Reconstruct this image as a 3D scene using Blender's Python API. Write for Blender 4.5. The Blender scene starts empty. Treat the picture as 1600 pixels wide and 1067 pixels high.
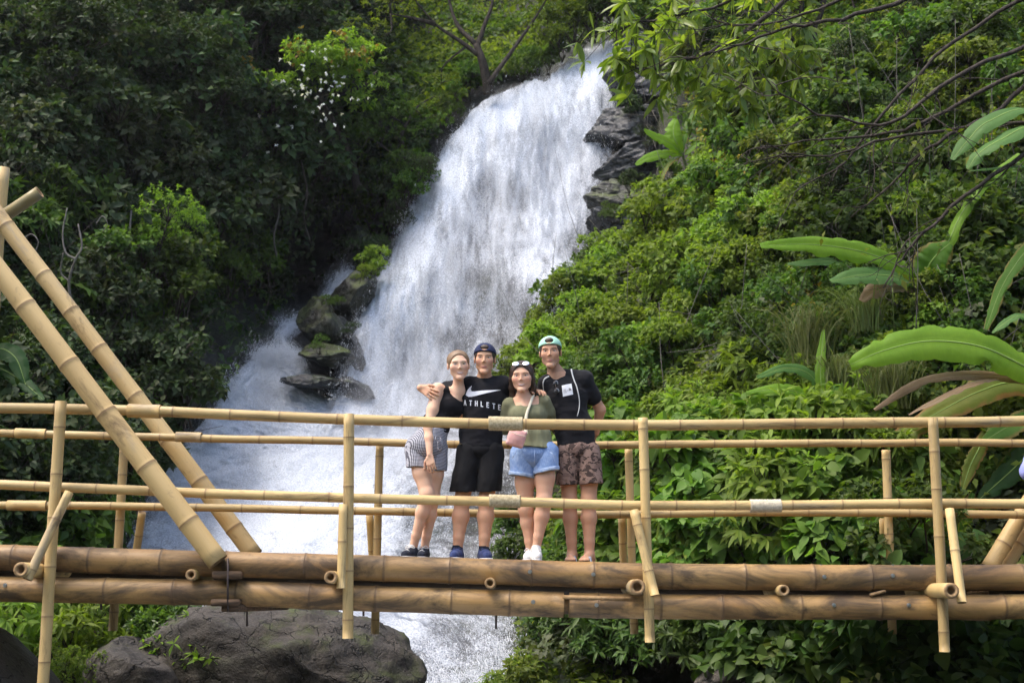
import bpy, bmesh, math, random
import numpy as np
from mathutils import Vector, Matrix

# ------------------------------------------------------------------ camera, world, sun, exposure
SC = bpy.context.scene
COL = SC.collection
FPX = 2000.0                       # focal length in pixels of the 1600 px wide photograph
PITCH = math.atan(394.0 / FPX)
CAM = np.array([0.0, 0.0, 1.6])

cam_d = bpy.data.cameras.new("camera")
cam_d.lens = 36.0 * FPX / 1600.0
cam_d.sensor_width = 36.0
cam_d.clip_start = 0.1
cam_d.clip_end = 600.0
cam_d.dof.use_dof = True
cam_d.dof.focus_distance = 10.2
cam_d.dof.aperture_fstop = 3.4
cam = bpy.data.objects.new("camera", cam_d)
cam.location = CAM
cam.rotation_euler = (math.pi / 2 + PITCH, 0, 0)
COL.objects.link(cam)
SC.camera = cam

TO_SUN = Vector((-0.40, -0.16, 0.90)).normalized()
SUN_EL = math.asin(TO_SUN.z)
SUN_AZ = math.atan2(TO_SUN.x, TO_SUN.y)
world = bpy.data.worlds.new("World")
SC.world = world
world.use_nodes = True
wn = world.node_tree
wn.nodes.clear()
sky = wn.nodes.new("ShaderNodeTexSky")
sky.sky_type = 'NISHITA'
sky.sun_disc = False
sky.sun_elevation = SUN_EL
sky.sun_rotation = SUN_AZ
sky.dust_density = 4.0
sky.air_density = 1.0
sky.ozone_density = 1.0
bg = wn.nodes.new("ShaderNodeBackground")
bg.inputs[1].default_value = 0.15
wo = wn.nodes.new("ShaderNodeOutputWorld")
wn.links.new(sky.outputs[0], bg.inputs[0])
wn.links.new(bg.outputs[0], wo.inputs[0])

sun_d = bpy.data.lights.new("sun", 'SUN')
sun_d.energy = 0.85
sun_d.angle = math.radians(20)
sun_d.color = (1.0, 0.95, 0.86)
sun = bpy.data.objects.new("sun", sun_d)
sun.rotation_euler = TO_SUN.to_track_quat('Z', 'Y').to_euler()
sun.location = (-10, -5, 30)
COL.objects.link(sun)

SC.view_settings.view_transform = 'Standard'
SC.view_settings.look = 'None'
SC.view_settings.gamma = 1.0
SC.view_settings.use_curve_mapping = False
SC.view_settings.exposure = 1.6
SC.render.engine = 'CYCLES'
SC.cycles.use_denoising = True
SC.cycles.max_bounces = 7
SC.cycles.diffuse_bounces = 3
SC.cycles.glossy_bounces = 2
SC.cycles.transmission_bounces = 3
SC.cycles.transparent_max_bounces = 10
SC.cycles.use_adaptive_sampling = True
SC.cycles.adaptive_threshold = 0.02
SC.cycles.caustics_reflective = False
SC.cycles.caustics_refractive = False

random.seed(7)
RNG = np.random.default_rng(11)

# ------------------------------------------------------------------ helpers
def P(px, py, Y):
    """World point at depth Y (metres along +Y from the camera) seen at that photo pixel."""
    px, py, Y = np.broadcast_arrays(np.asarray(px, float), np.asarray(py, float), np.asarray(Y, float))
    a = (px - 800.0) / FPX
    b = (533.5 - py) / FPX
    cp, sp = math.cos(PITCH), math.sin(PITCH)
    d = np.stack([a, cp - b * sp, sp + b * cp], -1)
    return CAM + d * (Y / d[..., 1])[..., None]

def unP(p):
    p = np.asarray(p, float) - CAM
    cp, sp = math.cos(PITCH), math.sin(PITCH)
    dep = p[..., 1] * cp + p[..., 2] * sp
    up = -p[..., 1] * sp + p[..., 2] * cp
    return 800 + FPX * p[..., 0] / dep, 533.5 - FPX * up / dep

_T = np.random.default_rng(3).random(4096)
def vnoise(p, seed=0):
    p = np.asarray(p, float)
    i = np.floor(p).astype(np.int64)
    f = p - i
    f = f * f * (3 - 2 * f)
    def h(dx, dy, dz):
        k = (i[..., 0] + dx) * 73856093 ^ (i[..., 1] + dy) * 19349663 ^ (i[..., 2] + dz) * 83492791 ^ (seed * 2654435)
        return _T[(k ^ (k >> 13)) & 4095]
    fx, fy, fz = f[..., 0], f[..., 1], f[..., 2]
    c = 0
    x00 = h(0,0,0)*(1-fx)+h(1,0,0)*fx; x10 = h(0,1,0)*(1-fx)+h(1,1,0)*fx
    x01 = h(0,0,1)*(1-fx)+h(1,0,1)*fx; x11 = h(0,1,1)*(1-fx)+h(1,1,1)*fx
    return (x00*(1-fy)+x10*fy)*(1-fz)+(x01*(1-fy)+x11*fy)*fz

def fbm(p, oct=4, seed=0, gain=0.5):
    s, a, t = 0, 1.0, 0
    p = np.asarray(p, float)
    for o in range(oct):
        s = s + a * vnoise(p * (2 ** o) + 17.3 * o, seed + o)
        t += a
        a *= gain
    return s / t

def tps(pts, reg=0.0):
    """Thin plate spline through (px, py, value) points."""
    a = np.asarray(pts, float)
    xy, v = a[:, :2] / 500.0, a[:, 2]
    n = len(xy)
    def U(d2):
        return 0.5 * d2 * np.log(np.maximum(d2, 1e-12))
    d2 = ((xy[:, None] - xy[None]) ** 2).sum(-1)
    A = np.zeros((n + 3, n + 3))
    A[:n, :n] = U(d2) + reg * np.eye(n)
    A[:n, n] = 1; A[:n, n+1:] = xy
    A[n, :n] = 1; A[n+1:, :n] = xy.T
    w = np.linalg.solve(A, np.concatenate([v, np.zeros(3)]))
    def f(px, py):
        q = np.stack([np.asarray(px, float).ravel(), np.asarray(py, float).ravel()], -1) / 500.0
        out = np.zeros(len(q))
        for s in range(0, len(q), 20000):
            qq = q[s:s+20000]
            out[s:s+20000] = U(((qq[:, None] - xy[None]) ** 2).sum(-1)) @ w[:n] + w[n] + qq @ w[n+1:]
        return out.reshape(np.shape(px))
    return f

def idw(pts, s=60.0):
    a = np.asarray(pts, float)
    def f(px, py):
        q = np.stack([np.asarray(px, float).ravel(), np.asarray(py, float).ravel()], -1)
        out = np.zeros(len(q))
        for k in range(0, len(q), 20000):
            d2 = ((q[k:k+20000, None] - a[None, :, :2]) ** 2).sum(-1) + s * s * 0.2
            w = 1 / d2 ** 2
            out[k:k+20000] = (w @ a[:, 2]) / w.sum(1)
        return out.reshape(np.shape(px))
    return f

def wloc(o):
    v = np.zeros(3)
    while o is not None:
        v = v + np.array(o.location)
        o = o.parent
    return v

def mk_mesh(name, V, F, mat=None, smooth=True, uv=None, attrs=None, midx=None):
    """V (n,3); F an (m,k) array or a list of index tuples."""
    me = bpy.data.meshes.new(name)
    V = np.asarray(V, np.float32)
    if isinstance(F, np.ndarray):
        m, k = F.shape
        me.vertices.add(len(V)); me.vertices.foreach_set("co", V.ravel())
        me.loops.add(m * k); me.loops.foreach_set("vertex_index", F.astype(np.int32).ravel())
        me.polygons.add(m)
        me.polygons.foreach_set("loop_start", np.arange(0, m * k, k, dtype=np.int32))
        me.update(calc_edges=True)
    else:
        me.from_pydata(V.tolist(), [], [tuple(int(i) for i in f) for f in F])
        me.update()
    n = len(me.polygons)
    if smooth:
        me.polygons.foreach_set("use_smooth", np.ones(n, bool))
    for m_ in (mat if isinstance(mat, (list, tuple)) else [mat]):
        if m_ is not None:
            me.materials.append(m_)
    if midx is not None:
        me.polygons.foreach_set("material_index", np.asarray(midx, np.int32))
    if uv is not None:
        lay = me.uv_layers.new(name="uv")
        li = np.zeros(len(me.loops), np.int32); me.loops.foreach_get("vertex_index", li)
        lay.data.foreach_set("uv", np.asarray(uv, np.float32)[li].ravel())
    for k_, v_ in (attrs or {}).items():
        v_ = np.asarray(v_, np.float32)
        if v_.ndim == 1:
            at = me.attributes.new(k_, 'FLOAT', 'POINT'); at.data.foreach_set("value", v_)
        else:
            at = me.attributes.new(k_, 'FLOAT_COLOR', 'POINT')
            at.data.foreach_set("color", np.concatenate([v_, np.ones((len(v_), 1), np.float32)], 1).ravel())
    me.validate()
    return me

def mk(name, V, F, mat=None, parent=None, **kw):
    """One mesh object; V in world coordinates."""
    V = np.asarray(V, float)
    if parent is not None:
        V = V - wloc(parent)
        o = bpy.data.objects.new(name, mk_mesh(name, V, F, mat, **kw))
        o.parent = parent
    else:
        c = V.mean(0); c[2] = V[:, 2].min()
        o = bpy.data.objects.new(name, mk_mesh(name, V - c, F, mat, **kw))
        o.location = c
    COL.objects.link(o)
    return o

def tag(o, label=None, cat=None, group=None, kind=None):
    if label: o["label"] = label
    if cat: o["category"] = cat
    if group: o["group"] = group
    if kind: o["kind"] = kind
    return o

def thing(name, loc, label, cat, group=None):
    o = bpy.data.objects.new(name, None)
    o.location = [float(v) for v in loc]
    o.empty_display_size = 0.2
    COL.objects.link(o)
    return tag(o, label, cat, group)

class MB:
    """Collects pieces into one mesh (used for one thing or one part only)."""
    def __init__(s): s.V, s.F, s.n = [], [], 0
    def add(s, V, F):
        V = np.asarray(V, float)
        s.V.append(V); s.F += [tuple(int(i) + s.n for i in f) for f in F]; s.n += len(V)
        return s
    def build(s, name, mat, parent=None, **kw):
        return mk(name, np.concatenate(s.V), s.F, mat, parent, **kw)

def box(c, sx, sy, sz, R=None, bev=0.0):
    """A box; bev > 0 chamfers every corner."""
    V = []
    if bev <= 0:
        V = np.array([[x, y, z] for x in (-1, 1) for y in (-1, 1) for z in (-1, 1)], float) * [sx/2, sy/2, sz/2]
        F = [(0,1,3,2),(4,6,7,5),(0,4,5,1),(2,3,7,6),(0,2,6,4),(1,5,7,3)]
    else:
        bm = bmesh.new()
        bmesh.ops.create_cube(bm, size=1)
        bmesh.ops.scale(bm, vec=(sx, sy, sz), verts=bm.verts)
        bmesh.ops.bevel(bm, geom=bm.edges[:], offset=bev, segments=2, affect='EDGES')
        bm.verts.index_update()
        V = np.array([v.co[:] for v in bm.verts]); F = [tuple(v.index for v in f.verts) for f in bm.faces]
        bm.free()
    if R is not None:
        V = V @ np.asarray(R, float).T
    return V + np.asarray(c, float), F

def frames(pts):
    pts = np.asarray(pts, float)
    T = np.gradient(pts, axis=0)
    T /= np.linalg.norm(T, axis=1)[:, None] + 1e-12
    ref = np.array([0, 0, 1.0]) if abs(T[0][2]) < 0.85 else np.array([1.0, 0, 0])
    N = np.zeros_like(pts); B = np.zeros_like(pts)
    u = ref - T[0] * (ref @ T[0])
    for i in range(len(pts)):
        u = u - T[i] * (u @ T[i]); u /= np.linalg.norm(u) + 1e-12
        N[i] = u; B[i] = np.cross(T[i], u)
    return T, N, B

def tube(pts, rad, seg=8, cap=True):
    pts = np.asarray(pts, float)
    rad = np.broadcast_to(np.asarray(rad, float), (len(pts),))
    T, N, B = frames(pts)
    a = np.linspace(0, 2 * math.pi, seg, endpoint=False)
    V = pts[:, None] + rad[:, None, None] * (np.cos(a)[None, :, None] * N[:, None] + np.sin(a)[None, :, None] * B[:, None])
    n = len(pts)
    F = []
    for i in range(n - 1):
        for j in range(seg):
            k = (j + 1) % seg
            F.append((i*seg+j, i*seg+k, (i+1)*seg+k, (i+1)*seg+j))
    V = V.reshape(-1, 3)
    if cap:
        F.append(tuple(range(seg))[::-1]); F.append(tuple(range((n-1)*seg, n*seg)))
    return V, F

def smooth_path(pts, n):
    """Catmull-Rom through pts, n samples."""
    p = np.asarray(pts, float)
    p = np.concatenate([[2*p[0]-p[1]], p, [2*p[-1]-p[-2]]])
    t = np.linspace(0, len(p) - 3 - 1e-9, n)
    i = t.astype(int); f = (t - i)[:, None]
    a, b, c, d = p[i], p[i+1], p[i+2], p[i+3]
    return 0.5*((2*b)+(-a+c)*f+(2*a-5*b+4*c-d)*f**2+(-a+3*b-3*c+d)*f**3)

# ------------------------------------------------------------------ materials
class NT:
    def __init__(s, name):
        s.m = bpy.data.materials.new(name); s.m.use_nodes = True
        s.t = s.m.node_tree; s.t.nodes.clear()
        s.out = s.n("ShaderNodeOutputMaterial")
    def n(s, typ, **kw):
        nd = s.t.nodes.new(typ)
        for k, v in kw.items():
            if k.startswith('i_'):
                nd.inputs[k[2:].replace('_', ' ')].default_value = v
            else:
                setattr(nd, k, v)
        return nd
    def l(s, a, b): s.t.links.new(a, b)
    def coord(s, which='Object', scale=(1, 1, 1), rot=(0, 0, 0)):
        c = s.n("ShaderNodeTexCoord"); mp = s.n("ShaderNodeMapping")
        mp.inputs['Scale'].default_value = scale; mp.inputs['Rotation'].default_value = rot
        s.l(c.outputs[which], mp.inputs[0]); return mp.outputs[0]
    def noise(s, vec, scale=5, detail=4, rough=0.55, dist=0.0):
        nd = s.n("ShaderNodeTexNoise"); nd.inputs['Scale'].default_value = scale
        nd.inputs['Detail'].default_value = detail; nd.inputs['Roughness'].default_value = rough
        nd.inputs['Distortion'].default_value = dist
        if vec is not None: s.l(vec, nd.inputs['Vector'])
        return nd.outputs['Fac']
    def ramp(s, fac, stops, interp='LINEAR'):
        r = s.n("ShaderNodeValToRGB"); e = r.color_ramp.elements; r.color_ramp.interpolation = interp
        while len(e) < len(stops): e.new(0.5)
        for el, (p_, c_) in zip(e, stops):
            el.position = p_; el.color = (c_, c_, c_, 1) if isinstance(c_, (int, float)) else (*c_, 1)
        if fac is not None: s.l(fac, r.inputs[0])
        return r.outputs[0]
    def mix(s, fac, a, b, mode='MIX'):
        m = s.n("ShaderNodeMix"); m.data_type = 'RGBA'; m.blend_type = mode
        for sock, v in ((m.inputs[0], fac), (m.inputs[6], a), (m.inputs[7], b)):
            if isinstance(v, (int, float)): sock.default_value = v
            elif isinstance(v, tuple): sock.default_value = (*v, 1)
            else: s.l(v, sock)
        return m.outputs[2]
    def math(s, op, a, b=None, clamp=False):
        m = s.n("ShaderNodeMath"); m.operation = op; m.use_clamp = clamp
        for sock, v in ((m.inputs[0], a), (m.inputs[1], b)):
            if v is None: continue
            if isinstance(v, (int, float)): sock.default_value = v
            else: s.l(v, sock)
        return m.outputs[0]
    def attr(s, name, out='Fac'):
        a = s.n("ShaderNodeAttribute"); a.attribute_name = name; return a.outputs[out]
    def bump(s, h, strength=0.3, dist=0.02):
        b = s.n("ShaderNodeBump"); b.inputs['Strength'].default_value = strength; b.inputs['Distance'].default_value = dist
        s.l(h, b.inputs['Height']); return b.outputs[0]
    def bsdf(s, color, rough=0.6, spec=0.4, normal=None, alpha=None, **kw):
        p = s.n("ShaderNodeBsdfPrincipled")
        for key, v in (('Base Color', color), ('Roughness', rough), ('Specular IOR Level', spec), ('Normal', normal), ('Alpha', alpha)):
            if v is None: continue
            if isinstance(v, (int, float)): p.inputs[key].default_value = v
            elif isinstance(v, tuple): p.inputs[key].default_value = (*v, 1)
            else: s.l(v, p.inputs[key])
        for k, v in kw.items():
            p.inputs[k.replace('_', ' ')].default_value = v
        s.l(p.outputs[0], s.out.inputs[0]); return p

def leaf_mat(name, cols, transl=0.35, rough=0.55, spec=0.22, back=1.25):
    """cols: ramp of leaf colours picked at random for every leaf."""
    t = NT(name)
    g = t.n("ShaderNodeNewGeometry")
    oi = t.n("ShaderNodeObjectInfo")
    c = t.ramp(g.outputs['Random Per Island'], [(i / max(1, len(cols) - 1), k) for i, k in enumerate(cols)])
    hsv = t.n("ShaderNodeHueSaturation")
    vv = t.math('MULTIPLY_ADD', oi.outputs['Random'], 0.5); t.t.nodes[-1].inputs[2].default_value = 0.75
    t.l(vv, hsv.inputs['Value'])
    hh = t.math('MULTIPLY_ADD', oi.outputs['Random'], 0.03); t.t.nodes[-1].inputs[2].default_value = 0.485
    t.l(hh, hsv.inputs['Hue'])
    t.l(c, hsv.inputs['Color'])
    c = hsv.outputs[0]
    p = t.bsdf(c, rough, spec)
    tr = t.n("ShaderNodeBsdfTranslucent")
    tc = t.mix(1.0, c, (1.15 * back, 1.25 * back, 0.55 * back), 'MULTIPLY')
    t.l(tc, tr.inputs[0])
    ms = t.n("ShaderNodeMixShader"); ms.inputs[0].default_value = transl
    t.l(p.outputs[0], ms.inputs[1]); t.l(tr.outputs[0], ms.inputs[2]); t.l(ms.outputs[0], t.out.inputs[0])
    return t.m

def rock_mat(name, base, dark, moss=None, moss_amt=0.5, rough=0.75, scale=1.0, strata=False):
    t = NT(name)
    v = t.coord('Object')
    n1 = t.noise(v, 1.6 * scale, 6, 0.6); n2 = t.noise(v, 11 * scale, 5, 0.65); n3 = t.noise(v, 40 * scale, 3, 0.6)
    c = t.ramp(n1, [(0.3, dark), (0.62, base)])
    c = t.mix(t.ramp(n2, [(0.35, 0.65), (0.6, 0.0)]), c, tuple(x * 0.35 for x in base))
    c = t.mix(t.ramp(n3, [(0.55, 0.0), (0.75, 0.45)]), c, tuple(min(1, x * 1.9) for x in base))
    if moss:
        g = t.n("ShaderNodeNewGeometry"); sx = t.n("ShaderNodeSeparateXYZ"); t.l(g.outputs['Normal'], sx.inputs[0])
        up = t.ramp(sx.outputs[2], [(0.2, 0.15), (0.8, 1.0)])
        mm = t.ramp(t.noise(v, 2.3 * scale, 5, 0.65), [(0.62 - 0.25 * moss_amt, 0.0), (0.74 - 0.2 * moss_amt, 1.0)])
        c = t.mix(t.math('MULTIPLY', up, mm), c, t.mix(n2, moss, tuple(x * 0.4 for x in moss)))
    vo = t.n("ShaderNodeTexVoronoi"); vo.feature = 'DISTANCE_TO_EDGE'; vo.inputs['Scale'].default_value = 1.9 * scale
    wv = t.n("ShaderNodeVectorMath"); wv.operation = 'ADD'; nz = t.n("ShaderNodeTexNoise"); nz.inputs['Scale'].default_value = 2.2; nz.inputs['Detail'].default_value = 5; t.l(v, nz.inputs['Vector'])
    t.l(v, wv.inputs[0]); t.l(nz.outputs['Color'], wv.inputs[1]); t.l(wv.outputs[0], vo.inputs['Vector'])
    crack = t.ramp(vo.outputs['Distance'], [(0.0, 1.0), (0.022, 0.0)])
    c = t.mix(t.math('MULTIPLY', crack, .75), c, tuple(x * .25 for x in dark))
    h = t.math('SUBTRACT', t.math('ADD', t.math('MULTIPLY', n2, 0.7), t.math('MULTIPLY', n3, 0.35)), t.math('MULTIPLY', crack, .8))
    r = t.ramp(n1, [(0.3, max(0.05, rough - 0.25)), (0.7, rough)])
    t.bsdf(c, r, 0.4, t.bump(h, 0.8, 0.05))
    return t.m
# ------------------------------------------------------------------ the gorge: cliffs and slopes
DEPTH_PTS = [
 (960,65,29),(880,100,28.8),(780,150,28.2),(700,260,27),(640,380,26),(590,480,25),(560,580,24.2),(900,250,27.5),(920,380,26),(780,350,26),
 (700,500,24.7),(800,520,24.2),(700,630,23.5),(560,640,23),(540,430,26),(450,510,24.5),(400,560,23.2),(470,560,23.4),(350,620,22),(480,640,22.3),
 (300,690,20.8),(450,720,20.5),(600,720,21),(700,720,21.3),(250,780,19.3),(450,800,18.8),(650,800,19.2),(760,800,19.5),(200,860,18.2),(600,900,17),
 (700,1000,15.5),(800,1000,15.2),(600,1067,14.5),(750,1100,14),
 (870,420,22.8),(840,480,22.2),(810,560,21.6),(840,700,19),(850,850,16.5),(900,950,15),(950,480,20.2),(1000,380,22),(960,330,24.5),(1000,230,26),
 (1000,120,27.5),(1050,60,27),(1040,280,24),(1100,200,23),(1100,400,19.5),(1100,550,17),(1000,650,16.8),(1100,750,15),(1000,850,15),(1000,1000,14.5),
 (1200,900,13.5),(1300,700,14),(1300,500,15),(1300,300,17),(1300,100,19.5),(1500,50,18),(1600,200,16),(1500,400,14.8),(1500,600,13.6),(1600,750,12.9),
 (1500,900,12.6),(1300,1000,13),(1600,1050,12.2),
 (0,0,24),(150,100,24),(300,60,26),(450,40,28),(600,60,31),(700,60,32),(800,30,33),(900,30,32),(450,200,26.2),(550,250,28),(480,330,28.6),(505,385,32),(540,370,31.5),(470,420,30.5),(450,330,27.2),(560,300,28),(400,450,26),
 (300,350,23.5),(150,300,22),(0,300,20),(0,500,18.5),(150,500,19.5),(280,550,20.8),(330,600,21),(150,700,17.8),(0,700,16.5),(200,800,17.3),(100,880,15.5),
 (0,900,14.5),(100,1000,13),(0,1060,12.3),(300,1000,13.8),(450,1000,14),
 (-500,0,22),(-500,500,16),(-500,1000,11),(-200,-300,27),(300,-350,31),(800,-350,38),(1200,-350,27),(2000,-300,17),(2100,300,12.5),(2100,700,10.8),
 (2100,1200,10.2),(800,1300,11),(-400,1300,10.2),(1500,1300,10.5)]
_D = tps(DEPTH_PTS, 0.002)
def D(px, py):
    return np.clip(_D(px, py), 9.9, 40)

WATER_AXIS = [(960,70),(860,130),(780,240),(740,400),(700,520),(680,630),(600,720),(450,640),(430,560),(540,440),(400,760),(640,860),(680,1000),(740,460),(850,330)]
def near_water(px, py):
    d = np.full(np.shape(px), 1e9)
    for a, b in WATER_AXIS:
        d = np.minimum(d, np.hypot(px - a, (py - b) * 0.8))
    return np.clip(1 - (d - 90) / 130, 0, 1)

def surf(px, py, off=0.0):
    """Point on the gorge surface seen at a pixel, moved OFF metres towards the viewer's side."""
    return P(px, py, D(px, py) - off)

def cliff_mesh():
    xs = np.concatenate([np.arange(-500, -20, 24), np.arange(-20, 1621, 7), np.arange(1640, 2101, 24)])
    ys = np.concatenate([np.arange(-450, -20, 24), np.arange(-20, 1088, 7), np.arange(1100, 1301, 20)])
    gx, gy = np.meshgrid(xs, ys)
    dep = D(gx, gy)
    p = P(gx, gy, dep)
    wet = near_water(gx, gy)
    n = fbm(p * [0.5, 0.5, 0.8], 5, 4) - 0.5
    led = np.abs(fbm(p * [0.35, 0.35, 1.3], 4, 9) - 0.5)
    rel = n * 1.5 + (0.25 - led) * 1.2
    rel *= np.where(wet > 0.3, 0.75, 1.0)
    dep2 = dep + 0.35 + rel * 0.9
    p = P(gx, gy, dep2)
    ny, nx = gx.shape
    i = np.arange(ny * nx).reshape(ny, nx)
    F = np.stack([i[:-1, :-1], i[1:, :-1], i[1:, 1:], i[:-1, 1:]], -1).reshape(-1, 4)
    return p.reshape(-1, 3), F, wet.ravel()

t = NT("cliff_earth")
v = t.coord('Object')
n1 = t.noise(v, 0.7, 6, 0.6); n2 = t.noise(v, 5, 6, 0.65); n3 = t.noise(v, 26, 4, 0.6)
earth = t.ramp(n1, [(0.3, (0.020, 0.016, 0.011)), (0.55, (0.050, 0.038, 0.024)), (0.75, (0.075, 0.062, 0.045))])
earth = t.mix(t.ramp(n2, [(0.45, 0.0), (0.65, 0.8)]), earth, (0.022, 0.034, 0.012))
rockc = t.ramp(n2, [(0.3, (0.012, 0.012, 0.012)), (0.55, (0.034, 0.034, 0.033)), (0.75, (0.065, 0.065, 0.06))])
rockc = t.mix(t.ramp(n1, [(0.5, 0.0), (0.66, 0.8)]), rockc, (0.040, 0.060, 0.014))
wet = t.attr("wet")
c = t.mix(wet, earth, rockc)
r = t.math('SUBTRACT', 0.85, t.math('MULTIPLY', wet, 0.5))
t.bsdf(c, r, 0.4, t.bump(t.math('ADD', n2, t.math('MULTIPLY', n3, 0.4)), 0.9, 0.12))
CLIFF_MAT = t.m
_V, _F, _w = cliff_mesh()
cliff = mk("cliff", _V, _F, CLIFF_MAT, attrs={"wet": _w})
tag(cliff, "steep earth and rock sides of the gorge behind the plants and water", kind="structure")

# valley floor around and behind the viewer, far below the bridge deck
def ground_mesh():
    xs = np.concatenate([[-250, -120, -60, -30], np.arange(-20, 21, 1.0), [30, 60, 120, 250]])
    ys = np.concatenate([[-250, -120, -60, -30, -18, -10], np.arange(-6, 16, 1.0), [20, 30, 60, 120, 250]])
    gx, gy = np.meshgrid(xs, ys)
    z = -0.9 + (fbm(np.stack([gx * .5, gy * .5, gx * 0], -1), 4, 21) - .5) * 0.9
    z = np.where(gy < 7, z + np.clip((7 - gy) / 6, 0, 1) * 0.8, z)
    p = np.stack([gx, gy, z], -1); ny, nx = gx.shape
    i = np.arange(ny * nx).reshape(ny, nx)
    return p.reshape(-1, 3), np.stack([i[:-1, :-1], i[:-1, 1:], i[1:, 1:], i[1:, :-1]], -1).reshape(-1, 4)
def added_hill_mesh():  # unseen hill added behind the viewer to cut sky light from the front
    gx, gy = np.meshgrid(np.linspace(-60, 60, 90), np.linspace(-9, -60, 50))
    z = -0.6 + np.clip((-gy - 9) / 22, 0, 1) ** .8 * 17 + (fbm(np.stack([gx * .3, gy * .3, gx * 0], -1), 5, 33) - .5) * 5 * np.clip((-gy - 9) / 6, 0, 1)
    p = np.stack([gx, gy, z], -1); ny, nx = gx.shape; i = np.arange(ny * nx).reshape(ny, nx)
    return p.reshape(-1, 3), np.stack([i[:-1, :-1], i[1:, :-1], i[1:, 1:], i[:-1, 1:]], -1).reshape(-1, 4)
_V, _F = added_hill_mesh()
t = NT("added_hill_green"); v = t.coord('Object'); t.bsdf(t.ramp(t.noise(v, .8, 6, .65), [(.3, (.012, .022, .008)), (.7, (.05, .085, .02))]), .9, .2, t.bump(t.noise(v, 1.5, 5), 1, .5))
tag(mk("sky_block_hill", _V, _F, t.m), "unseen wooded hill added behind the viewer to block low sky light", kind="structure")
_V, _F = ground_mesh()
tag(mk("ground", _V, _F, CLIFF_MAT, attrs={"wet": np.full(len(_V), .1)}), "dark earth and stones along the stream bed", kind="structure")

# ------------------------------------------------------------------ rocks
ROCK_GREY = rock_mat("grey_rock", (0.20, 0.19, 0.175), (0.085, 0.08, 0.072), (0.07, 0.085, 0.02), 0.45, 0.8)
ROCK_BOULDER = rock_mat("boulder_rock", (0.078, 0.066, 0.053), (0.018, 0.016, 0.014), (0.07, 0.085, 0.02), 0.5, 0.85, 1.3)
ROCK_BROWN = rock_mat("brown_rock", (0.10, 0.085, 0.07), (0.03, 0.026, 0.022), (0.075, 0.085, 0.02), 0.35, 0.85)
ROCK_WET = rock_mat("wet_rock", (0.060, 0.062, 0.066), (0.018, 0.019, 0.020), (0.05, 0.075, 0.015), 0.35, 0.4)
ROCK_MOSS = rock_mat("mossy_rock", (0.036, 0.035, 0.03), (0.012, 0.012, 0.011), (0.085, 0.115, 0.018), 0.9, 0.6)
ROCK_BLACK = rock_mat("black_rock", (0.035, 0.036, 0.036), (0.012, 0.012, 0.012), (0.05, 0.075, 0.02), 0.5, 0.45)
ROCK_SLAB = rock_mat("slab_rock", (0.17, 0.168, 0.18), (0.06, 0.06, 0.065), (0.06, 0.075, 0.02), 0.35, 0.5)

def rock_shape(size, seed, sub=5, cuts=7, rough=0.16, layers=0.0):
    rng = np.random.default_rng(seed)
    bm = bmesh.new(); bmesh.ops.create_icosphere(bm, subdivisions=sub, radius=1)
    V = np.array([v.co[:] for v in bm.verts]); F = np.array([[v.index for v in f.verts] for f in bm.faces]); bm.free()
    for _ in range(cuts):                                  # broken faces
        d = rng.normal(size=3); d /= np.linalg.norm(d); h = rng.uniform(0.55, 0.85)
        s = V @ d
        V = V - np.outer(np.maximum(s - h, 0) * 0.92, d)
    r = 1 + (fbm(V * 1.3 + seed, 5, seed) - 0.5) * rough * 2 + (fbm(V * 5 + seed, 3, seed + 3) - .5) * rough * 0.7 + ((fbm(V * 13 + seed, 3, seed + 5) - .5) * rough * .3 if sub > 4 else 0)
    V = V * r[:, None]
    if layers:
        zz = V[:, 2] * 5 + fbm(V * 1.2, 3, seed + 7) * 2
        V[:, :2] *= (1 + layers * (np.abs((zz % 1) - 0.5) * 2 - 0.5))[:, None]
    return V * np.asarray(size), F

def rock(name, px, py, Y, size, seed, mat, label, rot=(0, 0, 0), group=None, **kw):
    V, F = rock_shape(size, seed, **kw)
    R = np.array(Matrix.Rotation(rot[2], 3, 'Z') @ Matrix.Rotation(rot[1], 3, 'Y') @ Matrix.Rotation(rot[0], 3, 'X'))
    V = V @ R.T + P(px, py, Y)
    return tag(mk(name, V, F, mat), label, "rock", group)

rock("boulder", 440, 1108, 12.4, (1.46, 0.98, 1.02), 5, ROCK_BOULDER, "large grey boulder with moss patches below the middle of the bridge", (0, 0.10, 0.2), sub=6, cuts=10, rough=.17)
rock("boulder", 208, 1075, 11.9, (0.50, 0.5, 0.50), 9, ROCK_BROWN, "small pitted dark boulder with yellow moss among the lance leaved plants", (0, 0, 1.2), cuts=8)
rock("boulder", -10, 1095, 10.6, (0.75, 0.6, 0.58), 14, ROCK_BROWN, "smooth brown boulder cut off by the lower left corner", (0, 0.5, 0.4), cuts=5, rough=.08)
rock("boulder", 245, 975, 13.7, (0.58, 0.5, 0.30), 23, ROCK_GREY, "pale grey rock just under the beams behind the large boulder", (0, 0, .5))
rock("boulder", 1130, 1075, 12.6, (0.32, 0.4, 0.5), 31, ROCK_BROWN, "leaning brown stone in the dark hollow under the right side of the bridge", (0, .5, .5))
rock("boulder", 1330, 1075, 12.2, (0.38, 0.4, 0.45), 33, ROCK_WET, "dark stone behind broad leaves under the right end of the bridge", (0, .2, .9))
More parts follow.
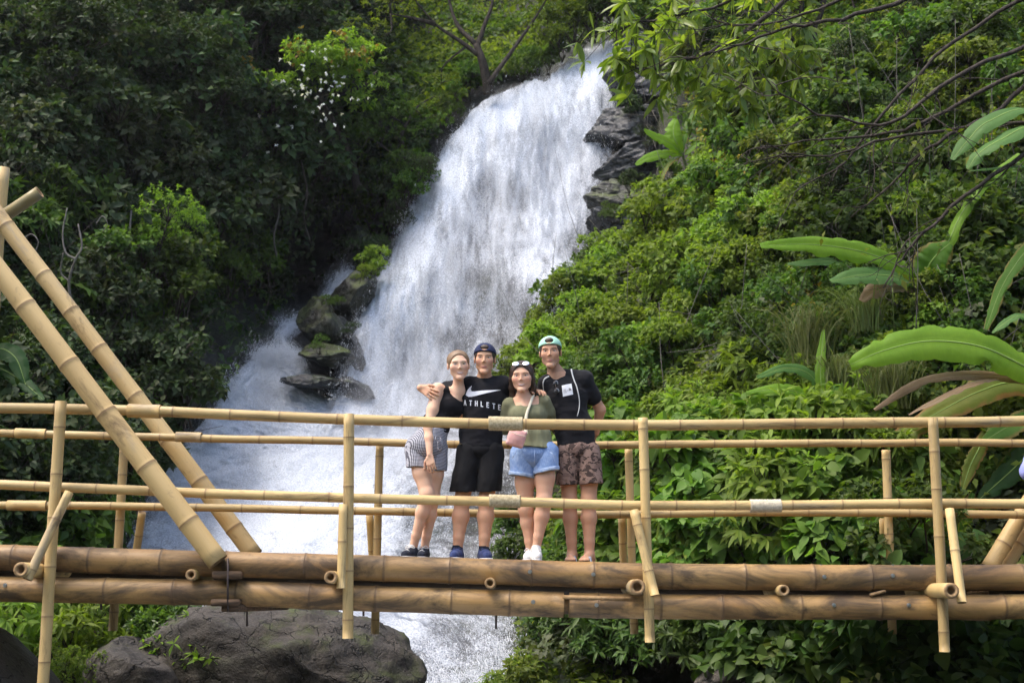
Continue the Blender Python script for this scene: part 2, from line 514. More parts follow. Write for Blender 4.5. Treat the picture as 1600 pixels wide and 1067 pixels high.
# rocks between the two streams
rock("rock_ledge", 508, 512, 23.6, (0.52, 0.6, 0.62), 41, ROCK_MOSS, "mossy green rock splitting the two streams left of the main fall", (.2, -.75, .4), cuts=16, rough=.26)
rock("rock_ledge", 548, 460, 24.4, (0.55, 0.7, 0.40), 42, ROCK_MOSS, "upper mossy rock leaning under the small side stream", (.1, -.85, .2), cuts=16, rough=.26)
rock("rock_ledge", 505, 556, 22.9, (0.58, 0.6, 0.20), 43, ROCK_MOSS, "flat mossy shelf rock above the dark overhang", (.25, .12, .1), cuts=16, rough=.28)
rock("rock_ledge", 488, 597, 22.3, (0.66, 0.7, 0.16), 44, ROCK_BLACK, "black overhanging rock jutting over the foaming side stream", (.1, .0, .2), cuts=16, rough=.28)
rock("rock_ledge", 538, 545, 23.6, (0.40, 0.6, 0.60), 46, ROCK_BLACK, "dark wet rock face between the mossy shelf and the main fall", (.1, -.2, .3), cuts=16, rough=.26)
rock("rock_ledge", 540, 612, 22.8, (0.52, 0.6, 0.26), 45, ROCK_WET, "low wet grey rock at the left foot of the main fall", (0, .25, .2), cuts=14, rough=.24)
# ledges right of the fall
for i, (px, py, Y, sz, rot, m, lab) in enumerate([
    (1000, 262, 25.6, (1.2, .9, .42), (0, -.05, .2), ROCK_WET, "broad layered wet ledge right of the fall beside the young banana plant"),
    (985, 312, 25.1, (1.0, .8, .40), (0, .08, .3), ROCK_MOSS, "mossy ledge hung with plants right of the fall"),
    (1022, 322, 24.4, (.70, .6, .28), (0, -.35, .6), ROCK_SLAB, "tilted smooth grey slab below the young banana plant"),
    (968, 352, 24.4, (.85, .6, .36), (0, .15, .2), ROCK_WET, "wet stepped rock at the right edge of the fall"),
    (1000, 362, 23.9, (.5, .5, .26), (0, -.3, .4), ROCK_SLAB, "small grey slab partly covered by bright shrubs"),
    (985, 205, 26.6, (1.1, .8, .60), (0, .1, .1), ROCK_WET, "dark rock shelf high beside the fall under overhanging leaves"),
    (1010, 140, 27.2, (1.1, .9, .75), (0, 0, .5), ROCK_WET, "black rock wall next to the lip of the fall"),
    (990, 78, 28.2, (.7, .8, .35), (0, .2, .5), ROCK_SLAB, "pale rounded rock at the lip of the fall"),
    (600, 335, 27.6, (.5, .8, .7), (0, .4, .5), ROCK_MOSS, "dark mossy rock at the left edge of the fall below the trees"),
    (565, 395, 26.9, (.55, .8, .6), (0, .6, .2), ROCK_MOSS, "lower dark mossy rock at the left edge of the fall")]):
    rock("rock_ledge", px, py, Y, sz, 60 + i, m, lab, rot, cuts=18, rough=.30, sub=6)

# ------------------------------------------------------------------ water
def dens_main():
    return idw([(930,90,.85),(850,140,.95),(780,170,.95),(700,280,.95),(650,380,.95),(600,480,.95),(575,560,.9),(560,620,.9),(780,240,.78),(770,300,.42),
    (740,380,.45),(740,450,.34),(700,470,.62),(860,250,.62),(880,330,.70),(850,420,.56),(800,480,.36),(720,550,.33),(780,560,.25),(640,560,.65),
    (680,620,.45),(760,620,.35),(620,640,.8),(930,200,.55),(940,300,.45),(920,380,.4)], 50)
def dens_low():
    return idw([(400,570,.92),(440,600,.92),(350,650,.92),(300,720,.85),(450,700,.95),(560,680,.97),(650,690,.75),(700,660,.5),(500,760,.92),(400,780,.85),
    (300,800,.78),(220,840,.7),(600,800,.75),(680,800,.35),(750,800,.18),(760,860,.2),(560,900,.85),(620,980,.85),(660,1020,.42),(720,1000,.36),
    (780,990,.4),(600,1060,.8),(720,1060,.45)], 50)

def sheet(left, right, y0, y1, nu, nv, dens, lift, seed, steps=0.0):
    """A water sheet between two outlines given as (px, py) lists."""
    L = np.array(left, float); R = np.array(right, float)
    v = np.linspace(0, 1, nv); u = np.linspace(0, 1, nu)
    sl = np.linspace(0, 1, len(L)); sr = np.linspace(0, 1, len(R))
    lx = np.interp(v, sl, L[:, 0]); ly = np.interp(v, sl, L[:, 1]); rx = np.interp(v, sr, R[:, 0]); ry = np.interp(v, sr, R[:, 1])
    gx = lx[:, None] + (rx - lx)[:, None] * u; gy = ly[:, None] + (ry - ly)[:, None] * u
    dep = D(gx, gy)
    base = P(gx, gy, dep)
    seg = np.linalg.norm(np.diff(base, axis=0), axis=2)
    along = np.concatenate([np.zeros((1, nu)), np.cumsum(seg, 0)])
    along = np.repeat(along.mean(1, keepdims=True), nu, 1)
    wid = np.linalg.norm(base[:, -1] - base[:, 0], axis=1)
    across = (u[None] - 0.5) * wid[:, None]
    q = np.stack([across * 1.6, along * 0.35, along * 0], -1)
    if steps: q = np.stack([across * 1.3, along * .8, along * 0], -1)
    bulge = (fbm(q, 5, seed, .6) - 0.5) * 1.1 + (fbm(q * [2.5, 2.2, 1] + 5, 3, seed + 5) - 0.5) * 0.35
    if steps:                                              # ledges under the water: it drops, spreads and drops again
        st = along * 0.85 + (fbm(np.stack([across * .9, along * .25, along * 0], -1), 3, seed + 11) - .5) * 3.0
        st = st % 1.0
        bulge = bulge + steps * (np.where(st < .3, st / .3, (1 - st) / .7) - .5)
    edge = np.minimum(u, 1 - u)[None] * wid[:, None]
    ef = np.clip(edge / 0.28, 0, 1)
    dn = dens(gx, gy) * (0.5 + 0.5 * ef)
    if not steps: dn = dn * np.clip((1 - v) / .07, 0, 1)[:, None]
    dep2 = dep - lift * (0.35 + 0.65 * ef) - bulge * 0.55 * (0.3 + 0.7 * ef)
    p = P(gx, gy, dep2)
    i = np.arange(nv * nu).reshape(nv, nu)
    F = np.stack([i[:-1, :-1], i[1:, :-1], i[1:, 1:], i[:-1, 1:]], -1).reshape(-1, 4)
    uv = np.stack([across, along], -1)
    return p, F, uv, dn

def water_mat(name, A, B, Fq, bmp, lo=(0.38, 0.42, 0.49), hi=(0.72, 0.76, 0.82)):
    t = NT(name)
    c = t.n("ShaderNodeUVMap"); c.uv_map = "uv"
    def mp(sx, sy):
        m = t.n("ShaderNodeMapping"); m.inputs['Scale'].default_value = (sx, sy, 1); t.l(c.outputs[0], m.inputs[0]); return m.outputs[0]
    a = t.noise(mp(*A), 1, 5, 0.68, 0.5)
    b = t.noise(mp(*B), 1, 4, 0.6, 0.6)
    f = t.noise(mp(*Fq), 1, 3, 0.7, 0.3)
    n = t.math('ADD', t.math('ADD', t.math('MULTIPLY', a, 0.42), t.math('MULTIPLY', b, 0.33)), t.math('MULTIPLY', f, 0.25))
    d = t.attr("dens")
    x = t.math('ADD', n, t.math('MULTIPLY', t.math('SUBTRACT', d, 0.5), 0.42))
    al = t.ramp(x, [(0.36, 0.03), (0.47, 0.42), (0.60, 0.96)])
    edge = t.ramp(d, [(0.02, 0.0), (0.3, 1.0)])
    al = t.math('MULTIPLY', al, edge)
    h = t.math('ADD', t.math('MULTIPLY', a, 0.8), t.math('MULTIPLY', f, 0.5))
    col = t.mix(t.ramp(f, [(0.35, 0.0), (0.6, 1.0)]), lo, hi)
    t.bsdf(col, 0.45, 0.4, t.bump(h, bmp, 0.10), al, Subsurface_Weight=0.0)
    return t.m
WATER = water_mat('falling_water', (7, 2.0), (2.0, .55), (44, 26), .6)
FROTH = water_mat('foaming_water', (5, 3.2), (1.5, .9), (40, 30), .7, (0.36, 0.40, 0.47), (0.70, 0.74, 0.80))
DROP = NT("water_drops"); DROP.bsdf((0.84, 0.87, 0.91), 0.5, 0.3, None, 0.6); DROP = DROP.m

MAIN_L = [(962,62),(915,76),(870,110),(850,128),(835,124),(795,138),(758,156),(722,195),(692,235),(672,290),(642,322),(625,370),(605,412),(578,460),(558,505),(550,560),(536,620),(530,668)]
MAIN_R = [(972,62),(972,75),(970,95),(966,115),(964,135),(962,155),(958,190),(954,230),(948,270),(943,310),(938,345),(930,380),(915,420),(890,460),(868,510),(850,560),(840,620),(838,672)]
LOW_L = [(412,548),(385,568),(352,600),(335,640),(288,690),(250,740),(228,780),(208,830),(190,870),(215,920),(330,960),(520,1010),(600,1085),(640,1140)]
LOW_R = [(470,548),(484,575),(490,610),(560,640),(740,655),(830,690),(830,740),(826,790),(822,830),(818,870),(815,920),(812,970),(815,1040),(815,1140)]
SIDE_L = [(538,418),(520,440),(500,468),(478,492),(440,500),(428,515),(430,535),(415,552)]
SIDE_R = [(556,424),(545,450),(522,478),(500,508),(470,520),(452,535),(455,548),(462,560)]
SHEETS = []
def water(name, L, R, nu, nv, dens, lift, seed, label, steps=0.0, mat=None):
    p, F, uv, dn = sheet(L, R, 0, 1, nu, nv, dens, lift, seed, steps)
    o = mk(name, p.reshape(-1, 3), F, mat or WATER, uv=uv.reshape(-1, 2), attrs={"dens": dn.ravel()})
    tag(o, label, kind="structure")
    SHEETS.append((p, dn))
CREST = [(534, 632), (553, 525), (578, 458), (604, 412), (624, 370), (640, 324), (670, 290), (690, 236), (720, 196), (757, 157), (795, 139), (835, 125), (852, 128), (872, 109), (915, 76), (950, 64), (972, 62)]
FOOT = [(488, 672), (512, 674), (540, 674), (574, 674), (604, 674), (632, 674), (660, 674), (684, 674), (708, 674), (732, 674), (756, 674), (778, 674), (796, 674), (814, 660), (838, 600), (880, 500), (938, 400)]
def fall(label, nu, nv, dens, lift, seed, amp):
    """Water thrown over the crest and dropping straight down the rock to the foot."""
    T = np.array(CREST, float); B = np.array(FOOT, float); k = np.linspace(0, 1, len(T)); u = np.linspace(0, 1, nu); v = np.linspace(0, 1, nv)[:, None]
    tx, ty, bx, by = [np.interp(u, k, c) for c in (T[:, 0], T[:, 1], B[:, 0], B[:, 1])]
    jag = (fbm(np.stack([u * 60, u * 0, u * 0 + seed], -1), 3, seed) - .5) * 16                 # ragged crest and foot
    ty = ty + jag; by = by + jag * 2
    gx = tx + (bx - tx) * v ** 1.3; gy = ty + (by - ty) * v
    dep = D(gx, gy); base = P(gx, gy, dep)
    q = np.stack([base[..., 0] * 2.0, base[..., 2] * .38, base[..., 0] * 0], -1)
    bulge = (fbm(q, 4, seed) - .5) + (fbm(q * [2.6, 2.4, 1] + 5, 3, seed + 5) - .5) * .4
    arc = np.sin(np.clip(v * 3, 0, 1) * np.pi / 2)                                            # thrown clear of the crest
    e = np.minimum(u, 1 - u)[None] * 12; ef = np.clip(e, 0, 1)
    dn = dens(gx, gy) * (.45 + .55 * ef) * np.clip((1 - v) / .08, 0, 1) * np.clip(.55 + v * 12, 0, 1)
    p = P(gx, gy, dep - lift * (.3 + .7 * arc) * (.4 + .6 * ef) - bulge * amp * (.3 + .7 * ef))
    i = np.arange(nv * nu).reshape(nv, nu)
    F = np.stack([i[:-1, :-1], i[1:, :-1], i[1:, 1:], i[:-1, 1:]], -1).reshape(-1, 4)
    o = mk("waterfall", p.reshape(-1, 3), F, WATER, uv=np.stack([p[..., 0], -p[..., 2]], -1).reshape(-1, 2), attrs={"dens": dn.ravel()})
    tag(o, label, kind="structure"); SHEETS.append((p, dn))
fall("tall white main fall spreading over dark rock", 190, 240, dens_main(), .32, 31, .5)
fall("outer veil of spray water over the main fall", 160, 200, (lambda f: (lambda x, y: np.clip(f(x, y) - .2, 0, 1)))(dens_main()), .70, 77, .6)
water("cascade", LOW_L, LOW_R, 190, 300, dens_low(), 0.30, 51, "broad foaming cascade below the main fall running under the bridge", 0.28, FROTH)
water("cascade", SIDE_L, SIDE_R, 40, 80, lambda x, y: np.full(np.shape(x), .62), 0.35, 71, "thin side stream sliding down between mossy rocks")
# the water leaving under the bridge
_p = P(*np.meshgrid(np.linspace(430, 1000, 40), np.linspace(1090, 1290, 24)), 1.0)
def stream_mesh():
    gx, gy = np.meshgrid(np.linspace(-1.9, 1.3, 40), np.linspace(3.0, 15.0, 90))
    z = -0.55 + (gy - 11).clip(0, 5) * 0.16 + (fbm(np.stack([gx * 1.5, gy * 1.2, gx * 0], -1), 4, 3) - .5) * .35
    p = np.stack([gx, gy, z], -1); ny, nx = gx.shape; i = np.arange(ny * nx).reshape(ny, nx)
    return p.reshape(-1, 3), np.stack([i[:-1, :-1], i[:-1, 1:], i[1:, 1:], i[1:, :-1]], -1).reshape(-1, 4), np.stack([gx.ravel(), gy.ravel()], -1)
_V, _F, _uv = stream_mesh()
tag(mk("stream", _V, _F, WATER, uv=_uv, attrs={"dens": np.full(len(_V), .6)}), "white water running away below the bridge", kind="structure")

def drops(n, seed):
    """Flying water: small four faced slivers thrown off the sheets."""
    rng = np.random.default_rng(seed)
    C, DIR = [], []
    share = [0.41, 0.10, 0.44, 0.05]
    for (p, dn), sh in zip(SHEETS, share):
        nv, nu = dn.shape
        q = p.reshape(-1, 3)
        clump = fbm(q * [3.0, 1.5, 1.3] + 3, 3, 5)
        w = np.clip(dn.ravel() + 0.05, 0, 1) * np.clip((clump - .30) * 3, 0.05, 1.5)
        k = rng.choice(len(w), int(n * sh), p=w / w.sum())
        i, j = np.divmod(k, nu)
        i = np.minimum(i, nv - 2)
        f = p[i + 1, j] - p[i, j]; f /= np.linalg.norm(f, axis=1)[:, None] + 1e-9
        f[:, 2] -= 0.25; f += rng.normal(size=f.shape) * 0.22
        out = np.stack([rng.normal(size=len(k)) * .06, -np.abs(rng.exponential(.22, len(k))), rng.normal(size=len(k)) * .06], -1)
        C.append(p[i, j] + out + f * rng.uniform(0, .06, (len(k), 1))); DIR.append(f)
    C = np.concatenate(C); f = np.concatenate(DIR); f /= np.linalg.norm(f, axis=1)[:, None]
    m = len(C)
    Lh = np.where(rng.random(m) < .55, rng.uniform(.004, .010, m), rng.gamma(2.0, 0.013, m))[:, None]; W = rng.uniform(.0022, .0055, m)[:, None]
    s = np.cross(f, rng.normal(size=f.shape)); s /= np.linalg.norm(s, axis=1)[:, None]
    b = np.cross(f, s)
    V = np.stack([C + f * Lh, C - f * Lh * .6 + s * W, C - f * Lh * .6 - s * W * .5 + b * W * .87, C - f * Lh * .6 - s * W * .5 - b * W * .87], 1).reshape(-1, 3)
    k = np.arange(m)[:, None] * 4
    F = np.stack([k + [0, 1, 2], k + [0, 2, 3], k + [0, 3, 1], k + [1, 3, 2]], 1).reshape(-1, 3)
    return V, F
_V, _F = drops(230000, 8)
tag(mk("spray", _V, _F, DROP, smooth=False), "white flying spray and droplets over the falls", kind="stuff")

# drifting mist where the water lands
t = NT("mist_air"); pv = t.n("ShaderNodeVolumePrincipled"); pv.inputs['Color'].default_value = (.93, .95, 1, 1); pv.inputs['Density'].default_value = .11; pv.inputs['Anisotropy'].default_value = .2
t.l(pv.outputs[0], t.out.inputs[1]); MIST = t.m
m_ = MB()
for px, py, Y, r, sd in [(680, 600, 22.6, (1.7, 1.0, 1.5), 1), (740, 560, 23.0, (1.5, 1.0, 2.0), 2), (640, 670, 21.3, (1.5, 1.0, 1.0), 3), (300, 800, 18.4, (1.0, .8, .8), 4), (690, 700, 20.3, (1.8, 1.2, 1.3), 5), (760, 430, 24.4, (1.1, .8, 2.3), 6), (830, 300, 26.2, (1.2, .7, 2.0), 7), (640, 930, 15.6, (1.3, .8, .8), 8)]:
    V, F = rock_shape(r, 90 + sd, sub=3, cuts=0, rough=.25); m_.add(V + P(px, py, Y), F)
tag(m_.build("mist", MIST), "thin white mist drifting off the foot of the falls", kind="stuff")
# ------------------------------------------------------------------ bamboo footbridge
YF, YB = 9.5, 11.0                      # front and back faces of the bridge

def bamboo_mat(name, pale, tan, stain, stain_amt, node_col, grey_amt=.5):
    t = NT(name)
    u = t.n("ShaderNodeUVMap"); u.uv_map = "uv"
    def mp(sx, sy):
        m = t.n("ShaderNodeMapping"); m.inputs['Scale'].default_value = (sx, sy, 1); t.l(u.outputs[0], m.inputs[0])
        oi = t.n("ShaderNodeObjectInfo"); ad = t.n("ShaderNodeVectorMath"); ad.operation = 'ADD'
        cb = t.n("ShaderNodeCombineXYZ"); t.l(t.math('MULTIPLY', oi.outputs['Random'], 60.0), cb.inputs[0])
        t.l(m.outputs[0], ad.inputs[0]); t.l(cb.outputs[0], ad.inputs[1]); return ad.outputs[0]
    oi = t.n("ShaderNodeObjectInfo")
    big = t.noise(mp(1.2, 1.1), 1, 3, 0.5)
    fib = t.noise(mp(70, 1.6), 1, 3, 0.6)
    spot = t.noise(mp(7, 9), 1, 5, 0.7, .4)
    mold = t.noise(mp(2.6, 1.7), 1, 6, 0.68, .6)
    c = t.ramp(big, [(0.3, tan), (0.68, pale)])
    c = t.mix(t.math('MULTIPLY', fib, 0.5), c, tuple(x * 0.62 for x in tan))
    c = t.mix(t.ramp(spot, [(0.58, 0.0), (0.78, 0.65)]), c, tuple(x * 0.45 for x in tan))
    c = t.mix(t.ramp(mold, [(0.60 - stain_amt, 0.0), (0.74 - stain_amt * .8, 0.85)]), c, stain)
    grey = t.noise(mp(1.6, .8), 1, 5, .7, .8)
    c = t.mix(t.ramp(grey, [(.56, 0.0), (.72, grey_amt)]), c, tuple(.55 * x + .10 for x in (tan[2] * 1.6, tan[2] * 1.45, tan[2] * 1.2)))
    strk = t.noise(mp(22, .55), 1, 4, .7, .3)
    c = t.mix(t.ramp(strk, [(.60, 0.0), (.74, .6)]), c, tuple(x * .4 for x in tan))
    nd = t.attr("node")
    c = t.mix(t.math('MULTIPLY', nd, 0.75), c, node_col)
    hs = t.n("ShaderNodeHueSaturation")
    t.l(t.math('MULTIPLY_ADD', oi.outputs['Random'], 0.4), hs.inputs['Value']); t.t.nodes[-1]
    for nd_ in t.t.nodes:
        if nd_.type == 'MATH' and nd_.operation == 'MULTIPLY_ADD': nd_.inputs[2].default_value = 0.8
    t.l(c, hs.inputs['Color'])
    t.bsdf(hs.outputs[0], t.ramp(mold, [(.4, .42), (.7, .75)]), 0.4, t.bump(t.math('ADD', fib, spot), 0.25, 0.004))
    return t.m
BAM_PALE = bamboo_mat("pale_bamboo", (0.60, 0.44, 0.19), (0.47, 0.315, 0.12), (0.10, 0.065, 0.035), 0.05, (0.17, 0.095, 0.045))
BAM_BEAM = bamboo_mat("weathered_bamboo", (0.53, 0.335, 0.125), (0.33, 0.18, 0.062), (0.040, 0.028, 0.018), 0.165, (0.10, 0.06, 0.03), .2)
BAM_SHADE = bamboo_mat("gap_shade_bamboo", (0.085, 0.062, 0.040), (0.050, 0.036, 0.024), (0.015, 0.012, 0.010), 0.1, (0.03, 0.02, 0.015), .1)  # shade of the gap under the deck, put into the base colour
BAM_STAY = bamboo_mat("stay_bamboo", (0.60, 0.43, 0.19), (0.50, 0.335, 0.135), (0.13, 0.08, 0.04), 0.03, (0.15, 0.08, 0.04))
BAM_GREEN = bamboo_mat("olive_bamboo", (0.36, 0.29, 0.10), (0.27, 0.20, 0.075), (0.09, 0.06, 0.03), 0.05, (0.16, 0.10, 0.05))
t = NT("cut_bamboo_end"); t.bsdf(t.ramp(t.noise(t.coord('Object'), 30, 3), [(.3, (.22, .13, .06)), (.7, (.42, .28, .14))]), 0.8, .2); BAM_END = t.m
t = NT("rope"); 
uu = t.n("ShaderNodeUVMap"); uu.uv_map = "uv"
t.bsdf(t.ramp(t.noise(t.coord('Object'), 60, 3), [(.3, (.34, .28, .16)), (.7, (.58, .49, .32))]), 0.9, .2); ROPE = t.m
t = NT("pale_rope"); t.bsdf(t.ramp(t.noise(t.coord('Object'), 60, 3), [(.3, (.46, .40, .29)), (.7, (.66, .59, .45))]), 0.9, .2); ROPE_PALE = t.m
t = NT("old_wood"); t.bsdf(t.ramp(t.noise(t.coord('Object', (3, 18, 30)), 2, 5), [(.3, (.05, .033, .02)), (.7, (.15, .092, .052))]), 0.8, .2); WOOD = t.m
t = NT("steel"); t.bsdf((.55, .55, .55), 0.35, .5, Metallic=1.0); STEEL = t.m
t = NT("rusty_iron"); t.bsdf((.06, .045, .04), 0.6, .4, Metallic=.6); IRON = t.m

def bamboo_mesh(pts, r, gap, seed, r2=None, phase=None, seg=20, wall=0.28, wob=0.006, caps=(True, True)):
    """Bamboo culm along a path: nodes with a ridge and groove, a slight waist between nodes, hollow cut ends."""
    rng = np.random.default_rng(seed)
    pts = np.asarray(pts, float)
    if len(pts) == 2: pts = np.linspace(pts[0], pts[1], 5)
    dense = smooth_path(pts, 400)
    s = np.concatenate([[0], np.cumsum(np.linalg.norm(np.diff(dense, axis=0), axis=1))]); Lt = s[-1]
    nodes, x = [], (rng.uniform(.2, .9) * gap if phase is None else phase)
    while x < Lt - 0.02:
        nodes.append(x); x += gap * rng.uniform(0.82, 1.2)
    rings = [(0.0, 1.0, 0.0), (Lt, 1.0, 0.0)]
    prof = [(-.030, 1.0, 0), (-.011, 1.015, .12), (-.005, 1.05, .55), (-.0015, 1.06, .9), (.0015, 1.005, 1.0), (.005, 1.05, .6), (.011, 1.012, .12), (.03, .995, 0)]
    sc = r / 0.05
    for nx in nodes:
        for d, m, nd in prof:
            q = nx + d * min(1.5, max(.7, sc ** .5))
            if 0.004 < q < Lt - 0.004: rings.append((q, m, nd))
    for a, b in zip([0] + nodes, nodes + [Lt]):
        rings.append(((a + b) / 2, 0.985, 0.0))
        if b - a > .2: rings += [(a + (b - a) * .25, .99, 0.0), (a + (b - a) * .75, .99, 0.0)]
    rings.sort()
    rings = [rings[0]] + [b for a, b in zip(rings, rings[1:]) if b[0] - a[0] > 2e-4]
    q = np.array([x[0] for x in rings]); m = np.array([x[1] for x in rings]); nd = np.array([x[2] for x in rings])
    c = np.stack([np.interp(q, s, dense[:, k]) for k in range(3)], 1)
    T, N, B = frames(c)
    ph = rng.uniform(0, 50)
    c = c + N * ((fbm(np.stack([q * .8 + ph, q * 0, q * 0], 1), 2) - .5) * wob * 2)[:, None] + B * ((fbm(np.stack([q * .8 + ph, q * 0 + 9, q * 0], 1), 2) - .5) * wob * 2)[:, None]
    rad = np.interp(q, [0, Lt], [r, r if r2 is None else r2]) * m
    a = np.linspace(0, 2 * math.pi, seg + 1)                    # last column repeats the first (uv seam)
    V = c[:, None] + rad[:, None, None] * (np.cos(a)[None, :, None] * N[:, None] + np.sin(a)[None, :, None] * B[:, None])
    n, w = len(q), seg + 1
    uv = np.stack(np.broadcast_arrays((a / (2 * math.pi))[None], q[:, None]), -1).reshape(-1, 2)
    V = V.reshape(-1, 3); ND = np.repeat(nd, w)
    i = np.arange(n * w).reshape(n, w)
    F = [tuple(x) for x in np.stack([i[:-1, :-1], i[:-1, 1:], i[1:, 1:], i[1:, :-1]], -1).reshape(-1, 4)]
    mi = [0] * len(F)
    for end, k, sg in ((0, 0, 1), (1, n - 1, -1)):
        if not caps[end]: continue
        o = len(V); Rk = rad[k]
        ring = lambda f, dz: c[k] + T[k] * dz * sg + Rk * f * (np.cos(a[:-1])[:, None] * N[k] + np.sin(a[:-1])[:, None] * B[k])
        V = np.concatenate([V, ring(1 - wall, 0.0), ring(1 - wall * 1.1, 0.06), [c[k] + T[k] * 0.06 * sg]])
        uv = np.concatenate([uv, np.zeros((2 * seg + 1, 2))]); ND = np.concatenate([ND, np.zeros(2 * seg + 1)])
        for j in range(seg):
            jj = (j + 1) % seg
            F.append((int(i[k, j]), o + j, o + jj, int(i[k, j + 1]))); F.append((o + j, o + seg + j, o + seg + jj, o + jj)); F.append((o + seg + j, o + 2 * seg, o + seg + jj))
            mi += [1, 1, 1]
    return V, F, uv, ND, mi

def bamboo(name, pts, r, gap, seed, parent, mat, **kw):
    V, F, uv, ND, mi = bamboo_mesh(pts, r, gap, seed, **kw)
    return mk(name, V, F, [mat, BAM_END], parent, uv=uv, attrs={"node": ND}, midx=mi)

def pxpath(pp, Y):
    return np.array([P(x, y, Y) for x, y in pp])

bridge = thing("footbridge", (0, (YF + YB) / 2, 1.6), "bamboo footbridge with double rails and slanted stays crossing in front of the waterfall", "bridge")

# the big beams: two in front, two behind
UP = [(-170, 868), (0, 871), (345, 881), (600, 888), (1000, 899), (1400, 902), (1780, 900)]
LO = [(-170, 917), (0, 920), (345, 926), (600, 935), (1000, 947), (1400, 948), (1780, 946)]
up_pts = pxpath(UP, YF); lo_pts = pxpath(LO, YF)
def upz(x):
    return float(np.interp(x, up_pts[:, 0], up_pts[:, 2]))
R_UP, R_LO = 0.094, 0.090
DECK = 0.088                                              # deck top above the upper beam's axis
bamboo("beam", up_pts, R_UP, .50, 101, bridge, BAM_BEAM, wob=.004, seg=28)
xj = 886
lo_a = np.array([p for p in smooth_path(lo_pts, 300) if unP(p)[0] < xj]); lo_b = np.array([p for p in smooth_path(lo_pts, 300) if unP(p)[0] >= xj])
bamboo("beam", lo_a[np.linspace(0, len(lo_a) - 1, 14).astype(int)], R_LO + .003, .46, 102, bridge, BAM_BEAM, wob=.003, seg=28)
bamboo("beam", lo_b[np.linspace(0, len(lo_b) - 1, 14).astype(int)], R_LO, .50, 103, bridge, BAM_BEAM, wob=.003, seg=28)
off = np.array([0, YB - YF, 0])
bamboo("beam", up_pts + off, R_UP, .5, 104, bridge, BAM_BEAM)
bamboo("beam", lo_pts + off, R_LO, .5, 105, bridge, BAM_BEAM)
for yy, sd in ((.5, 106), (1.0, 107)):                    # inner stringers added to close the gap, its shade in their colour
    bamboo("stringer", (up_pts + lo_pts) / 2 + [0, yy, 0], .075, .5, sd, bridge, BAM_SHADE, seg=16)
# deck: long split culms laid side by side
for k in range(11):
    y = YF + .14 + k * .122
    q = up_pts[:, :] + [0, y - YF, DECK - .03]
    V, F, uv, ND, mi = bamboo_mesh(q, .056, .42, 120 + k, seg=12)
    mk("deck_slat", V - [0, 0, .026], F, [BAM_BEAM, BAM_END], bridge, uv=uv, attrs={"node": ND}, midx=mi)
# cross bars between the beams, their cut ends towards the viewer
BARS = [(32, 889, .052, .42), (298, 897, .040, .16), (517, 901, .046, .30), (765, 911, .040, .17), (997, 917, .056, .36), (1225, 921, .040, .17), (1486, 922, .054, .42), (1720, 921, .045, .2)]
for i, (px, py, r, fore) in enumerate(BARS):
    a = P(px, py, YF - fore)
    b = np.array([a[0] + (.06 if px < 200 else -.05 if px > 1400 else 0), YB + fore, a[2]])
    bamboo("crossbar", [a, b], r, .55, 140 + i, bridge, BAM_PALE if i != 1 else BAM_GREEN, seg=18, wall=.45, phase=.42)

# posts and outrigger braces
FP = [(96, 627, 66, 1085, .041), (545, 647, 543, 997, .039), (1004, 653, 1016, 1003, .036), (1457, 653, 1477, 1018, .037)]
for i, (x0, y0, x1, y1, r) in enumerate(FP):
    bamboo("post", [P(x0, y0, YF - .125), P(x1, y1, YF - .145)], r, .33, 160 + i, bridge, BAM_PALE)
BP = [(194, 697, 176, 985, .038), (594, 697, 586, 990, .035), (982, 702, 991, 990, .035), (1384, 703, 1394, 990, .037)]
for i, (x0, y0, x1, y1, r) in enumerate(BP):
    bamboo("post", [P(x0, y0, YB + .085), P(x1, y1, YB + .11)], r, .33, 170 + i, bridge, BAM_PALE)
FB = [(109, 769, 43, 905, .036, .36), (536, 788, 532, 919, .034, .24), (990, 797, 1023, 930, .036, .30), (1484, 795, 1503, 941, .035, .36)]
for i, (x0, y0, x1, y1, r, f) in enumerate(FB):
    bamboo("brace", [P(x0, y0, YF - .19), P(x1, y1, YF - f)], r * .93, .36, 180 + i, bridge, BAM_PALE)
BB = [(222, 800, 205, 915, .034), (577, 804, 584, 910, .033), (972, 806, 976, 915, .034), (1379, 808, 1384, 912, .034)]
for i, (x0, y0, x1, y1, r) in enumerate(BB):
    bamboo("brace", [P(x0, y0, YB + .14), P(x1, y1, YB + .34)], r, .36, 190 + i, bridge, BAM_PALE)

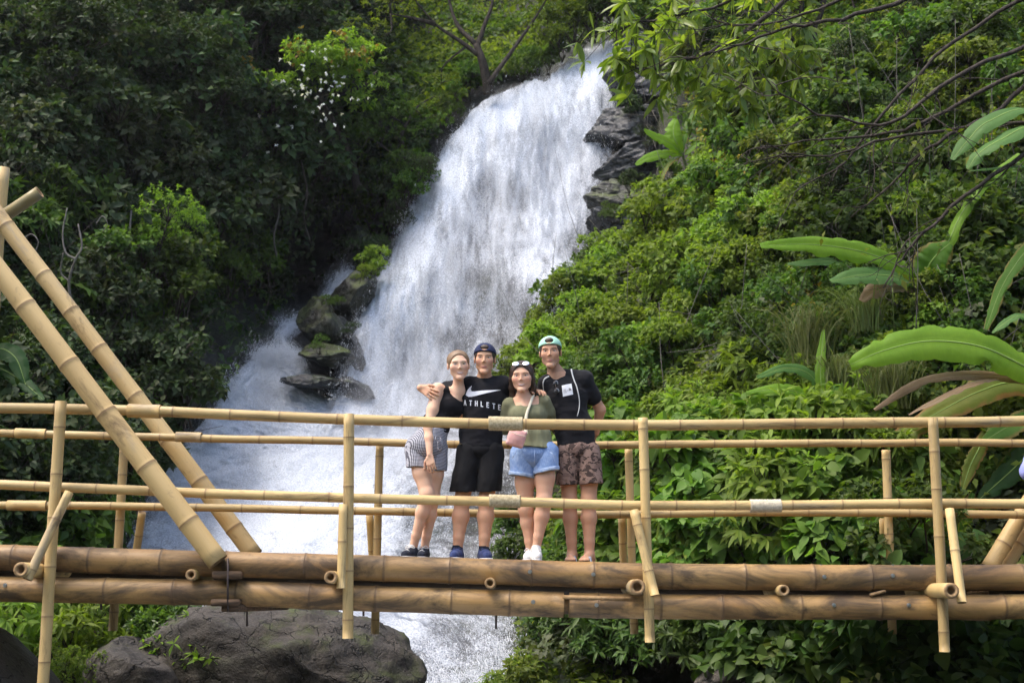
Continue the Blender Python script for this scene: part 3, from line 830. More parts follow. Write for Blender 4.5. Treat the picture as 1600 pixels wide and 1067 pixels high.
# rails, each with its joint sleeves and rope lashings
def rail(pp, Y, r, seed, joints, gap=.42):
    path = pxpath(pp, Y)
    o = bamboo("rail", path, r, gap, seed, bridge, BAM_PALE, wob=.012)
    d = smooth_path(path, 600); u, _ = unP(d)
    for x0, x1, kind in joints:
        seg_ = d[(u >= x0) & (u <= x1)]
        seg_ = seg_[[0, len(seg_) // 3, 2 * len(seg_) // 3, -1]]
        if kind == 'sleeve':
            V, F, uv, ND, mi = bamboo_mesh(seg_, r * 1.30, 2.0, seed + 7, phase=5, wall=.2, wob=0)
            mk("joint_sleeve", V, F, [BAM_PALE, BAM_END], o, uv=uv, attrs={"node": ND}, midx=mi)
        else:                                             # a wound rope: one long helix
            L = np.linalg.norm(seg_[-1] - seg_[0]); turns = int(L / .0085)
            aa = np.linspace(0, turns * 2 * math.pi, turns * 14); s_ = np.linspace(0, 1, len(aa))
            c = np.stack([np.interp(s_, np.linspace(0, 1, 4), seg_[:, k]) for k in range(3)], 1)
            T = (seg_[-1] - seg_[0]) / L; N = np.cross(T, [0, 1, 0]); N /= np.linalg.norm(N); B = np.cross(T, N)
            rr = r * 1.12 + .004 + .0022 * (fbm(np.stack([s_ * 30, s_ * 0, s_ * 0], 1), 2, seed) - .5)
            path_ = c + rr[:, None] * (np.cos(aa)[:, None] * N + np.sin(aa)[:, None] * B)
            V, F = tube(path_, .0056, 5)
            mk("rope_lashing", V, F, ROPE if kind == 'rope' else ROPE_PALE, o)
    return o
rail([(-170, 634), (0, 637), (250, 643), (545, 655), (800, 662), (1005, 663), (1300, 661), (1600, 656), (1770, 652)], YF, .040, 201, [(199, 253, 'sleeve'), (761, 819, 'rope')])
rail([(-170, 754), (0, 757), (190, 765), (545, 777), (800, 783), (1000, 789), (1200, 790), (1460, 787), (1600, 787), (1770, 785)], YF, .036, 202, [(762, 814, 'rope'), (1171, 1224, 'pale')])
rail([(-170, 672), (0, 676), (200, 681), (300, 683), (545, 690), (700, 693), (940, 694), (1300, 693), (1600, 691), (1770, 690)], YB, .034, 203, [(24, 73, 'sleeve'), (275, 317, 'sleeve')])
rail([(-170, 785), (0, 789), (200, 791), (545, 797), (700, 800), (900, 803), (1180, 801), (1400, 802), (1600, 804), (1770, 804)], YB, .034, 204, [(10, 75, 'sleeve')])

# slanted stays at both ends
bamboo("stay", [P(341, 878, YF - .16), P(165, 645, YF - .19), P(0, 427, YF - .22), P(-190, 180, YF - .25)], .079, .52, 211, bridge, BAM_STAY, r2=.074, seg=24, wall=.25, phase=.36)
bamboo("stay", [P(398, 868, YB + .20), P(236, 651, YB + .24), P(8, 352, YB + .30), P(-60, 262, YB + .32)], .078, .50, 212, bridge, BAM_STAY, r2=.076, seg=24, wall=.25, phase=.3)
bamboo("stay", [P(62, 300, YB + .46), P(10, 335, YB + .48), P(-190, 470, YB + .5)], .060, .5, 213, bridge, BAM_GREEN, seg=24, wall=.25, phase=.42)
bamboo("stay", [P(5, 263, YB + .62), P(-2, 352, YB + .63), P(-20, 620, YB + .64)], .062, .5, 214, bridge, BAM_STAY, seg=24, phase=.6)
bamboo("stay", [P(1545, 888, YB + .17), P(1600, 798, YB + .2), P(1780, 500, YB + .3)], .070, .5, 215, bridge, BAM_STAY, seg=24, phase=.25)
bamboo("stay", [P(1562, 898, YB + .30), P(1612, 815, YB + .33), P(1800, 505, YB + .4)], .070, .5, 216, bridge, BAM_STAY, seg=24, phase=.32)

# hanger at the foot of the front stay: wooden blocks on a threaded rod
V, F = box(P(356, 898, YF - .14), .20, .13, .055, bev=.006); mk("wood_block", V, F, WOOD, bridge)
V, F = box(P(354, 941, YF - .14), .20, .13, .050, bev=.006); mk("wood_block", V, F, WOOD, bridge)
V, F = box(P(402, 948, YF + .45), .13, 1.25, .055, np.array(Matrix.Rotation(-.12, 3, 'Z')), bev=.006); mk("wood_block", V, F, WOOD, bridge)
V, F = tube([P(356, 872, YF - .2), P(356, 955, YF - .2)], .008, 8); mk("threaded_rod", V, F, IRON, bridge)
for px, py0, py1 in [(386, 950, 978), (158, 945, 952), (568, 955, 962), (775, 962, 982)]:
    V, F = tube([P(px, py0 - 20, YF + .05), P(px, py1, YF + .05)], .008, 8); mk("threaded_rod", V, F, IRON, bridge)
for px, py, ax, R_ in [(828, 893, up_pts, R_UP), (927, 897, up_pts, R_UP), (1288, 901, up_pts, R_UP), (1395, 899, up_pts, R_UP), (833, 940, lo_pts, R_LO), (932, 945, lo_pts, R_LO), (1303, 945, lo_pts, R_LO), (1420, 945, lo_pts, R_LO), (8, 914, lo_pts, R_LO)]:
    p = P(px, py, YF - R_ - .004)
    p = P(px, py, YF - math.sqrt(max(1e-4, R_ ** 2 - (p[2] - float(np.interp(p[0], ax[:, 0], ax[:, 2]))) ** 2)) - .002)
    m = MB(); V, F = tube([p + [0, .01, 0], p - [0, .004, 0]], .015, 12); m.add(V, F); V, F = tube([p - [0, .003, 0], p - [0, .016, 0]], .010, 6); m.add(V, F)
    m.build("bolt", STEEL, bridge, smooth=False)
for px in (1283, 1395, 1440):
    p = P(px, 884, YF - .02); V, F = tube([p - [0, 0, .03], p + [0, 0, .012]], .010, 6); mk("bolt", V, F, STEEL, bridge, smooth=False)
# the split tongue at the joint of the lower beam and small off-cuts left between the beams
V, F = box(P(935, 934, YF - .078), .52, .012, .030, np.array(Matrix.Rotation(.03, 3, 'Y')), bev=.003); mk("splice", V, F, BAM_END, bridge)
V, F = box(P(1371, 926, YF - .05), .12, .05, .022, np.array(Matrix.Rotation(-.25, 3, 'Y')), bev=.006); mk("wedge", V, F, BAM_END, bridge)
V, F = box(P(1518, 926, YF + .45), .09, .5, .03, bev=.005); mk("wedge", V, F, BAM_END, bridge)
V, F = box(P(1521, 966, YF + .3), .085, .5, .025, bev=.005); mk("wedge", V, F, BAM_END, bridge)
# ------------------------------------------------------------------ people: one smooth surface per body, grown from rounded limbs
from mathutils.bvhtree import BVHTree
class Field:
    """Signed distance grid with smooth unions."""
    def __init__(s, lo, hi, h):
        s.lo = np.asarray(lo, float); s.h = h
        s.n = np.ceil((np.asarray(hi, float) - s.lo) / h).astype(int) + 1
        s.ax = [(s.lo[i] + np.arange(s.n[i]) * h).astype(np.float32) for i in range(3)]
        s.D = np.full(s.n, 0.12, np.float32)
    def region(s, lo, hi, pad):
        a = np.clip(np.floor((np.asarray(lo) - pad - s.lo) / s.h).astype(int), 0, s.n - 1)
        b = np.clip(np.ceil((np.asarray(hi) + pad - s.lo) / s.h).astype(int) + 1, 1, s.n)
        sl = tuple(slice(int(x), int(y)) for x, y in zip(a, b))
        g = np.meshgrid(*[s.ax[i][sl[i]] for i in range(3)], indexing='ij', sparse=True)
        return sl, g
    def comb(s, sl, d, k, op):
        A = s.D[sl]
        if op == 'add':
            if k > 0:
                hh = np.clip(0.5 + 0.5 * (A - d) / k, 0, 1); s.D[sl] = A + (d - A) * hh - k * hh * (1 - hh)
            else: s.D[sl] = np.minimum(A, d)
        elif op == 'sub':
            d = -d
            if k > 0:
                hh = np.clip(0.5 + 0.5 * (d - A) / k, 0, 1); s.D[sl] = A + (d - A) * hh + k * hh * (1 - hh)
            else: s.D[sl] = np.maximum(A, d)
    def cap(s, a, b, r1, r2, k=0.02, op='add'):
        a = np.asarray(a, float); b = np.asarray(b, float); R = max(r1, r2)
        sl, g = s.region(np.minimum(a, b) - R, np.maximum(a, b) + R, 0.03 + k)
        ba = b - a; L2 = ba @ ba + 1e-12
        px, py, pz = g[0] - a[0], g[1] - a[1], g[2] - a[2]
        tt = np.clip((px * ba[0] + py * ba[1] + pz * ba[2]) / L2, 0, 1)
        d = np.sqrt((px - ba[0]*tt)**2 + (py - ba[1]*tt)**2 + (pz - ba[2]*tt)**2) - (r1 + (r2 - r1) * tt)
        s.comb(sl, d, k, op); return s
    def chain(s, pts, rs, k=0.02):
        for i in range(len(pts) - 1): s.cap(pts[i], pts[i+1], rs[i], rs[i+1], k)
        return s
    def ell(s, c, r, R=None, k=0.02, op='add'):
        c = np.asarray(c, float); r = np.asarray(r, float); m = r.max() if R is not None else r
        sl, g = s.region(c - m, c + m, 0.03 + k)
        x, y, z = g[0] - c[0], g[1] - c[1], g[2] - c[2]
        if R is not None:
            R = np.asarray(R, float)
            x, y, z = R[0,0]*x+R[1,0]*y+R[2,0]*z, R[0,1]*x+R[1,1]*y+R[2,1]*z, R[0,2]*x+R[1,2]*y+R[2,2]*z
        k0 = np.sqrt((x/r[0])**2 + (y/r[1])**2 + (z/r[2])**2)
        k1 = np.sqrt((x/r[0]**2)**2 + (y/r[1]**2)**2 + (z/r[2]**2)**2) + 1e-9
        s.comb(sl, k0 * (k0 - 1) / k1, k, op); return s
    def half(s, p, n, k=0.0):
        """keep what lies behind the plane through p with outward normal n"""
        n = np.asarray(n, float); n = n / np.linalg.norm(n); p = np.asarray(p, float)
        g = np.meshgrid(*s.ax, indexing='ij', sparse=True)
        d = (g[0]-p[0])*n[0] + (g[1]-p[1])*n[1] + (g[2]-p[2])*n[2]
        s.D = np.maximum(s.D, d.astype(np.float32)); return s
    def wrinkle(s, amp, freq, seed, stretch=(1, 1, 1)):
        idx = np.argwhere(np.abs(s.D) < 0.02 + amp)
        p = s.lo + idx * s.h
        n = fbm(p * np.asarray(stretch) * freq, 3, seed) - 0.5
        s.D[tuple(idx.T)] += (n * 2 * amp).astype(np.float32); return s
    def mesh(s):
        D = s.D; h = s.h
        c8 = [(i, j, k) for i in (0, 1) for j in (0, 1) for k in (0, 1)]
        nx, ny, nz = D.shape
        S = D < 0
        cnt = np.zeros((nx-1, ny-1, nz-1), np.int8)
        for i, j, k in c8: cnt += S[i:nx-1+i, j:ny-1+j, k:nz-1+k]
        act = (cnt > 0) & (cnt < 8)
        idx = np.argwhere(act)
        vid = np.full(act.shape, -1, np.int32); vid[act] = np.arange(len(idx))
        val = np.stack([D[idx[:, 0]+i, idx[:, 1]+j, idx[:, 2]+k] for i, j, k in c8], 1)
        acc = np.zeros((len(idx), 3)); num = np.zeros(len(idx))
        for a in range(8):
            for b in range(a + 1, 8):
                ca, cb = np.array(c8[a]), np.array(c8[b])
                if np.abs(ca - cb).sum() != 1: continue
                va, vb = val[:, a], val[:, b]
                m = (va < 0) != (vb < 0)
                tt = np.where(m, va / np.where(m, va - vb, 1), 0)
                acc += m[:, None] * (ca + (cb - ca) * tt[:, None]); num += m
        V = s.lo + (idx + acc / num[:, None]) * h
        F = []
        for ax in range(3):
            sl0 = [slice(None)] * 3; sl1 = [slice(None)] * 3
            sl0[ax] = slice(0, -1); sl1[ax] = slice(1, None)
            A, B = S[tuple(sl0)], S[tuple(sl1)]
            e = np.argwhere(A != B)
            u, w = [(1, 2), (2, 0), (0, 1)][ax]
            ok = (e[:, u] > 0) & (e[:, w] > 0) & (e[:, u] < D.shape[u]-1) & (e[:, w] < D.shape[w]-1)
            e = e[ok]
            def q(du, dw):
                f = e.copy(); f[:, u] -= du; f[:, w] -= dw; return vid[f[:, 0], f[:, 1], f[:, 2]]
            quad = np.stack([q(1, 1), q(0, 1), q(0, 0), q(1, 0)], 1)
            flip = ~A[tuple(e.T)]
            quad[flip] = quad[flip][:, ::-1]
            F.append(quad)
        return V, np.concatenate(F).astype(np.int32)

def rotm(yaw=0, pitch=0, roll=0):
    """head turn: yaw>0 looks to image right, roll>0 tilts the top to image right, pitch>0 looks up"""
    return np.array(Matrix.Rotation(yaw, 3, 'Z') @ Matrix.Rotation(-pitch, 3, 'X') @ Matrix.Rotation(roll, 3, 'Y'))

SKIN_TONES = {}
def skin_mat(name, base, warm):
    t = NT(name)
    v = t.coord('Object')
    n = t.noise(v, 9, 4, .6); f = t.noise(v, 160, 2, .5)
    c = t.mix(t.ramp(n, [(.35, 0.0), (.7, .5)]), base, warm)
    c = t.mix(t.attr("tint_amt"), c, t.attr("tint", 'Color'))
    t.bsdf(c, 0.62, 0.2, t.bump(f, .12, .002), Subsurface_Weight=0.12, Subsurface_Scale=0.02)
    return t.m
SKIN_A = skin_mat("fair_skin", (.70, .455, .315), (.64, .35, .225))
SKIN_B = skin_mat("sunned_skin", (.61, .36, .23), (.56, .285, .17))
SKIN_C = skin_mat("rosy_skin", (.65, .395, .265), (.60, .30, .19))
SKIN_D = skin_mat("tanned_skin", (.55, .315, .20), (.51, .245, .14))

def cloth_mat(name, a, b, scale=8, rough=.9, weave=True):
    t = NT(name); v = t.coord('Object')
    c = t.mix(t.ramp(t.noise(v, scale, 5, .6), [(.35, 0.0), (.68, 1.0)]), a, b)
    t.bsdf(c, rough, .12, t.bump(t.noise(v, 300 if weave else 120, 2), .15, .002), Sheen_Weight=0.05)
    return t.m
BLACK_TEE = cloth_mat("black_jersey", (.010, .010, .012), (.018, .018, .021))
BLACK_TOP = cloth_mat("black_knit", (.008, .008, .009), (.014, .013, .015))
BLACK_SHORTS = cloth_mat("black_shorts_fabric", (.007, .007, .008), (.013, .013, .014), rough=.75)
OLIVE = cloth_mat("olive_cotton", (.155, .155, .088), (.20, .20, .118), 12)
t = NT("denim"); v = t.coord('Object')
c = t.ramp(t.noise(v, 7, 5, .6), [(.3, (.085, .15, .33)), (.55, (.16, .26, .48)), (.75, (.36, .46, .64))])
c = t.mix(t.ramp(t.noise(t.coord('Object', (1, 1, .2)), 220, 2), [(.4, 0.0), (.7, .35)]), c, (.5, .6, .75))
t.bsdf(c, .85, .15, t.bump(t.noise(v, 60, 4), .35, .006)); DENIM = t.m
DENIM_PALE = cloth_mat("frayed_denim", (.22, .32, .52), (.45, .54, .68), 30)
t = NT("camouflage_cloth"); v = t.coord('Object')
c = t.ramp(t.noise(v, 22, 3, .6, .8), [(.47, (.26, .175, .14)), (.50, (.065, .045, .038))], 'CONSTANT')
c = t.mix(t.ramp(t.noise(t.coord('Object', (1, 1, 1.3)), 15, 2, .5, .6), [(.56, 0.0), (.58, 1.0)]), c, (.19, .125, .10))
t.bsdf(c, .9, .1, t.bump(t.noise(v, 40, 3), .2, .004)); CAMO = t.m
t = NT("gingham"); v = t.coord('Object', (1, 1, 1))
ck = []
sx = t.n("ShaderNodeSeparateXYZ"); t.l(v, sx.inputs[0])
for o_ in (0, 2):
    w = t.math('FRACT', t.math('MULTIPLY', t.math('ADD', sx.outputs[o_], t.math('MULTIPLY', sx.outputs[1], .7 if o_ == 0 else .15)), 1 / .0115))
    ck.append(t.math('GREATER_THAN', w, .5))
s2 = t.math('MULTIPLY', t.math('ADD', ck[0], ck[1]), .5)
t.bsdf(t.ramp(s2, [(.2, (.62, .62, .66)), (.5, (.20, .20, .23)), (.8, (.018, .018, .025))]), .9, .1, t.bump(t.noise(v, 60, 3), .3, .004)); GINGHAM = t.m
NAVY_CAP = cloth_mat("navy_cap_cloth", (.018, .024, .06), (.026, .034, .08))
MINT_CAP = cloth_mat("mint_cap_cloth", (.30, .55, .42), (.36, .62, .48))
PINK = cloth_mat("pink_leather", (.62, .33, .30), (.70, .39, .35), rough=.55, weave=False)
STRAP_CREAM = cloth_mat("cream_strap", (.60, .54, .40), (.68, .62, .48))
STRAP_GREY = cloth_mat("pale_grey_cord", (.52, .53, .52), (.62, .63, .62))
LAVENDER = cloth_mat("lavender_cotton", (.17, .20, .52), (.34, .37, .66))
WHITE_PRINT = cloth_mat("white_print", (.74, .75, .78), (.78, .79, .82), weave=False)
SHOE_DARK = cloth_mat("dark_shoe_mesh", (.014, .016, .024), (.03, .034, .05), 30)
SHOE_NAVY = cloth_mat("navy_shoe_mesh", (.02, .03, .09), (.05, .07, .17), 20)
SHOE_WHITE = cloth_mat("white_shoe_mesh", (.66, .66, .64), (.74, .74, .72))
SOLE_WHITE = cloth_mat("white_sole", (.66, .66, .66), (.74, .74, .74), weave=False)
SANDAL = cloth_mat("grey_sandal_band", (.42, .43, .46), (.6, .6, .62))
t = NT("eye_white"); t.bsdf((.70, .68, .65), .2, .5); EYE = t.m
t = NT("iris_dark"); t.bsdf((.025, .02, .018), .15, .5); IRIS = t.m
LIPS = cloth_mat("lip_skin", (.42, .175, .15), (.47, .21, .18), 30, .5, weave=False)
t = NT("teeth"); t.bsdf((.78, .75, .68), .25, .5); TEETH = t.m
t = NT("sunglass_lens"); t.bsdf((.85, .87, .88), .08, .6, Metallic=.85); LENS = t.m
t = NT("dark_lens"); t.bsdf((.02, .02, .022), .08, .6); LENS_DARK = t.m
def hair_mat(name, a, b):
    t = NT(name); v = t.coord('Object', (1, 1, .25))
    n = t.noise(v, 130, 3, .6)
    t.bsdf(t.mix(n, a, b), .42, .4, t.bump(n, .6, .006)); return t.m
HAIR_BLOND = hair_mat("light_brown_hair", (.085, .05, .028), (.33, .21, .11))
HAIR_DARK = hair_mat("dark_brown_hair", (.018, .011, .008), (.07, .04, .025))
HAIR_BROWN = hair_mat("brown_hair", (.03, .02, .012), (.09, .055, .032))
LIP = (.46, .19, .165)

def add_head(fd, c, R, sc=1.0, fem=False, smile=0.0):
    """Head prims; c: head centre, R: rotation. returns local->world"""
    fx, fz = (1.09, .95) if fem else (1.02, .98)
    w = lambda x, y, z: c + R @ (np.array([x * fx, y, z * fz]) * sc)
    w.f = np.array([fx, 1, fz])
    E = lambda p, r, k=.02, op='add': fd.ell(w(*p), np.array(r) * w.f * sc, R, k * sc, op)
    C = lambda p, q, r1, r2, k=.02: fd.cap(w(*p), w(*q), r1 * sc, r2 * sc, k * sc)
    E((0, .020, .040), (.0735, .094, .079), .0)
    E((0, -.028, -.020), (.060 if fem else .056, .056, .076), .018)
    jx, jr = (.043, .014) if fem else (.045, .016)
    for s in (-1, 1):
        E((s * (.043 if fem else .041), -.044, -.012), (.018, .024, .020), .030)                    # cheekbone
        C((s * jx, -.008, -.056), (s * .013, -.064, -.097), jr, .014, .028)      # jaw
        E((s * .031, -.0965, .013), (.0150, .0110, .008), .018, 'sub')            # eye socket
        E((s * .074, .010, .000), (.007, .018, .030), .006)                      # ear
    E((0, -.072, -.099), (.016 if fem else .021, .014, .014), .022)
    C((0, -.077, .024), (0, -.0940 if fem else -.0975, -.016), .0046, .0064 if fem else .0074, .009)                   # nose
    for s in (-1, 1): E((s * .0090, -.084, -.022), (.0060, .008, .005), .008)
    E((0, -.0700, -.0560), (.021, .010, .006), .010)
    E((0, -.0690, -.0650), (.017, .010, .006), .010)
    E((0, -.0640, .034), (.050, .014, .012), .020)                                # forehead above the brows
    return w

def face_tint(V, c, R, sc, smile=0.0, stubble=0.0, blush=0.0):
    f_ = np.array([1.09, 1, .95]) if smile == 1 else np.array([1.02, 1, .98])
    """colour of lips, cheeks and stubble on the skin mesh"""
    q = (V - c) @ R / sc / f_
    x, y, z = q.T
    face = (y < -.05) & (np.abs(z) < .2)
    zc = -.0595 + smile * .007 * (np.abs(x) / .025) ** 2
    lip = np.exp(-((x / (.0215 + .004 * smile)) ** 4)) * np.exp(-((z - zc) / .0075) ** 4) * face
    st = stubble * np.clip((-.035 - z) / .03, 0, 1) * (z > -.14) * (y < .03)
    bl = blush * sum(np.exp(-(((x - s * .042) / .022) ** 2 + ((z + .018) / .02) ** 2)) for s in (-1, 1)) * face
    tint = np.zeros((len(V), 3)); amt = np.zeros(len(V))
    for a, col in ((bl, (.60, .24, .19)), (st, (.22, .135, .095)), (lip * .25, LIP)):
        tint = tint * (1 - a[:, None]) + np.array(col) * a[:, None]; amt = np.maximum(amt, a)
    tint = np.where(amt[:, None] > 1e-3, tint / np.maximum(amt, 1e-3)[:, None], 0)
    return np.clip(tint, 0, 1), np.clip(amt, 0, 1)

def ico(c, r, R=np.eye(3), sub=2):
    bm = bmesh.new(); bmesh.ops.create_icosphere(bm, subdivisions=sub, radius=1)
    V = np.array([v.co[:] for v in bm.verts]); F = np.array([[v.index for v in f.verts] for f in bm.faces]); bm.free()
    return c + (V * np.asarray(r)) @ np.asarray(R).T, F

def face_parts(root, w, R, sc, brow_mat, gaze=(0, 0), smile=0.0, fem=False, squint=.7, skin=None):
    """eyes, brows and mouth laid onto the finished face surface"""
    V, F = skin
    c0 = w(0, 0, 0); near = np.linalg.norm(V - c0, axis=1) < .2 * sc
    F = F[near[F].all(1)]
    bvh = BVHTree.FromPolygons([tuple(v) for v in V], [tuple(int(i) for i in f) for f in F])
    fwd = Vector(R @ np.array([0, 1.0, 0]))
    def on(x, z, out=0.0):
        o = w(x, -.25, z); h = bvh.ray_cast(Vector(o), fwd)
        return (np.array(h[0]) if h[0] else w(x, -.08, z)) - np.array(fwd) * out * sc
    def strip(pts, r, name, mat, par, n=14, flat=1.0):
        V_, F_ = tube(smooth_path([on(*p) for p in pts], n), np.interp(np.linspace(0, 1, n), np.linspace(0, 1, len(r)), r) * sc, 7)
        return mk(name, V_, F_, mat, par)
    for s in (-1, 1):
        V_, F_ = ico(on(s * .031, .011, -.0045), np.array([.0125, .0070, .0062 * squint]) * sc, R, 3); e = mk("eye", V_, F_, EYE, root)
        V_, F_ = ico(on(s * .031 + gaze[0] * .003, .0112, .0006), np.array([.0060, .0022, .0058 * squint]) * sc, R); mk("iris", V_, F_, IRIS, e)
        q = .0058 * squint
        strip([(s * .0185, .0105), (s * .024, .0112 + q), (s * .032, .0118 + q), (s * .040, .0108 + q * .8), (s * .0465, .0095)], [.0008, .0018, .0020, .0012], "eyelid", IRIS if fem else brow_mat, e)
        strip([(s * .014, .0275), (s * .024, .0305), (s * .036, .0312), (s * .047, .0265)], [.0014, .0026 if not fem else .0017, .0024 if not fem else .0015, .0008], "eyebrow", brow_mat, root)
    k = smile
    xs = np.linspace(-1, 1, 7); Wm = .0205 + .004 * k
    line = lambda dz, up: [(x * Wm, -.0600 + up * k * x * x + dz * (1 - x * x)) for x in xs]
    m = strip(line(.0030 + .0010 * k, .0068), [.0010, .0026, .0024, .0026, .0010], "lips", LIPS, root)
    strip(line(-.0042 - .0022 * k, .0068), [.0010, .0030, .0036, .0030, .0010], "lower_lip", LIPS, m)
    if k > .5: strip([(x * .92, z) for x, z in line(-.0004, .0062)], [.0010, .0030, .0034, .0030, .0010], "teeth", TEETH, m)
    else: strip([(x * .95, z) for x, z in line(-.0006, .0060)], [.0006, .0010, .0009, .0010, .0006], "mouth_line", IRIS, m)

def hand(fd, wrist, tip, palm_n, size=1.0, curl=.35, spread=.18, thumb=1, rs=1.0):
    """Wrist to middle finger tip direction, palm_n: the way the palm faces; thumb = +1/-1 side along cross(dir, palm)."""
    wrist = np.asarray(wrist, float); d = np.asarray(tip, float) - wrist; d /= np.linalg.norm(d)
    n = np.asarray(palm_n, float); n = n - d * (n @ d); n /= np.linalg.norm(n); s = np.cross(d, n) * thumb
    L = .185 * size
    kn = []
    for i, (o, f) in enumerate(((.030, .075), (.010, .083), (-.011, .078), (-.030, .062))):
        base = wrist + d * (.090 - .006 * abs(i - 1)) * size + s * o * size
        fd.cap(wrist + d * .02 * size + s * o * .6 * size, base, .0135 * size, .0105 * size * rs, .012)
        a, ang = base, .12
        dirn = d + s * spread * (o / .03) * .5
        for seg_, (ln, r) in enumerate(((f * .48, .0092), (f * .30, .0083), (f * .22, .0074))):
            ang += curl * (.5 + .4 * seg_)
            v = dirn * math.cos(ang) + n * math.sin(ang); v = v / np.linalg.norm(v)
            b = a + v * ln * size; fd.cap(a, b, r * size * rs, r * .94 * size * rs, .004); a = b
    t0 = wrist + d * .03 * size + s * .022 * size
    t1 = t0 + (d * .55 + s * .75 + n * .25) * .042 * size; t2 = t1 + (d * .85 + s * .35 + n * .3) * .032 * size; t3 = t2 + (d * .95 + s * .1 + n * .35) * .024 * size
    fd.cap(t0, t1, .0155 * size, .0115 * size, .012); fd.cap(t1, t2, .0110 * size, .0098 * size, .005); fd.cap(t2, t3, .0098 * size, .008 * size, .004)

def leg(fd, hip, knee, ankle, rt, rk, rc, ra, front):
    """thigh and calf with muscle shape; front: unit vector the leg faces"""
    hip, knee, ankle = map(lambda a: np.asarray(a, float), (hip, knee, ankle)); front = np.asarray(front, float)
    m = hip * .5 + knee * .5 + front * .006
    fd.cap(hip, m, rt, (rt + rk) / 2 * 1.06, .02); fd.cap(m, knee, (rt + rk) / 2 * 1.06, rk, .03)
    fd.ell(knee + front * rk * .22, (rk * .74, rk * .78, rk * .95), None, .03)
    cal = knee * .68 + ankle * .32 - front * rc * .18
    low = knee * .25 + ankle * .75
    fd.cap(knee, cal, rk * .95, rc * .97, .04); fd.cap(cal, low, rc, ra * 1.12, .03); fd.cap(low, ankle, ra * 1.12, ra, .015)

def foot(fd, ankle, toe_dir, length=.25, r=.036, floor=0.0):
    """bare foot under an ankle point"""
    d = np.array([toe_dir[0], toe_dir[1], 0.0]); d /= np.linalg.norm(d)
    a = np.asarray(ankle, float)
    heel = np.array([a[0], a[1], floor + r * .85]) - d * .045; ball = np.array([a[0], a[1], floor + r * .72]) + d * (length * .52); toe = np.array([a[0], a[1], floor + r * .5]) + d * (length * .72)
    fd.cap(a, heel, r * .95, r * .85, .02); fd.cap(heel, ball, r * .85, r * .78, .03); fd.cap(a, ball, r * .9, r * .6, .03)
    s = np.cross(d, [0, 0, 1])
    for i in range(5):
        o = (i - 2) * .017
        fd.cap(ball + s * o * .7, toe + s * o - d * abs(i - 1.2) * .007, r * .45, .0105, .012)

def shoe(root, name, ankle, toe_dir, floor, mat, sole_mat, length=.27, wid=.044, high=.0, laces=None, sock=None):
    d = np.array([toe_dir[0], toe_dir[1], 0.0]); d /= np.linalg.norm(d); s = np.cross(d, [0, 0, 1])
    a = np.asarray(ankle, float); b0 = np.array([a[0], a[1], floor])
    lo = np.minimum(b0 - .25, b0 + d * .25 - .12); hi = np.maximum(b0 + .25, b0 + d * .3 + .12); lo[2] = floor - .02; hi[2] = floor + .2
    fd = Field(lo, hi, .0045)
    heel = b0 - d * .055 + [0, 0, .05]; mid = b0 + d * length * .28 + [0, 0, .045]; toe = b0 + d * (length * .60) + [0, 0, .036]
    fd.cap(heel, mid, wid * .98, wid, .03); fd.cap(mid, toe, wid, wid * .80, .03); fd.cap(a + [0, 0, high * .5 - .0], b0 + [0, 0, .055] + d * .02, wid * .95, wid * .98, .03)
    fd.half(b0 + [0, 0, .022], (0, 0, -1)); fd.half([a[0], a[1], floor + .098 + high], (-d * .35 + [0, 0, 1]))
    V, F = fd.mesh(); o = mk(name, V, F, mat, root)
    fs = Field(lo, hi, .0045)
    for p, q, r in ((heel, mid, wid * 1.08), (mid, toe, wid * 1.06)):
        fs.cap([*p[:2], floor + .02], [*q[:2], floor + .02], r, r * .92, .03)
    fs.half(b0 + [0, 0, .003], (0, 0, -1)); fs.half(b0 + [0, 0, .026], (0, 0, 1))
    V, F = fs.mesh(); mk("sole", V, F, sole_mat, o)
    if laces is not None:
        m = MB()
        for k in range(4):
            c = b0 + d * (.055 + k * .022) + [0, 0, .094 - k * .007]
            V, F = tube(smooth_path([c - s * .024 - [0, 0, .010], c - [0, 0, -.004], c + s * .024 - [0, 0, .010]], 8), .0035, 6); m.add(V, F)
        for sg in (-1, 1):
            c = b0 + d * .055 + [0, 0, .10]
            V, F = tube(smooth_path([c, c + s * sg * .022 + [0, 0, .014], c + s * sg * .04 - [0, 0, .008], c + s * sg * .02 + d * .012 - [0, 0, .004], c], 14), .003, 6); m.add(V, F)
        m.build("lace", laces, o)
    if sock is not None:
        V, F = tube([a + [0, 0, .035 + high], a - [0, 0, .02]], [wid * .93, wid * .95], 16, cap=False); mk("sock", V, F, sock, o)
    return o

def trouser_legs(parent, mat, legs, seed, amp=.008, freq=12, cuff=None):
    # each leg of the shorts: (hip, end, r_top, r_end, hem point, hem normal)
    for i, (a, b, r1, r2, hp, hn) in enumerate(legs):
        fl = Field(np.minimum(a, b) - r2 - .08, np.maximum(a, b) + r2 + .08, .0055)
        fl.cap(a, b, r1, r2, 0); fl.half(hp, hn); fl.wrinkle(amp, freq, seed + i, (1.3, 1, .8))
        V, F = fl.mesh(); o = mk("trouser_leg", V, F, mat, parent)
        if cuff is not None:
            fl = Field(np.minimum(a, b) - r2 - .08, np.maximum(a, b) + r2 + .08, .0055)
            hn = np.asarray(hn, float) / np.linalg.norm(hn)
            fl.cap(a, b, r1 + .005, r2 + .005, 0); fl.half(np.asarray(hp) + hn * .004, hn); fl.half(np.asarray(hp) - hn * .026, -hn); fl.wrinkle(.004, 20, seed + 9 + i)
            V, F = fl.mesh(); mk("cuff", V, F, cuff, o)

def cloth(root, name, mat, fd, **kw):
    V, F = fd.mesh(); return mk(name, V, F, mat, root, **kw)

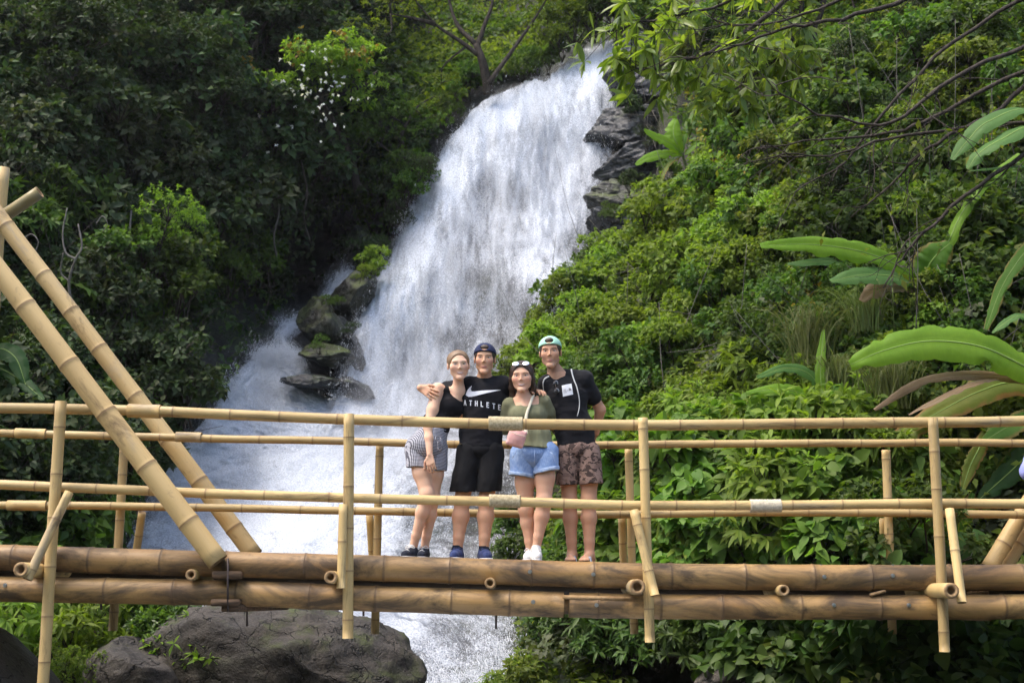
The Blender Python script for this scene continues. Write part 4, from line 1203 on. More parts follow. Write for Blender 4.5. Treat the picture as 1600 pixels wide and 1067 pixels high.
def print_on(root, name, obj_V, obj_F, mat, polys, lift=.0035, solid=None):
    """Flat print (triangulated 2-D outline already placed in x/z) laid onto the cloth in front of the person."""
    bvh = BVHTree.FromPolygons([tuple(v) for v in obj_V], [tuple(int(i) for i in f) for f in obj_F])
    V, F = polys
    out = []
    for p in V:
        h = bvh.ray_cast(Vector((p[0], p[1] - 1.0, p[2])), Vector((0, 1, 0)))
        out.append((p[0], (h[0].y if h[0] else p[1]) - lift, p[2]))
    return mk(name, np.array(out), F, mat, root)

def fill(outline, n=0):
    """triangulate a closed 2-D outline, returns (k,2) points and faces, subdivided so it can follow cloth"""
    bm = bmesh.new()
    vs = [bm.verts.new((x, 0, y)) for x, y in outline]
    f = bm.faces.new(vs)
    bmesh.ops.triangulate(bm, faces=[f])
    for _ in range(n): bmesh.ops.subdivide_edges(bm, edges=[e for e in bm.edges if e.calc_length() > .012], cuts=1)
    bmesh.ops.triangulate(bm, faces=bm.faces[:])
    bm.verts.index_update()
    V = np.array([(v.co.x, v.co.z) for v in bm.verts]); F = [tuple(v.index for v in q.verts) for q in bm.faces]; bm.free()
    return V, F

STROKES = {  # simple block capitals as bars in a unit box
 'A': [((0, 0), (.42, 1)), ((.42, 1), (.84, 0)), ((.16, .34), (.68, .34))], 'T': [((0, 1), (.8, 1)), ((.4, 1), (.4, 0))], 'H': [((0, 0), (0, 1)), ((.75, 0), (.75, 1)), ((0, .5), (.75, .5))],
 'L': [((0, 1), (0, 0)), ((0, 0), (.65, 0))], 'E': [((0, 0), (0, 1)), ((0, 1), (.66, 1)), ((0, .5), (.58, .5)), ((0, 0), (.66, 0))], 'N': [((0, 0), (0, 1)), ((0, 1), (.75, 0)), ((.75, 0), (.75, 1))],
 'O': [((0, 0), (0, 1)), ((0, 1), (.75, 1)), ((.75, 1), (.75, 0)), ((.75, 0), (0, 0))], 'R': [((0, 0), (0, 1)), ((0, 1), (.66, 1)), ((.66, 1), (.66, .5)), ((.66, .5), (0, .5)), ((.25, .5), (.7, 0))],
 'F': [((0, 0), (0, 1)), ((0, 1), (.66, 1)), ((0, .5), (.58, .5))], 'C': [((.7, 1), (0, 1)), ((0, 1), (0, 0)), ((0, 0), (.7, 0))]}
def letters(text, org, ux, uz, size, adv, thick):
    """quads of stroke capitals in the x/z plane"""
    V, F = [], []
    ux = np.asarray(ux, float); uz = np.asarray(uz, float)
    for i, ch in enumerate(text):
        for a, b in STROKES.get(ch, []):
            a = np.array(a) * [size * .55, size]; b = np.array(b) * [size * .55, size]
            d = b - a; L = np.linalg.norm(d); d /= L; nn = np.array([-d[1], d[0]]) * thick / 2
            a = a - d * thick * .45; b = b + d * thick * .45
            k = len(V)
            for q in (a + nn, (a + b) / 2 + nn, b + nn, b - nn, (a + b) / 2 - nn, a - nn):
                V.append(np.asarray(org, float) + ux * (i * adv + q[0]) + uz * q[1])
            F += [(k, k+1, k+4, k+5), (k+1, k+2, k+3, k+4)]
    return V, F

def J(px, py, Y): return P(px, py, Y)
def deckz(x): return upz(x) + DECK
def grounded(p, h):
    p = np.array(p); p[2] = deckz(p[0]) + h; return p

def bounds(pts, pad=.14):
    a = np.array(pts); return a.min(0) - pad, a.max(0) + pad

def cap_hat(root, w, R, sc, mat, hairm, name="cap"):
    """baseball cap worn backwards: dome, strap opening over the brow, bill behind"""
    fd = Field(w(0, 0, .05) - .2, w(0, 0, .05) + .2, .004)
    fd.ell(w(0, .016, .046), np.array([.0840, .106, .083]) * sc, R, 0)
    fd.ell(w(0, .018, .024), np.array([.0855, .108, .06]) * sc, R, .01)
    up = R @ np.array([0, .22, 1.0])
    fd.half(w(0, -.09, .064), -up)
    fd.ell(w(0, -.088, .090), np.array([.036, .06, .022]) * sc, R, .003, 'sub')
    fd.ell(w(0, .16, .035), np.array([.072, .085, .010]) * sc, R @ np.array(Matrix.Rotation(-.35, 3, 'X')), .012)
    V, F = fd.mesh(); o = mk(name, V, F, mat, root)
    V, F = ico(w(0, .016, .1285), np.array([.007, .007, .003]) * sc, R, 1); mk("button", V, F, mat, o)
    p = [w(s * .034, -.083 + abs(s) * .002, .0560) for s in (-1, -.5, 0, .5, 1)]
    V, F = ico(w(0, -.040, .088), np.array([.040, .026, .026]) * sc, R, 3); mk("hair_showing", V, F, hairm, root)
    return o

def hair_cap(root, w, R, sc, mat, kind, name="hair"):
    fd = Field(w(0, 0, 0) - .24, w(0, 0, 0) + .24, .004)
    g = lambda p, r, k=.02, op='add': fd.ell(w(*p), np.array(r) * w.f * sc, R, k * sc, op)
    if kind == 'tied':
        g((0, .024, .043), (.0800, .105, .0890), 0)
        g((0, -.094, -.010), (.072, .076, .106), .016, 'sub')
        g((0, .02, -.10), (.11, .055, .06), .02, 'sub')
        fd.cap(w(.0, .11, .06), w(.02, .15, .02), .036, .026, .02)
        fd.wrinkle(.0022, 55, 4, (1, .4, .4))
    elif kind == 'long':
        g((0, .022, .043), (.0825, .106, .092), 0)
        for s in (-1, 1):
            p = [w(s * .058, -.020, .060), w(s * .072, -.002, -.01), w(s * .076, .016, -.075), w(s * .074, .03, -.14), w(s * .07, .045, -.20)]
            fd.chain(p, [.015, .018, .020, .018, .010], .02)
        fd.chain([w(0, .09, .02), w(0, .085, -.08), w(0, .09, -.17)], [.06, .065, .045], .03)
        g((0, -.094, -.012), (.064, .076, .098), .020, 'sub')
        g((0, -.02, -.10), (.058, .075, .07), .012, 'sub')
        fd.wrinkle(.004, 45, 5, (1, 1, .2))
    elif kind == 'short':
        g((0, .022, .030), (.0785, .101, .080), 0)
        g((0, -.095, -.02), (.075, .095, .12), .008, 'sub')
        fd.half(w(0, 0, -.055), R @ np.array([0, .3, -1.0]))
        fd.wrinkle(.0018, 80, 6)
    V, F = fd.mesh(); return mk(name, V, F, mat, root)

# ---------------------------------------------------------------- first person: woman in black sleeveless top
def person_a():
    Y = 10.30
    root = thing("person", (J(660, 871, Y)[0], Y, deckz(J(660, 871, Y)[0])), "woman in black sleeveless top and gingham shorts leaning on the man beside her", "person", "friends posing on the bridge")
    hc = J(716.5, 572, Y - .02); R = rotm(.16, -.10, -.06); sc = 1.07
    neck = J(716, 611, Y + .05); chest = J(703, 634, Y + .06); waist = J(680, 665, Y + .03); hips = J(666, 698, Y + .02)
    sL, sR = J(684, 608, Y + .0), J(716, 616, Y + .14)
    el, wr, ti = J(669, 668, Y - .07), J(671.5, 710, Y - .135), J(674, 734, Y - .15)
    h1, h2 = J(651, 705, Y + .02), J(682, 705, Y + .03)
    k1, k2 = J(667, 773, Y - .06), J(676, 779, Y + .03)
    a1, a2 = grounded(J(645, 850, Y + .02), .085), grounded(J(663, 852, Y + .10), .085)
    el2, wr2 = J(722, 650, Y + .36), J(742, 665, Y + .42)
    lo, hi = bounds([hc + [0, 0, .12], hc + [0, .12, 0], hc - [0, .12, 0], sL, sR, ti, a1, a2, h1, h2, el2, wr2], .15)
    lo[2] = deckz(a1[0]) - .02
    fd = Field(lo, hi, .0045)
    w = add_head(fd, hc, R, sc, True, 1)
    fd.cap(w(0, .028, -.06), neck, .041, .046, .012)
    fd.cap(neck, chest, .052, .085, .04)
    fd.ell(chest, (.105, .090, .115), rotm(.5, 0, .25), .04); fd.ell(waist, (.100, .080, .10), rotm(0, 0, .2), .05); fd.ell(hips, (.150, .105, .105), None, .05)
    fd.cap(neck + [0, 0, -.02], sL, .035, .044, .03); fd.cap(neck + [0, 0, -.02], sR, .035, .044, .03)
    mid = sL * .45 + el * .55
    fd.cap(sL, mid, .054, .047, .02); fd.cap(mid, el, .047, .039, .02); fd.cap(el, el * .6 + wr * .4, .036, .035, .02); fd.cap(el * .6 + wr * .4, wr, .035, .024, .02)
    hand(fd, wr, ti, (.3, .9, 0), .92, .3, .1, thumb=-1)
    fd.chain([sR, el2, wr2], [.040, .034, .025], .02); hand(fd, wr2, wr2 + np.array([.1, .02, .02]), (0, -1, 0), .9, .4, .15)
    leg(fd, h1, k1, a1, .080, .052, .051, .032, (.1, -1, 0)); leg(fd, h2, k2, a2, .080, .051, .050, .032, (-.1, -1, 0))
    f1, f2 = deckz(a1[0]), deckz(a2[0])
    for a_ in (a1, a2): fd.cap(a_, a_ - [0, 0, .035], .034, .034, .01)
    V, F = fd.mesh(); tint, amt = face_tint(V, hc, R, sc, 1, 0, .35)
    mk("body", V, F, SKIN_A, root, attrs={"tint": tint, "tint_amt": amt})
    face_parts(root, w, R, sc, HAIR_BROWN, (-.3, 0), 1.0, True, .8, (V, F))
    hair_cap(root, w, R, sc, HAIR_BLOND, 'tied')
    m = MB(); V, F = tube(np.array([w(.079 + .004 * math.cos(q), .005 + .010 * math.sin(q) * .3, -.052 + .012 * math.sin(q)) for q in np.linspace(0, 6.3, 16)]), .0012, 5); m.add(V, F); m.build("earring", STEEL, root)
    # top
    ft = Field(np.minimum(lo, hips - .3), np.maximum(hi, neck + .2), .0055)
    ft.ell(chest, (.118, .105, .122), rotm(.5, 0, .25), 0); ft.ell(chest + [.0, -.045, -.01], (.092, .060, .066), rotm(.3, 0, .2), .03); ft.ell(waist, (.118, .099, .11), rotm(0, 0, .2), .06)
    ft.cap(waist, hips * .75 + waist * .25, .105, .118, .05); ft.cap(neck + [-.005, .01, -.03], sL * .82 + neck * .18, .05, .045, .03); ft.cap(neck + [0, .01, -.03], sR, .055, .062, .03); ft.cap(sR, sR + (el2 - sR) * .6, .062, .055, .03)
    ft.ell(neck + [-.003, -.05, .035], (.062, .07, .088), rotm(0, 0, .2), .012, 'sub')
    ft.cap(sL + [-.05, 0, .02], sL + [-.028, 0, -.09], .030, .036, .012, 'sub')
    ft.half(J(668, 676, Y), (-.22, 0, -1)); ft.wrinkle(.009, 11, 12, (.8, 1, 1.7))
    cloth(root, "sleeveless_top", BLACK_TOP, ft)
    # shorts
    fs = Field(np.minimum(h1, k1) - .25, np.maximum(h2, waist) + .25, .0055)
    fs.ell(hips + [0, 0, .01], (.163, .122, .105), None, 0); fs.cap(waist + [0, 0, -.02], hips, .115, .14, .04)
    fs.half(J(676, 669, Y), (.12, 0, 1)); fs.wrinkle(.006, 14, 13, (1.4, 1, .7))
    so = cloth(root, "gingham_shorts", GINGHAM, fs)
    trouser_legs(so, GINGHAM, [(h1 + [0, 0, .02], h1 + (k1 - h1) * .55 + [-.018, 0, 0], .100, .098, J(652, 731, Y), (-.05, 0, -1)), (h2 + [0, 0, .02], h2 + (k2 - h2) * .55 + [.006, 0, 0], .093, .092, J(684, 736, Y), (.12, 0, -1))], 113)
    m = MB(); c = J(688, 684, Y - .125)
    for pts in ([c, c + [-.02, -.01, -.05], c + [-.012, -.01, -.10]], [c, c + [.015, -.01, -.04], c + [.012, -.01, -.085]], [c, c + [-.03, -.012, .012], c + [-.035, -.01, -.02], c]):
        V, F = tube(smooth_path(pts, 10), .005, 6); m.add(V, F)
    m.build("drawstring", GINGHAM, so)
    shoe(root, "sneaker", a1, (-.35, -1), f1, SHOE_DARK, SOLE_WHITE, .25, .040, 0.0, SHOE_WHITE, SHOE_WHITE); shoe(root, "sneaker", a2, (-.1, -1), f2, SHOE_DARK, SOLE_WHITE, .25, .040, 0.0, SHOE_WHITE)
    return root

# ---------------------------------------------------------------- man with the white tick mark on his shirt
def person_b():
    Y = 10.36
    root = thing("person", (J(738, 873, Y)[0], Y, deckz(J(738, 873, Y)[0])), "man in navy backwards cap and black shirt with white tick mark", "person", "friends posing on the bridge")
    hc = J(757.5, 562, Y - .02); R = rotm(-.04, -.10, .02); sc = 1.10
    neck = J(757, 591, Y + .04); chest = J(757, 628, Y + .03); waist = J(751, 676, Y + .03); hips = J(750, 706, Y + .03)
    sL, sR = J(733, 603, Y + .07), J(786, 602, Y + .04)
    elL, wrL, tiL = J(692, 609, Y + .22), J(657, 606, Y - .09), J(686, 621, Y - .165)
    elR, wrR, tiR = J(815, 632, Y + .13), J(833, 611, Y + .02), J(853, 610, Y - .12)
    h1, h2 = J(733, 712, Y + .03), J(768, 712, Y + .03); k1, k2 = J(722, 782, Y), J(760, 782, Y)
    a1, a2 = grounded(J(715, 855, Y), .09), grounded(J(756, 857, Y), .09)
    lo, hi = bounds([hc + [0, 0, .12], hc - [0, .14, 0], hc + [0, .14, 0], wrL, tiR, elL, elR, a1, a2, h1, h2], .15); lo[2] = deckz(a1[0]) - .02
    fd = Field(lo, hi, .0045)
    w = add_head(fd, hc, R, sc, False, 0.2)
    fd.cap(w(0, .028, -.06), neck, .052, .060, .012)
    fd.ell(chest, (.175, .11, .15), None, .04); fd.ell(waist, (.145, .10, .13), None, .05); fd.ell(hips, (.150, .095, .10), None, .05)
    for s_, e_, w_, t_ in ((sL, elL, wrL, tiL), (sR, elR, wrR, tiR)):
        fd.cap(neck + [0, 0, -.03], s_, .045, .058, .04); fd.cap(s_, e_, .058, .045, .02); fd.cap(e_, w_, .046, .030, .02)
    hand(fd, wrL, tiL, (.15, .95, -.1), 1.0, .16, .45, thumb=1); hand(fd, wrR, tiR, (-.3, .4, -.85), 1.0, .35, .25, thumb=-1)
    leg(fd, h1, k1, a1, .088, .058, .067, .039, (0, -1, 0)); leg(fd, h2, k2, a2, .088, .058, .065, .039, (0, -1, 0))
    f1, f2 = deckz(a1[0]), deckz(a2[0])
    for a_ in (a1, a2): fd.cap(a_, a_ - [0, 0, .035], .034, .034, .01)
    V, F = fd.mesh(); tint, amt = face_tint(V, hc, R, sc, 0.2, .10, .4)
    mk("body", V, F, SKIN_B, root, attrs={"tint": tint, "tint_amt": amt})
    face_parts(root, w, R, sc, HAIR_BROWN, (0, 0), .15, False, .65, (V, F))
    hair_cap(root, w, R, sc, HAIR_BROWN, 'short'); cap_hat(root, w, R, sc, NAVY_CAP, HAIR_BROWN)
    ft = Field(lo, hi, .0055)
    ft.ell(chest, (.190, .122, .19), None, 0); ft.ell(waist, (.178, .122, .20), None, .08); ft.ell(hips, (.178, .128, .12), None, .06); ft.cap(chest + [0, 0, .05], waist, .115, .12, .05)
    for s_, e_ in ((sL, elL), (sR, elR)):
        ft.cap(neck + [0, .01, -.045], s_, .062, .075, .04); ft.cap(s_, s_ * .2 + e_ * .8, .076, .068, .03)
    ft.cap(w(0, .018, -.07), neck + [0, -.005, .006], .0, .061, .01, 'sub') if False else ft.ell(neck + [0, -.028, .045], (.066, .075, .045), None, .008, 'sub')
    ft.half(J(750, 699, Y), (0.02, 0, -1)); ft.wrinkle(.011, 10, 22, (.8, 1, 1.5))
    V, F = ft.mesh(); so = mk("shirt", V, F, BLACK_TEE, root)
    # white tick mark
    up = [(727.5, 622), (727, 615), (729.5, 608), (733.5, 603), (737, 600.5), (734.5, 605), (734.6, 608.5), (737, 610.5), (741, 611), (752, 610.2), (767, 609), (782, 607.2)]
    dn = [(782, 607.8), (768, 612), (755, 615.5), (744, 618), (737, 619.2), (732, 618.8), (728.8, 616.8)]
    out = [J(x, y, Y - .1) for x, y in up[1:] + dn]
    V2, F2 = fill([(q[0], q[2]) for q in out], 3)
    print_on(so, "tick_print", V, F, WHITE_PRINT, (np.stack([V2[:, 0], V2[:, 0] * 0 + Y - .1, V2[:, 1]], 1), F2))
    a, b = J(724.5, 631.0, Y - .1), J(782, 639, Y - .1)
    ux = (b - a) / np.linalg.norm(b - a)
    V3, F3 = letters("ATHLETE", a, [ux[0], 0, ux[2]], (0, 0, 1), .038, .0475, .0075)
    print_on(so, "lettering", V, F, WHITE_PRINT, (np.array(V3), F3))
    fs = Field(np.minimum(h1, k1) - .25, np.maximum(h2, waist) + .25, .0055)
    fs.ell(hips + [0, 0, .01], (.172, .132, .10), None, 0)
    fs.ell((h1 + h2) / 2 + [0, .02, -.085], (.125, .105, .13), None, .05)
    fs.half(J(750, 691, Y), (0, 0, 1)); fs.wrinkle(.008, 10, 23, (1.2, 1, .7))
    V, F = fs.mesh(); sh = mk("shorts", V, F, BLACK_SHORTS, root)
    trouser_legs(sh, BLACK_SHORTS, [(h1 + [.004, -.012, .03], k1 * .9 + h1 * .1 + [-.008, -.012, 0], .108, .103, J(730, 768, Y), (-.02, .1, -1)), (h2 + [-.004, -.012, .03], k2 * .9 + h2 * .1 + [.012, -.012, 0], .108, .103, J(770, 768, Y), (.04, .1, -1))], 123, .013, 9)
    V3, F3 = [], []
    for k, (x0, x1) in enumerate(((718, 724.5),)):
        q = [J(x0, 692.6, Y - .1), J(x1, 692.2, Y - .1), J(x1, 693.4, Y - .1), J(x0, 694, Y - .1)]; V3 += q; F3.append((0, 1, 2, 3))
    print_on(sh, "small_print", V, F, WHITE_PRINT, (np.array(V3), F3))
    shoe(root, "sneaker", a1, (-.12, -1), f1, SHOE_NAVY, SOLE_WHITE, .275, .045, 0.0, SHOE_DARK, SHOE_DARK); shoe(root, "sneaker", a2, (.2, -1), f2, SHOE_NAVY, SOLE_WHITE, .275, .045, 0.0, SHOE_DARK, SHOE_DARK)
    return root

# ---------------------------------------------------------------- woman in olive top
def person_c():
    Y = 10.28
    root = thing("person", (J(835, 877, Y)[0], Y, deckz(J(835, 877, Y)[0])), "woman in olive top and denim shorts with sunglasses on her hair", "person", "friends posing on the bridge")
    hc = J(815.5, 590, Y - .02); R = rotm(-.08, -.10, -.03); sc = 1.10
    neck = J(817.5, 620, Y + .03); chest = J(824, 648, Y + .02); waist = J(833, 684, Y + .02); hips = J(835, 710, Y + .02)
    sL, sR = J(796, 632, Y + .03), J(849, 627, Y + .03)
    elL, wrL = J(787, 668, Y + .14), J(775, 668, Y + .30); elR, wrR = J(863, 660, Y + .14), J(872, 672, Y + .30)
    h1, h2 = J(818, 714, Y + .02), J(852, 712, Y + .02); k1, k2 = J(822, 795, Y + .03), J(850, 784, Y - .06)
    a1, a2 = grounded(J(829, 864, Y + .05), .085), grounded(J(838, 851, Y - .05), .115)
    lo, hi = bounds([hc + [0, 0, .12], hc - [0, .14, 0], sL, sR, elL, wrL, wrR, a1, a2, h1, h2], .15); lo[2] = deckz(a1[0]) - .02
    fd = Field(lo, hi, .0045)
    w = add_head(fd, hc, R, sc, True, 1)
    fd.cap(w(0, .028, -.06), neck, .041, .047, .012); fd.cap(neck, chest, .055, .09, .04)
    fd.ell(chest, (.145, .095, .12), None, .04); fd.ell(waist, (.128, .092, .10), None, .05); fd.ell(hips, (.165, .118, .105), None, .05)
    for s_, e_, w_ in ((sL, elL, wrL), (sR, elR, wrR)):
        fd.cap(neck + [0, 0, -.025], s_, .036, .046, .035); fd.cap(s_, e_, .046, .038, .02); fd.cap(e_, w_, .038, .026, .02)
        hand(fd, w_, w_ + np.array([np.sign(w_[0] - chest[0]) * .1, .03, .0]), (0, -1, 0), .9, .4, .15)
    leg(fd, h1, k1, a1, .085, .056, .054, .034, (0, -1, 0)); leg(fd, h2, k2, a2, .087, .058, .057, .034, (-.05, -1, 0))
    f1, f2 = deckz(a1[0]), deckz(a2[0])
    for a_ in (a1, a2): fd.cap(a_, a_ - [0, 0, .035], .034, .034, .01)
    V, F = fd.mesh(); tint, amt = face_tint(V, hc, R, sc, 1, 0, .4)
    mk("body", V, F, SKIN_C, root, attrs={"tint": tint, "tint_amt": amt})
    face_parts(root, w, R, sc, HAIR_DARK, (.1, 0), 1.0, True, .75, (V, F))
    hair_cap(root, w, R, sc, HAIR_DARK, 'long')
    # top with long loose sleeves and open shoulders
    ft = Field(lo, hi, .0055)
    ft.ell(chest, (.160, .105, .110), None, 0); ft.ell(chest + [0, -.045, -.01], (.118, .066, .058), None, .04); ft.ell(waist, (.146, .108, .13), None, .06)
    ft.cap(waist, waist + (hips - waist) * .75, .125, .150, .05); ft.ell(waist + (hips - waist) * .8, (.168, .142, .05), None, .05)
    for s_, e_, w_ in ((sL, elL, wrL), (sR, elR, wrR)):
        ft.cap(s_, s_ + (e_ - s_) * .5, .060, .062, .03); ft.cap(s_ + (e_ - s_) * .5, e_, .058, .056, .02); ft.cap(e_, w_, .056, .048, .02)
    ft.ell(J(819, 606, Y - .03), (.112, .16, .112), None, .015, 'sub'); ft.half(J(830, 700, Y), (-.08, 0, -1))
    ft.wrinkle(.006, 12, 32, (2.2, 2, .35))
    so = cloth(root, "olive_top", OLIVE, ft)
    fs = Field(np.minimum(h1, k1) - .25, np.maximum(h2, waist) + .25, .0055)
    fs.ell(hips + [0, 0, .0], (.174, .130, .095), None, 0); fs.cap(waist, hips, .115, .14, .04)
    fs.half(J(833, 690, Y), (0, 0, 1)); fs.wrinkle(.006, 14, 33, (1, 1, 1.4))
    V, F = fs.mesh(); sh = mk("denim_shorts", V, F, DENIM, root)
    trouser_legs(sh, DENIM, [(h1 + [0, -.012, .02], h1 + (k1 - h1) * .45 + [-.022, -.02, 0], .108, .104, J(814, 744, Y), (-.16, 0, -1)), (h2 + [0, -.016, .02], h2 + (k2 - h2) * .45 + [.012, -.02, 0], .108, .102, J(856, 737, Y), (.20, 0, -1))], 133, .009, 14, DENIM_PALE)
    for x0, y0, x1, y1 in ((835.5, 702, 834.5, 727), (806, 707, 800, 716), (860, 706, 868, 714)):
        V, F = tube([J(x0, y0, Y - .128), J((x0 + x1) / 2, (y0 + y1) / 2, Y - .134), J(x1, y1, Y - .120)], .003, 6); mk("seam", V, F, DENIM_PALE, sh)
    # sunglasses pushed up on the hair
    sg = MB()
    for s in (-1, 1):
        c = w(s * .034, -.062, .105); RR = R @ np.array(Matrix.Rotation(-.75, 3, 'X'))
        V, F = ico(c, np.array([.029, .006, .025]), RR, 3); sg.add(V, F)
    sgo = sg.build("sunglasses", LENS, None); tag(sgo, "mirrored sunglasses resting on the dark hair of the woman in olive", "sunglasses")
    m = MB(); V, F = tube(smooth_path([w(-.012, -.070, .108), w(0, -.074, .112), w(.012, -.070, .108)], 6), .003, 6); m.add(V, F)
    for s in (-1, 1):
        V, F = tube(smooth_path([w(s * .062, -.055, .100), w(s * .083, -.01, .075), w(s * .088, .05, .03)], 10), .0028, 6); m.add(V, F)
    m.build("frame", IRON, sgo)
    # bag and strap
    bag = thing("shoulder_bag", J(807, 684, Y - .19), "small pink shoulder bag on a cream strap against the olive top", "bag")
    fb = Field(J(807, 684, Y - .17) - .17, J(807, 684, Y - .17) + .17, .0045)
    Rb = rotm(0, 0, .30); c0 = J(807, 684, Y - .17); bw, bh, bd = .052, .052, .028
    for sx_ in (-1, 1):
        for sz_ in (-1, 1):
            fb.cap(c0 + Rb @ [sx_ * bw, 0, -bh], c0 + Rb @ [sx_ * bw, 0, bh], .018, .018, .0)
        for sz_ in (-1, 1): fb.cap(c0 + Rb @ [-bw, 0, sz_ * bh], c0 + Rb @ [bw, 0, sz_ * bh], .018, .018, .008)
    fb.ell(c0, (bw * 1.25, .040, bh * 1.25), Rb, .02)
    V, F = fb.mesh(); bo = mk("pouch", V, F, PINK, bag)
    V, F = tube(smooth_path([c0 + Rb @ [-.07, -.036, .03], c0 + Rb @ [0, -.044, .022], c0 + Rb @ [.07, -.036, .03]], 10), .0025, 6); mk("flap_seam", V, F, STRAP_CREAM, bag)
    pts = [c0 + Rb @ [.062, -.005, .052], J(822, 652, Y - .115), J(828, 632, Y - .085), J(833, 618, Y - .02), J(834, 617, Y + .08)]
    d = smooth_path(pts, 24); T, N, B = frames(d)
    W_ = .014; side = np.array([math.cos(.3), 0, -math.sin(.3) * -1]); side = np.array([.95, 0, .3])
    V = np.concatenate([d + side * W_ + [0, -.003, 0], d - side * W_ + [0, -.003, 0], d - side * W_ + [0, .003, 0], d + side * W_ + [0, .003, 0]]); n = len(d)
    F = [(i + a * n, i + 1 + a * n, i + 1 + b * n, i + b * n) for i in range(n - 1) for a, b in ((0, 1), (1, 2), (2, 3), (3, 0))]
    mk("strap", V, F, STRAP_CREAM, bag)
    shoe(root, "sneaker", a1, (-.2, -1), f1, SHOE_WHITE, SOLE_WHITE, .245, .040, 0.0, SOLE_WHITE); shoe(root, "sneaker", a2, (-.05, -1), f2, SHOE_WHITE, SOLE_WHITE, .245, .040, .03, SOLE_WHITE)
    return root

# ---------------------------------------------------------------- tall man in mint cap
def person_d():
    Y = 10.40
    root = thing("person", (J(905, 878, Y)[0], Y, deckz(J(905, 878, Y)[0])), "man in mint backwards cap, black shirt and patterned brown shorts", "person", "friends posing on the bridge")
    hc = J(860, 552, Y - .03); R = rotm(-.10, -.09, -.05); sc = 1.14
    neck = J(869, 584, Y + .03); chest = J(884, 622, Y + .03); waist = J(897, 672, Y + .03); hips = J(902, 704, Y + .03)
    sL, sR = J(855, 600, Y + .03), J(912, 593, Y + .03)
    elL, wrL = J(843, 640, Y + .16), J(830, 650, Y + .30); elR, wrR, tiR = J(938, 640, Y + .13), J(931, 676, Y + .22), J(915, 690, Y + .24)
    h1, h2 = J(886, 711, Y + .03), J(920, 711, Y + .03); k1, k2 = J(890, 783, Y + .02), J(920, 783, Y)
    a1, a2 = grounded(J(894, 866, Y + .05), .075), grounded(J(921, 865, Y), .08)
    lo, hi = bounds([hc + [0, 0, .12], hc - [0, .14, 0], sL, sR, elL, wrL, elR, wrR, a1, a2, h1, h2], .15); lo[2] = deckz(a2[0]) - .02
    fd = Field(lo, hi, .0045)
    w = add_head(fd, hc, R, sc, False, 0)
    fd.cap(w(0, .028, -.06), neck, .050, .058, .012); fd.cap(neck, chest, .062, .10, .04)
    fd.ell(chest, (.165, .105, .15), rotm(0, 0, -.15), .04); fd.ell(waist, (.138, .098, .13), rotm(0, 0, -.1), .05); fd.ell(hips, (.148, .11, .10), None, .05)
    for s_, e_, w_ in ((sL, elL, wrL), (sR, elR, wrR)):
        fd.cap(neck + [0, 0, -.03], s_, .045, .056, .04); fd.cap(s_, e_, .054, .043, .02); fd.cap(e_, w_, .045, .030, .02)
    hand(fd, wrR, tiR, (0, .6, .6), 1.0, .4, .2); hand(fd, wrL, wrL + np.array([-.1, 0, .02]), (0, -1, 0), 1.0, .4, .2)
    leg(fd, h1, k1, a1, .084, .057, .057, .037, (0, -1, 0)); leg(fd, h2, k2, a2, .086, .059, .060, .038, (0, -1, 0))
    f1, f2 = deckz(a1[0]), deckz(a2[0])
    foot(fd, a1, (-.15, -1), .25, .036, f1 + .016); foot(fd, a2, (-.35, -1), .25, .036, f2 + .016)
    V, F = fd.mesh(); tint, amt = face_tint(V, hc, R, sc, 0, .35, .2)
    mk("body", V, F, SKIN_D, root, attrs={"tint": tint, "tint_amt": amt})
    face_parts(root, w, R, sc, HAIR_BROWN, (.1, 0), 0, False, .65, (V, F))
    hair_cap(root, w, R, sc, HAIR_BROWN, 'short'); cap_hat(root, w, R, sc, MINT_CAP, HAIR_DARK)
    ft = Field(lo, hi, .0055)
    Rc = rotm(0, 0, -.15)
    ft.ell(chest, (.182, .118, .18), Rc, 0); ft.ell(waist, (.166, .118, .20), Rc, .08); ft.ell(hips, (.166, .124, .12), None, .06); ft.cap(chest + [0, 0, .05], waist, .11, .115, .05); ft.cap(J(880, 582, Y + .05), J(915, 592, Y + .04), .03, .06, .04)
    for s_, e_, q in ((sL, elL, .8), (sR, elR, .62)):
        ft.cap(neck + [0, .01, -.045], s_, .058, .07, .04); ft.cap(s_, s_ * (1 - q) + e_ * q, .070, .066, .03)
    d = sR - elR
    ft.ell(neck + [-.010, -.055, .030], (.062, .075, .085), Rc, .010, 'sub')
    ft.half(J(900, 696, Y), (0.04, 0, -1)); ft.wrinkle(.011, 10, 42, (.8, 1, 1.5))
    V, F = ft.mesh(); so = mk("shirt", V, F, BLACK_TEE, root)
    # white chest label with small grey words and a dark half dome mark
    cs = [J(877.7, 602, Y - .1), J(893, 598.6, Y - .1), J(895.6, 615.8, Y - .1), J(879.6, 619.6, Y - .1)]
    V2, F2 = fill([(q[0], q[2]) for q in cs], 3)
    lab = print_on(so, "chest_label", V, F, WHITE_PRINT, (np.stack([V2[:, 0], V2[:, 0] * 0 + Y - .1, V2[:, 1]], 1), F2))
    ux = cs[1] - cs[0]; ux = np.array([ux[0], 0, ux[2]]); uz = cs[0] - cs[3]; uz = np.array([uz[0], 0, uz[2]]); o0 = cs[3]
    V3, F3 = [], []
    for k, (tx, z_) in enumerate((("THE", .52), ("NORTH", .40), ("FACE", .28))):
        a, b = letters(tx, o0 + ux * .12 + uz * z_, ux / np.linalg.norm(ux), uz / np.linalg.norm(uz), .0085, .0078, .0016)
        F3 += [tuple(i + len(V3) for i in f) for f in b]; V3 += a
    GREY_PRINT = cloth_mat("grey_print", (.22, .22, .25), (.26, .26, .29), weave=False)
    print_on(lab, "lettering", V, F, GREY_PRINT, (np.array(V3), F3), lift=.0050)
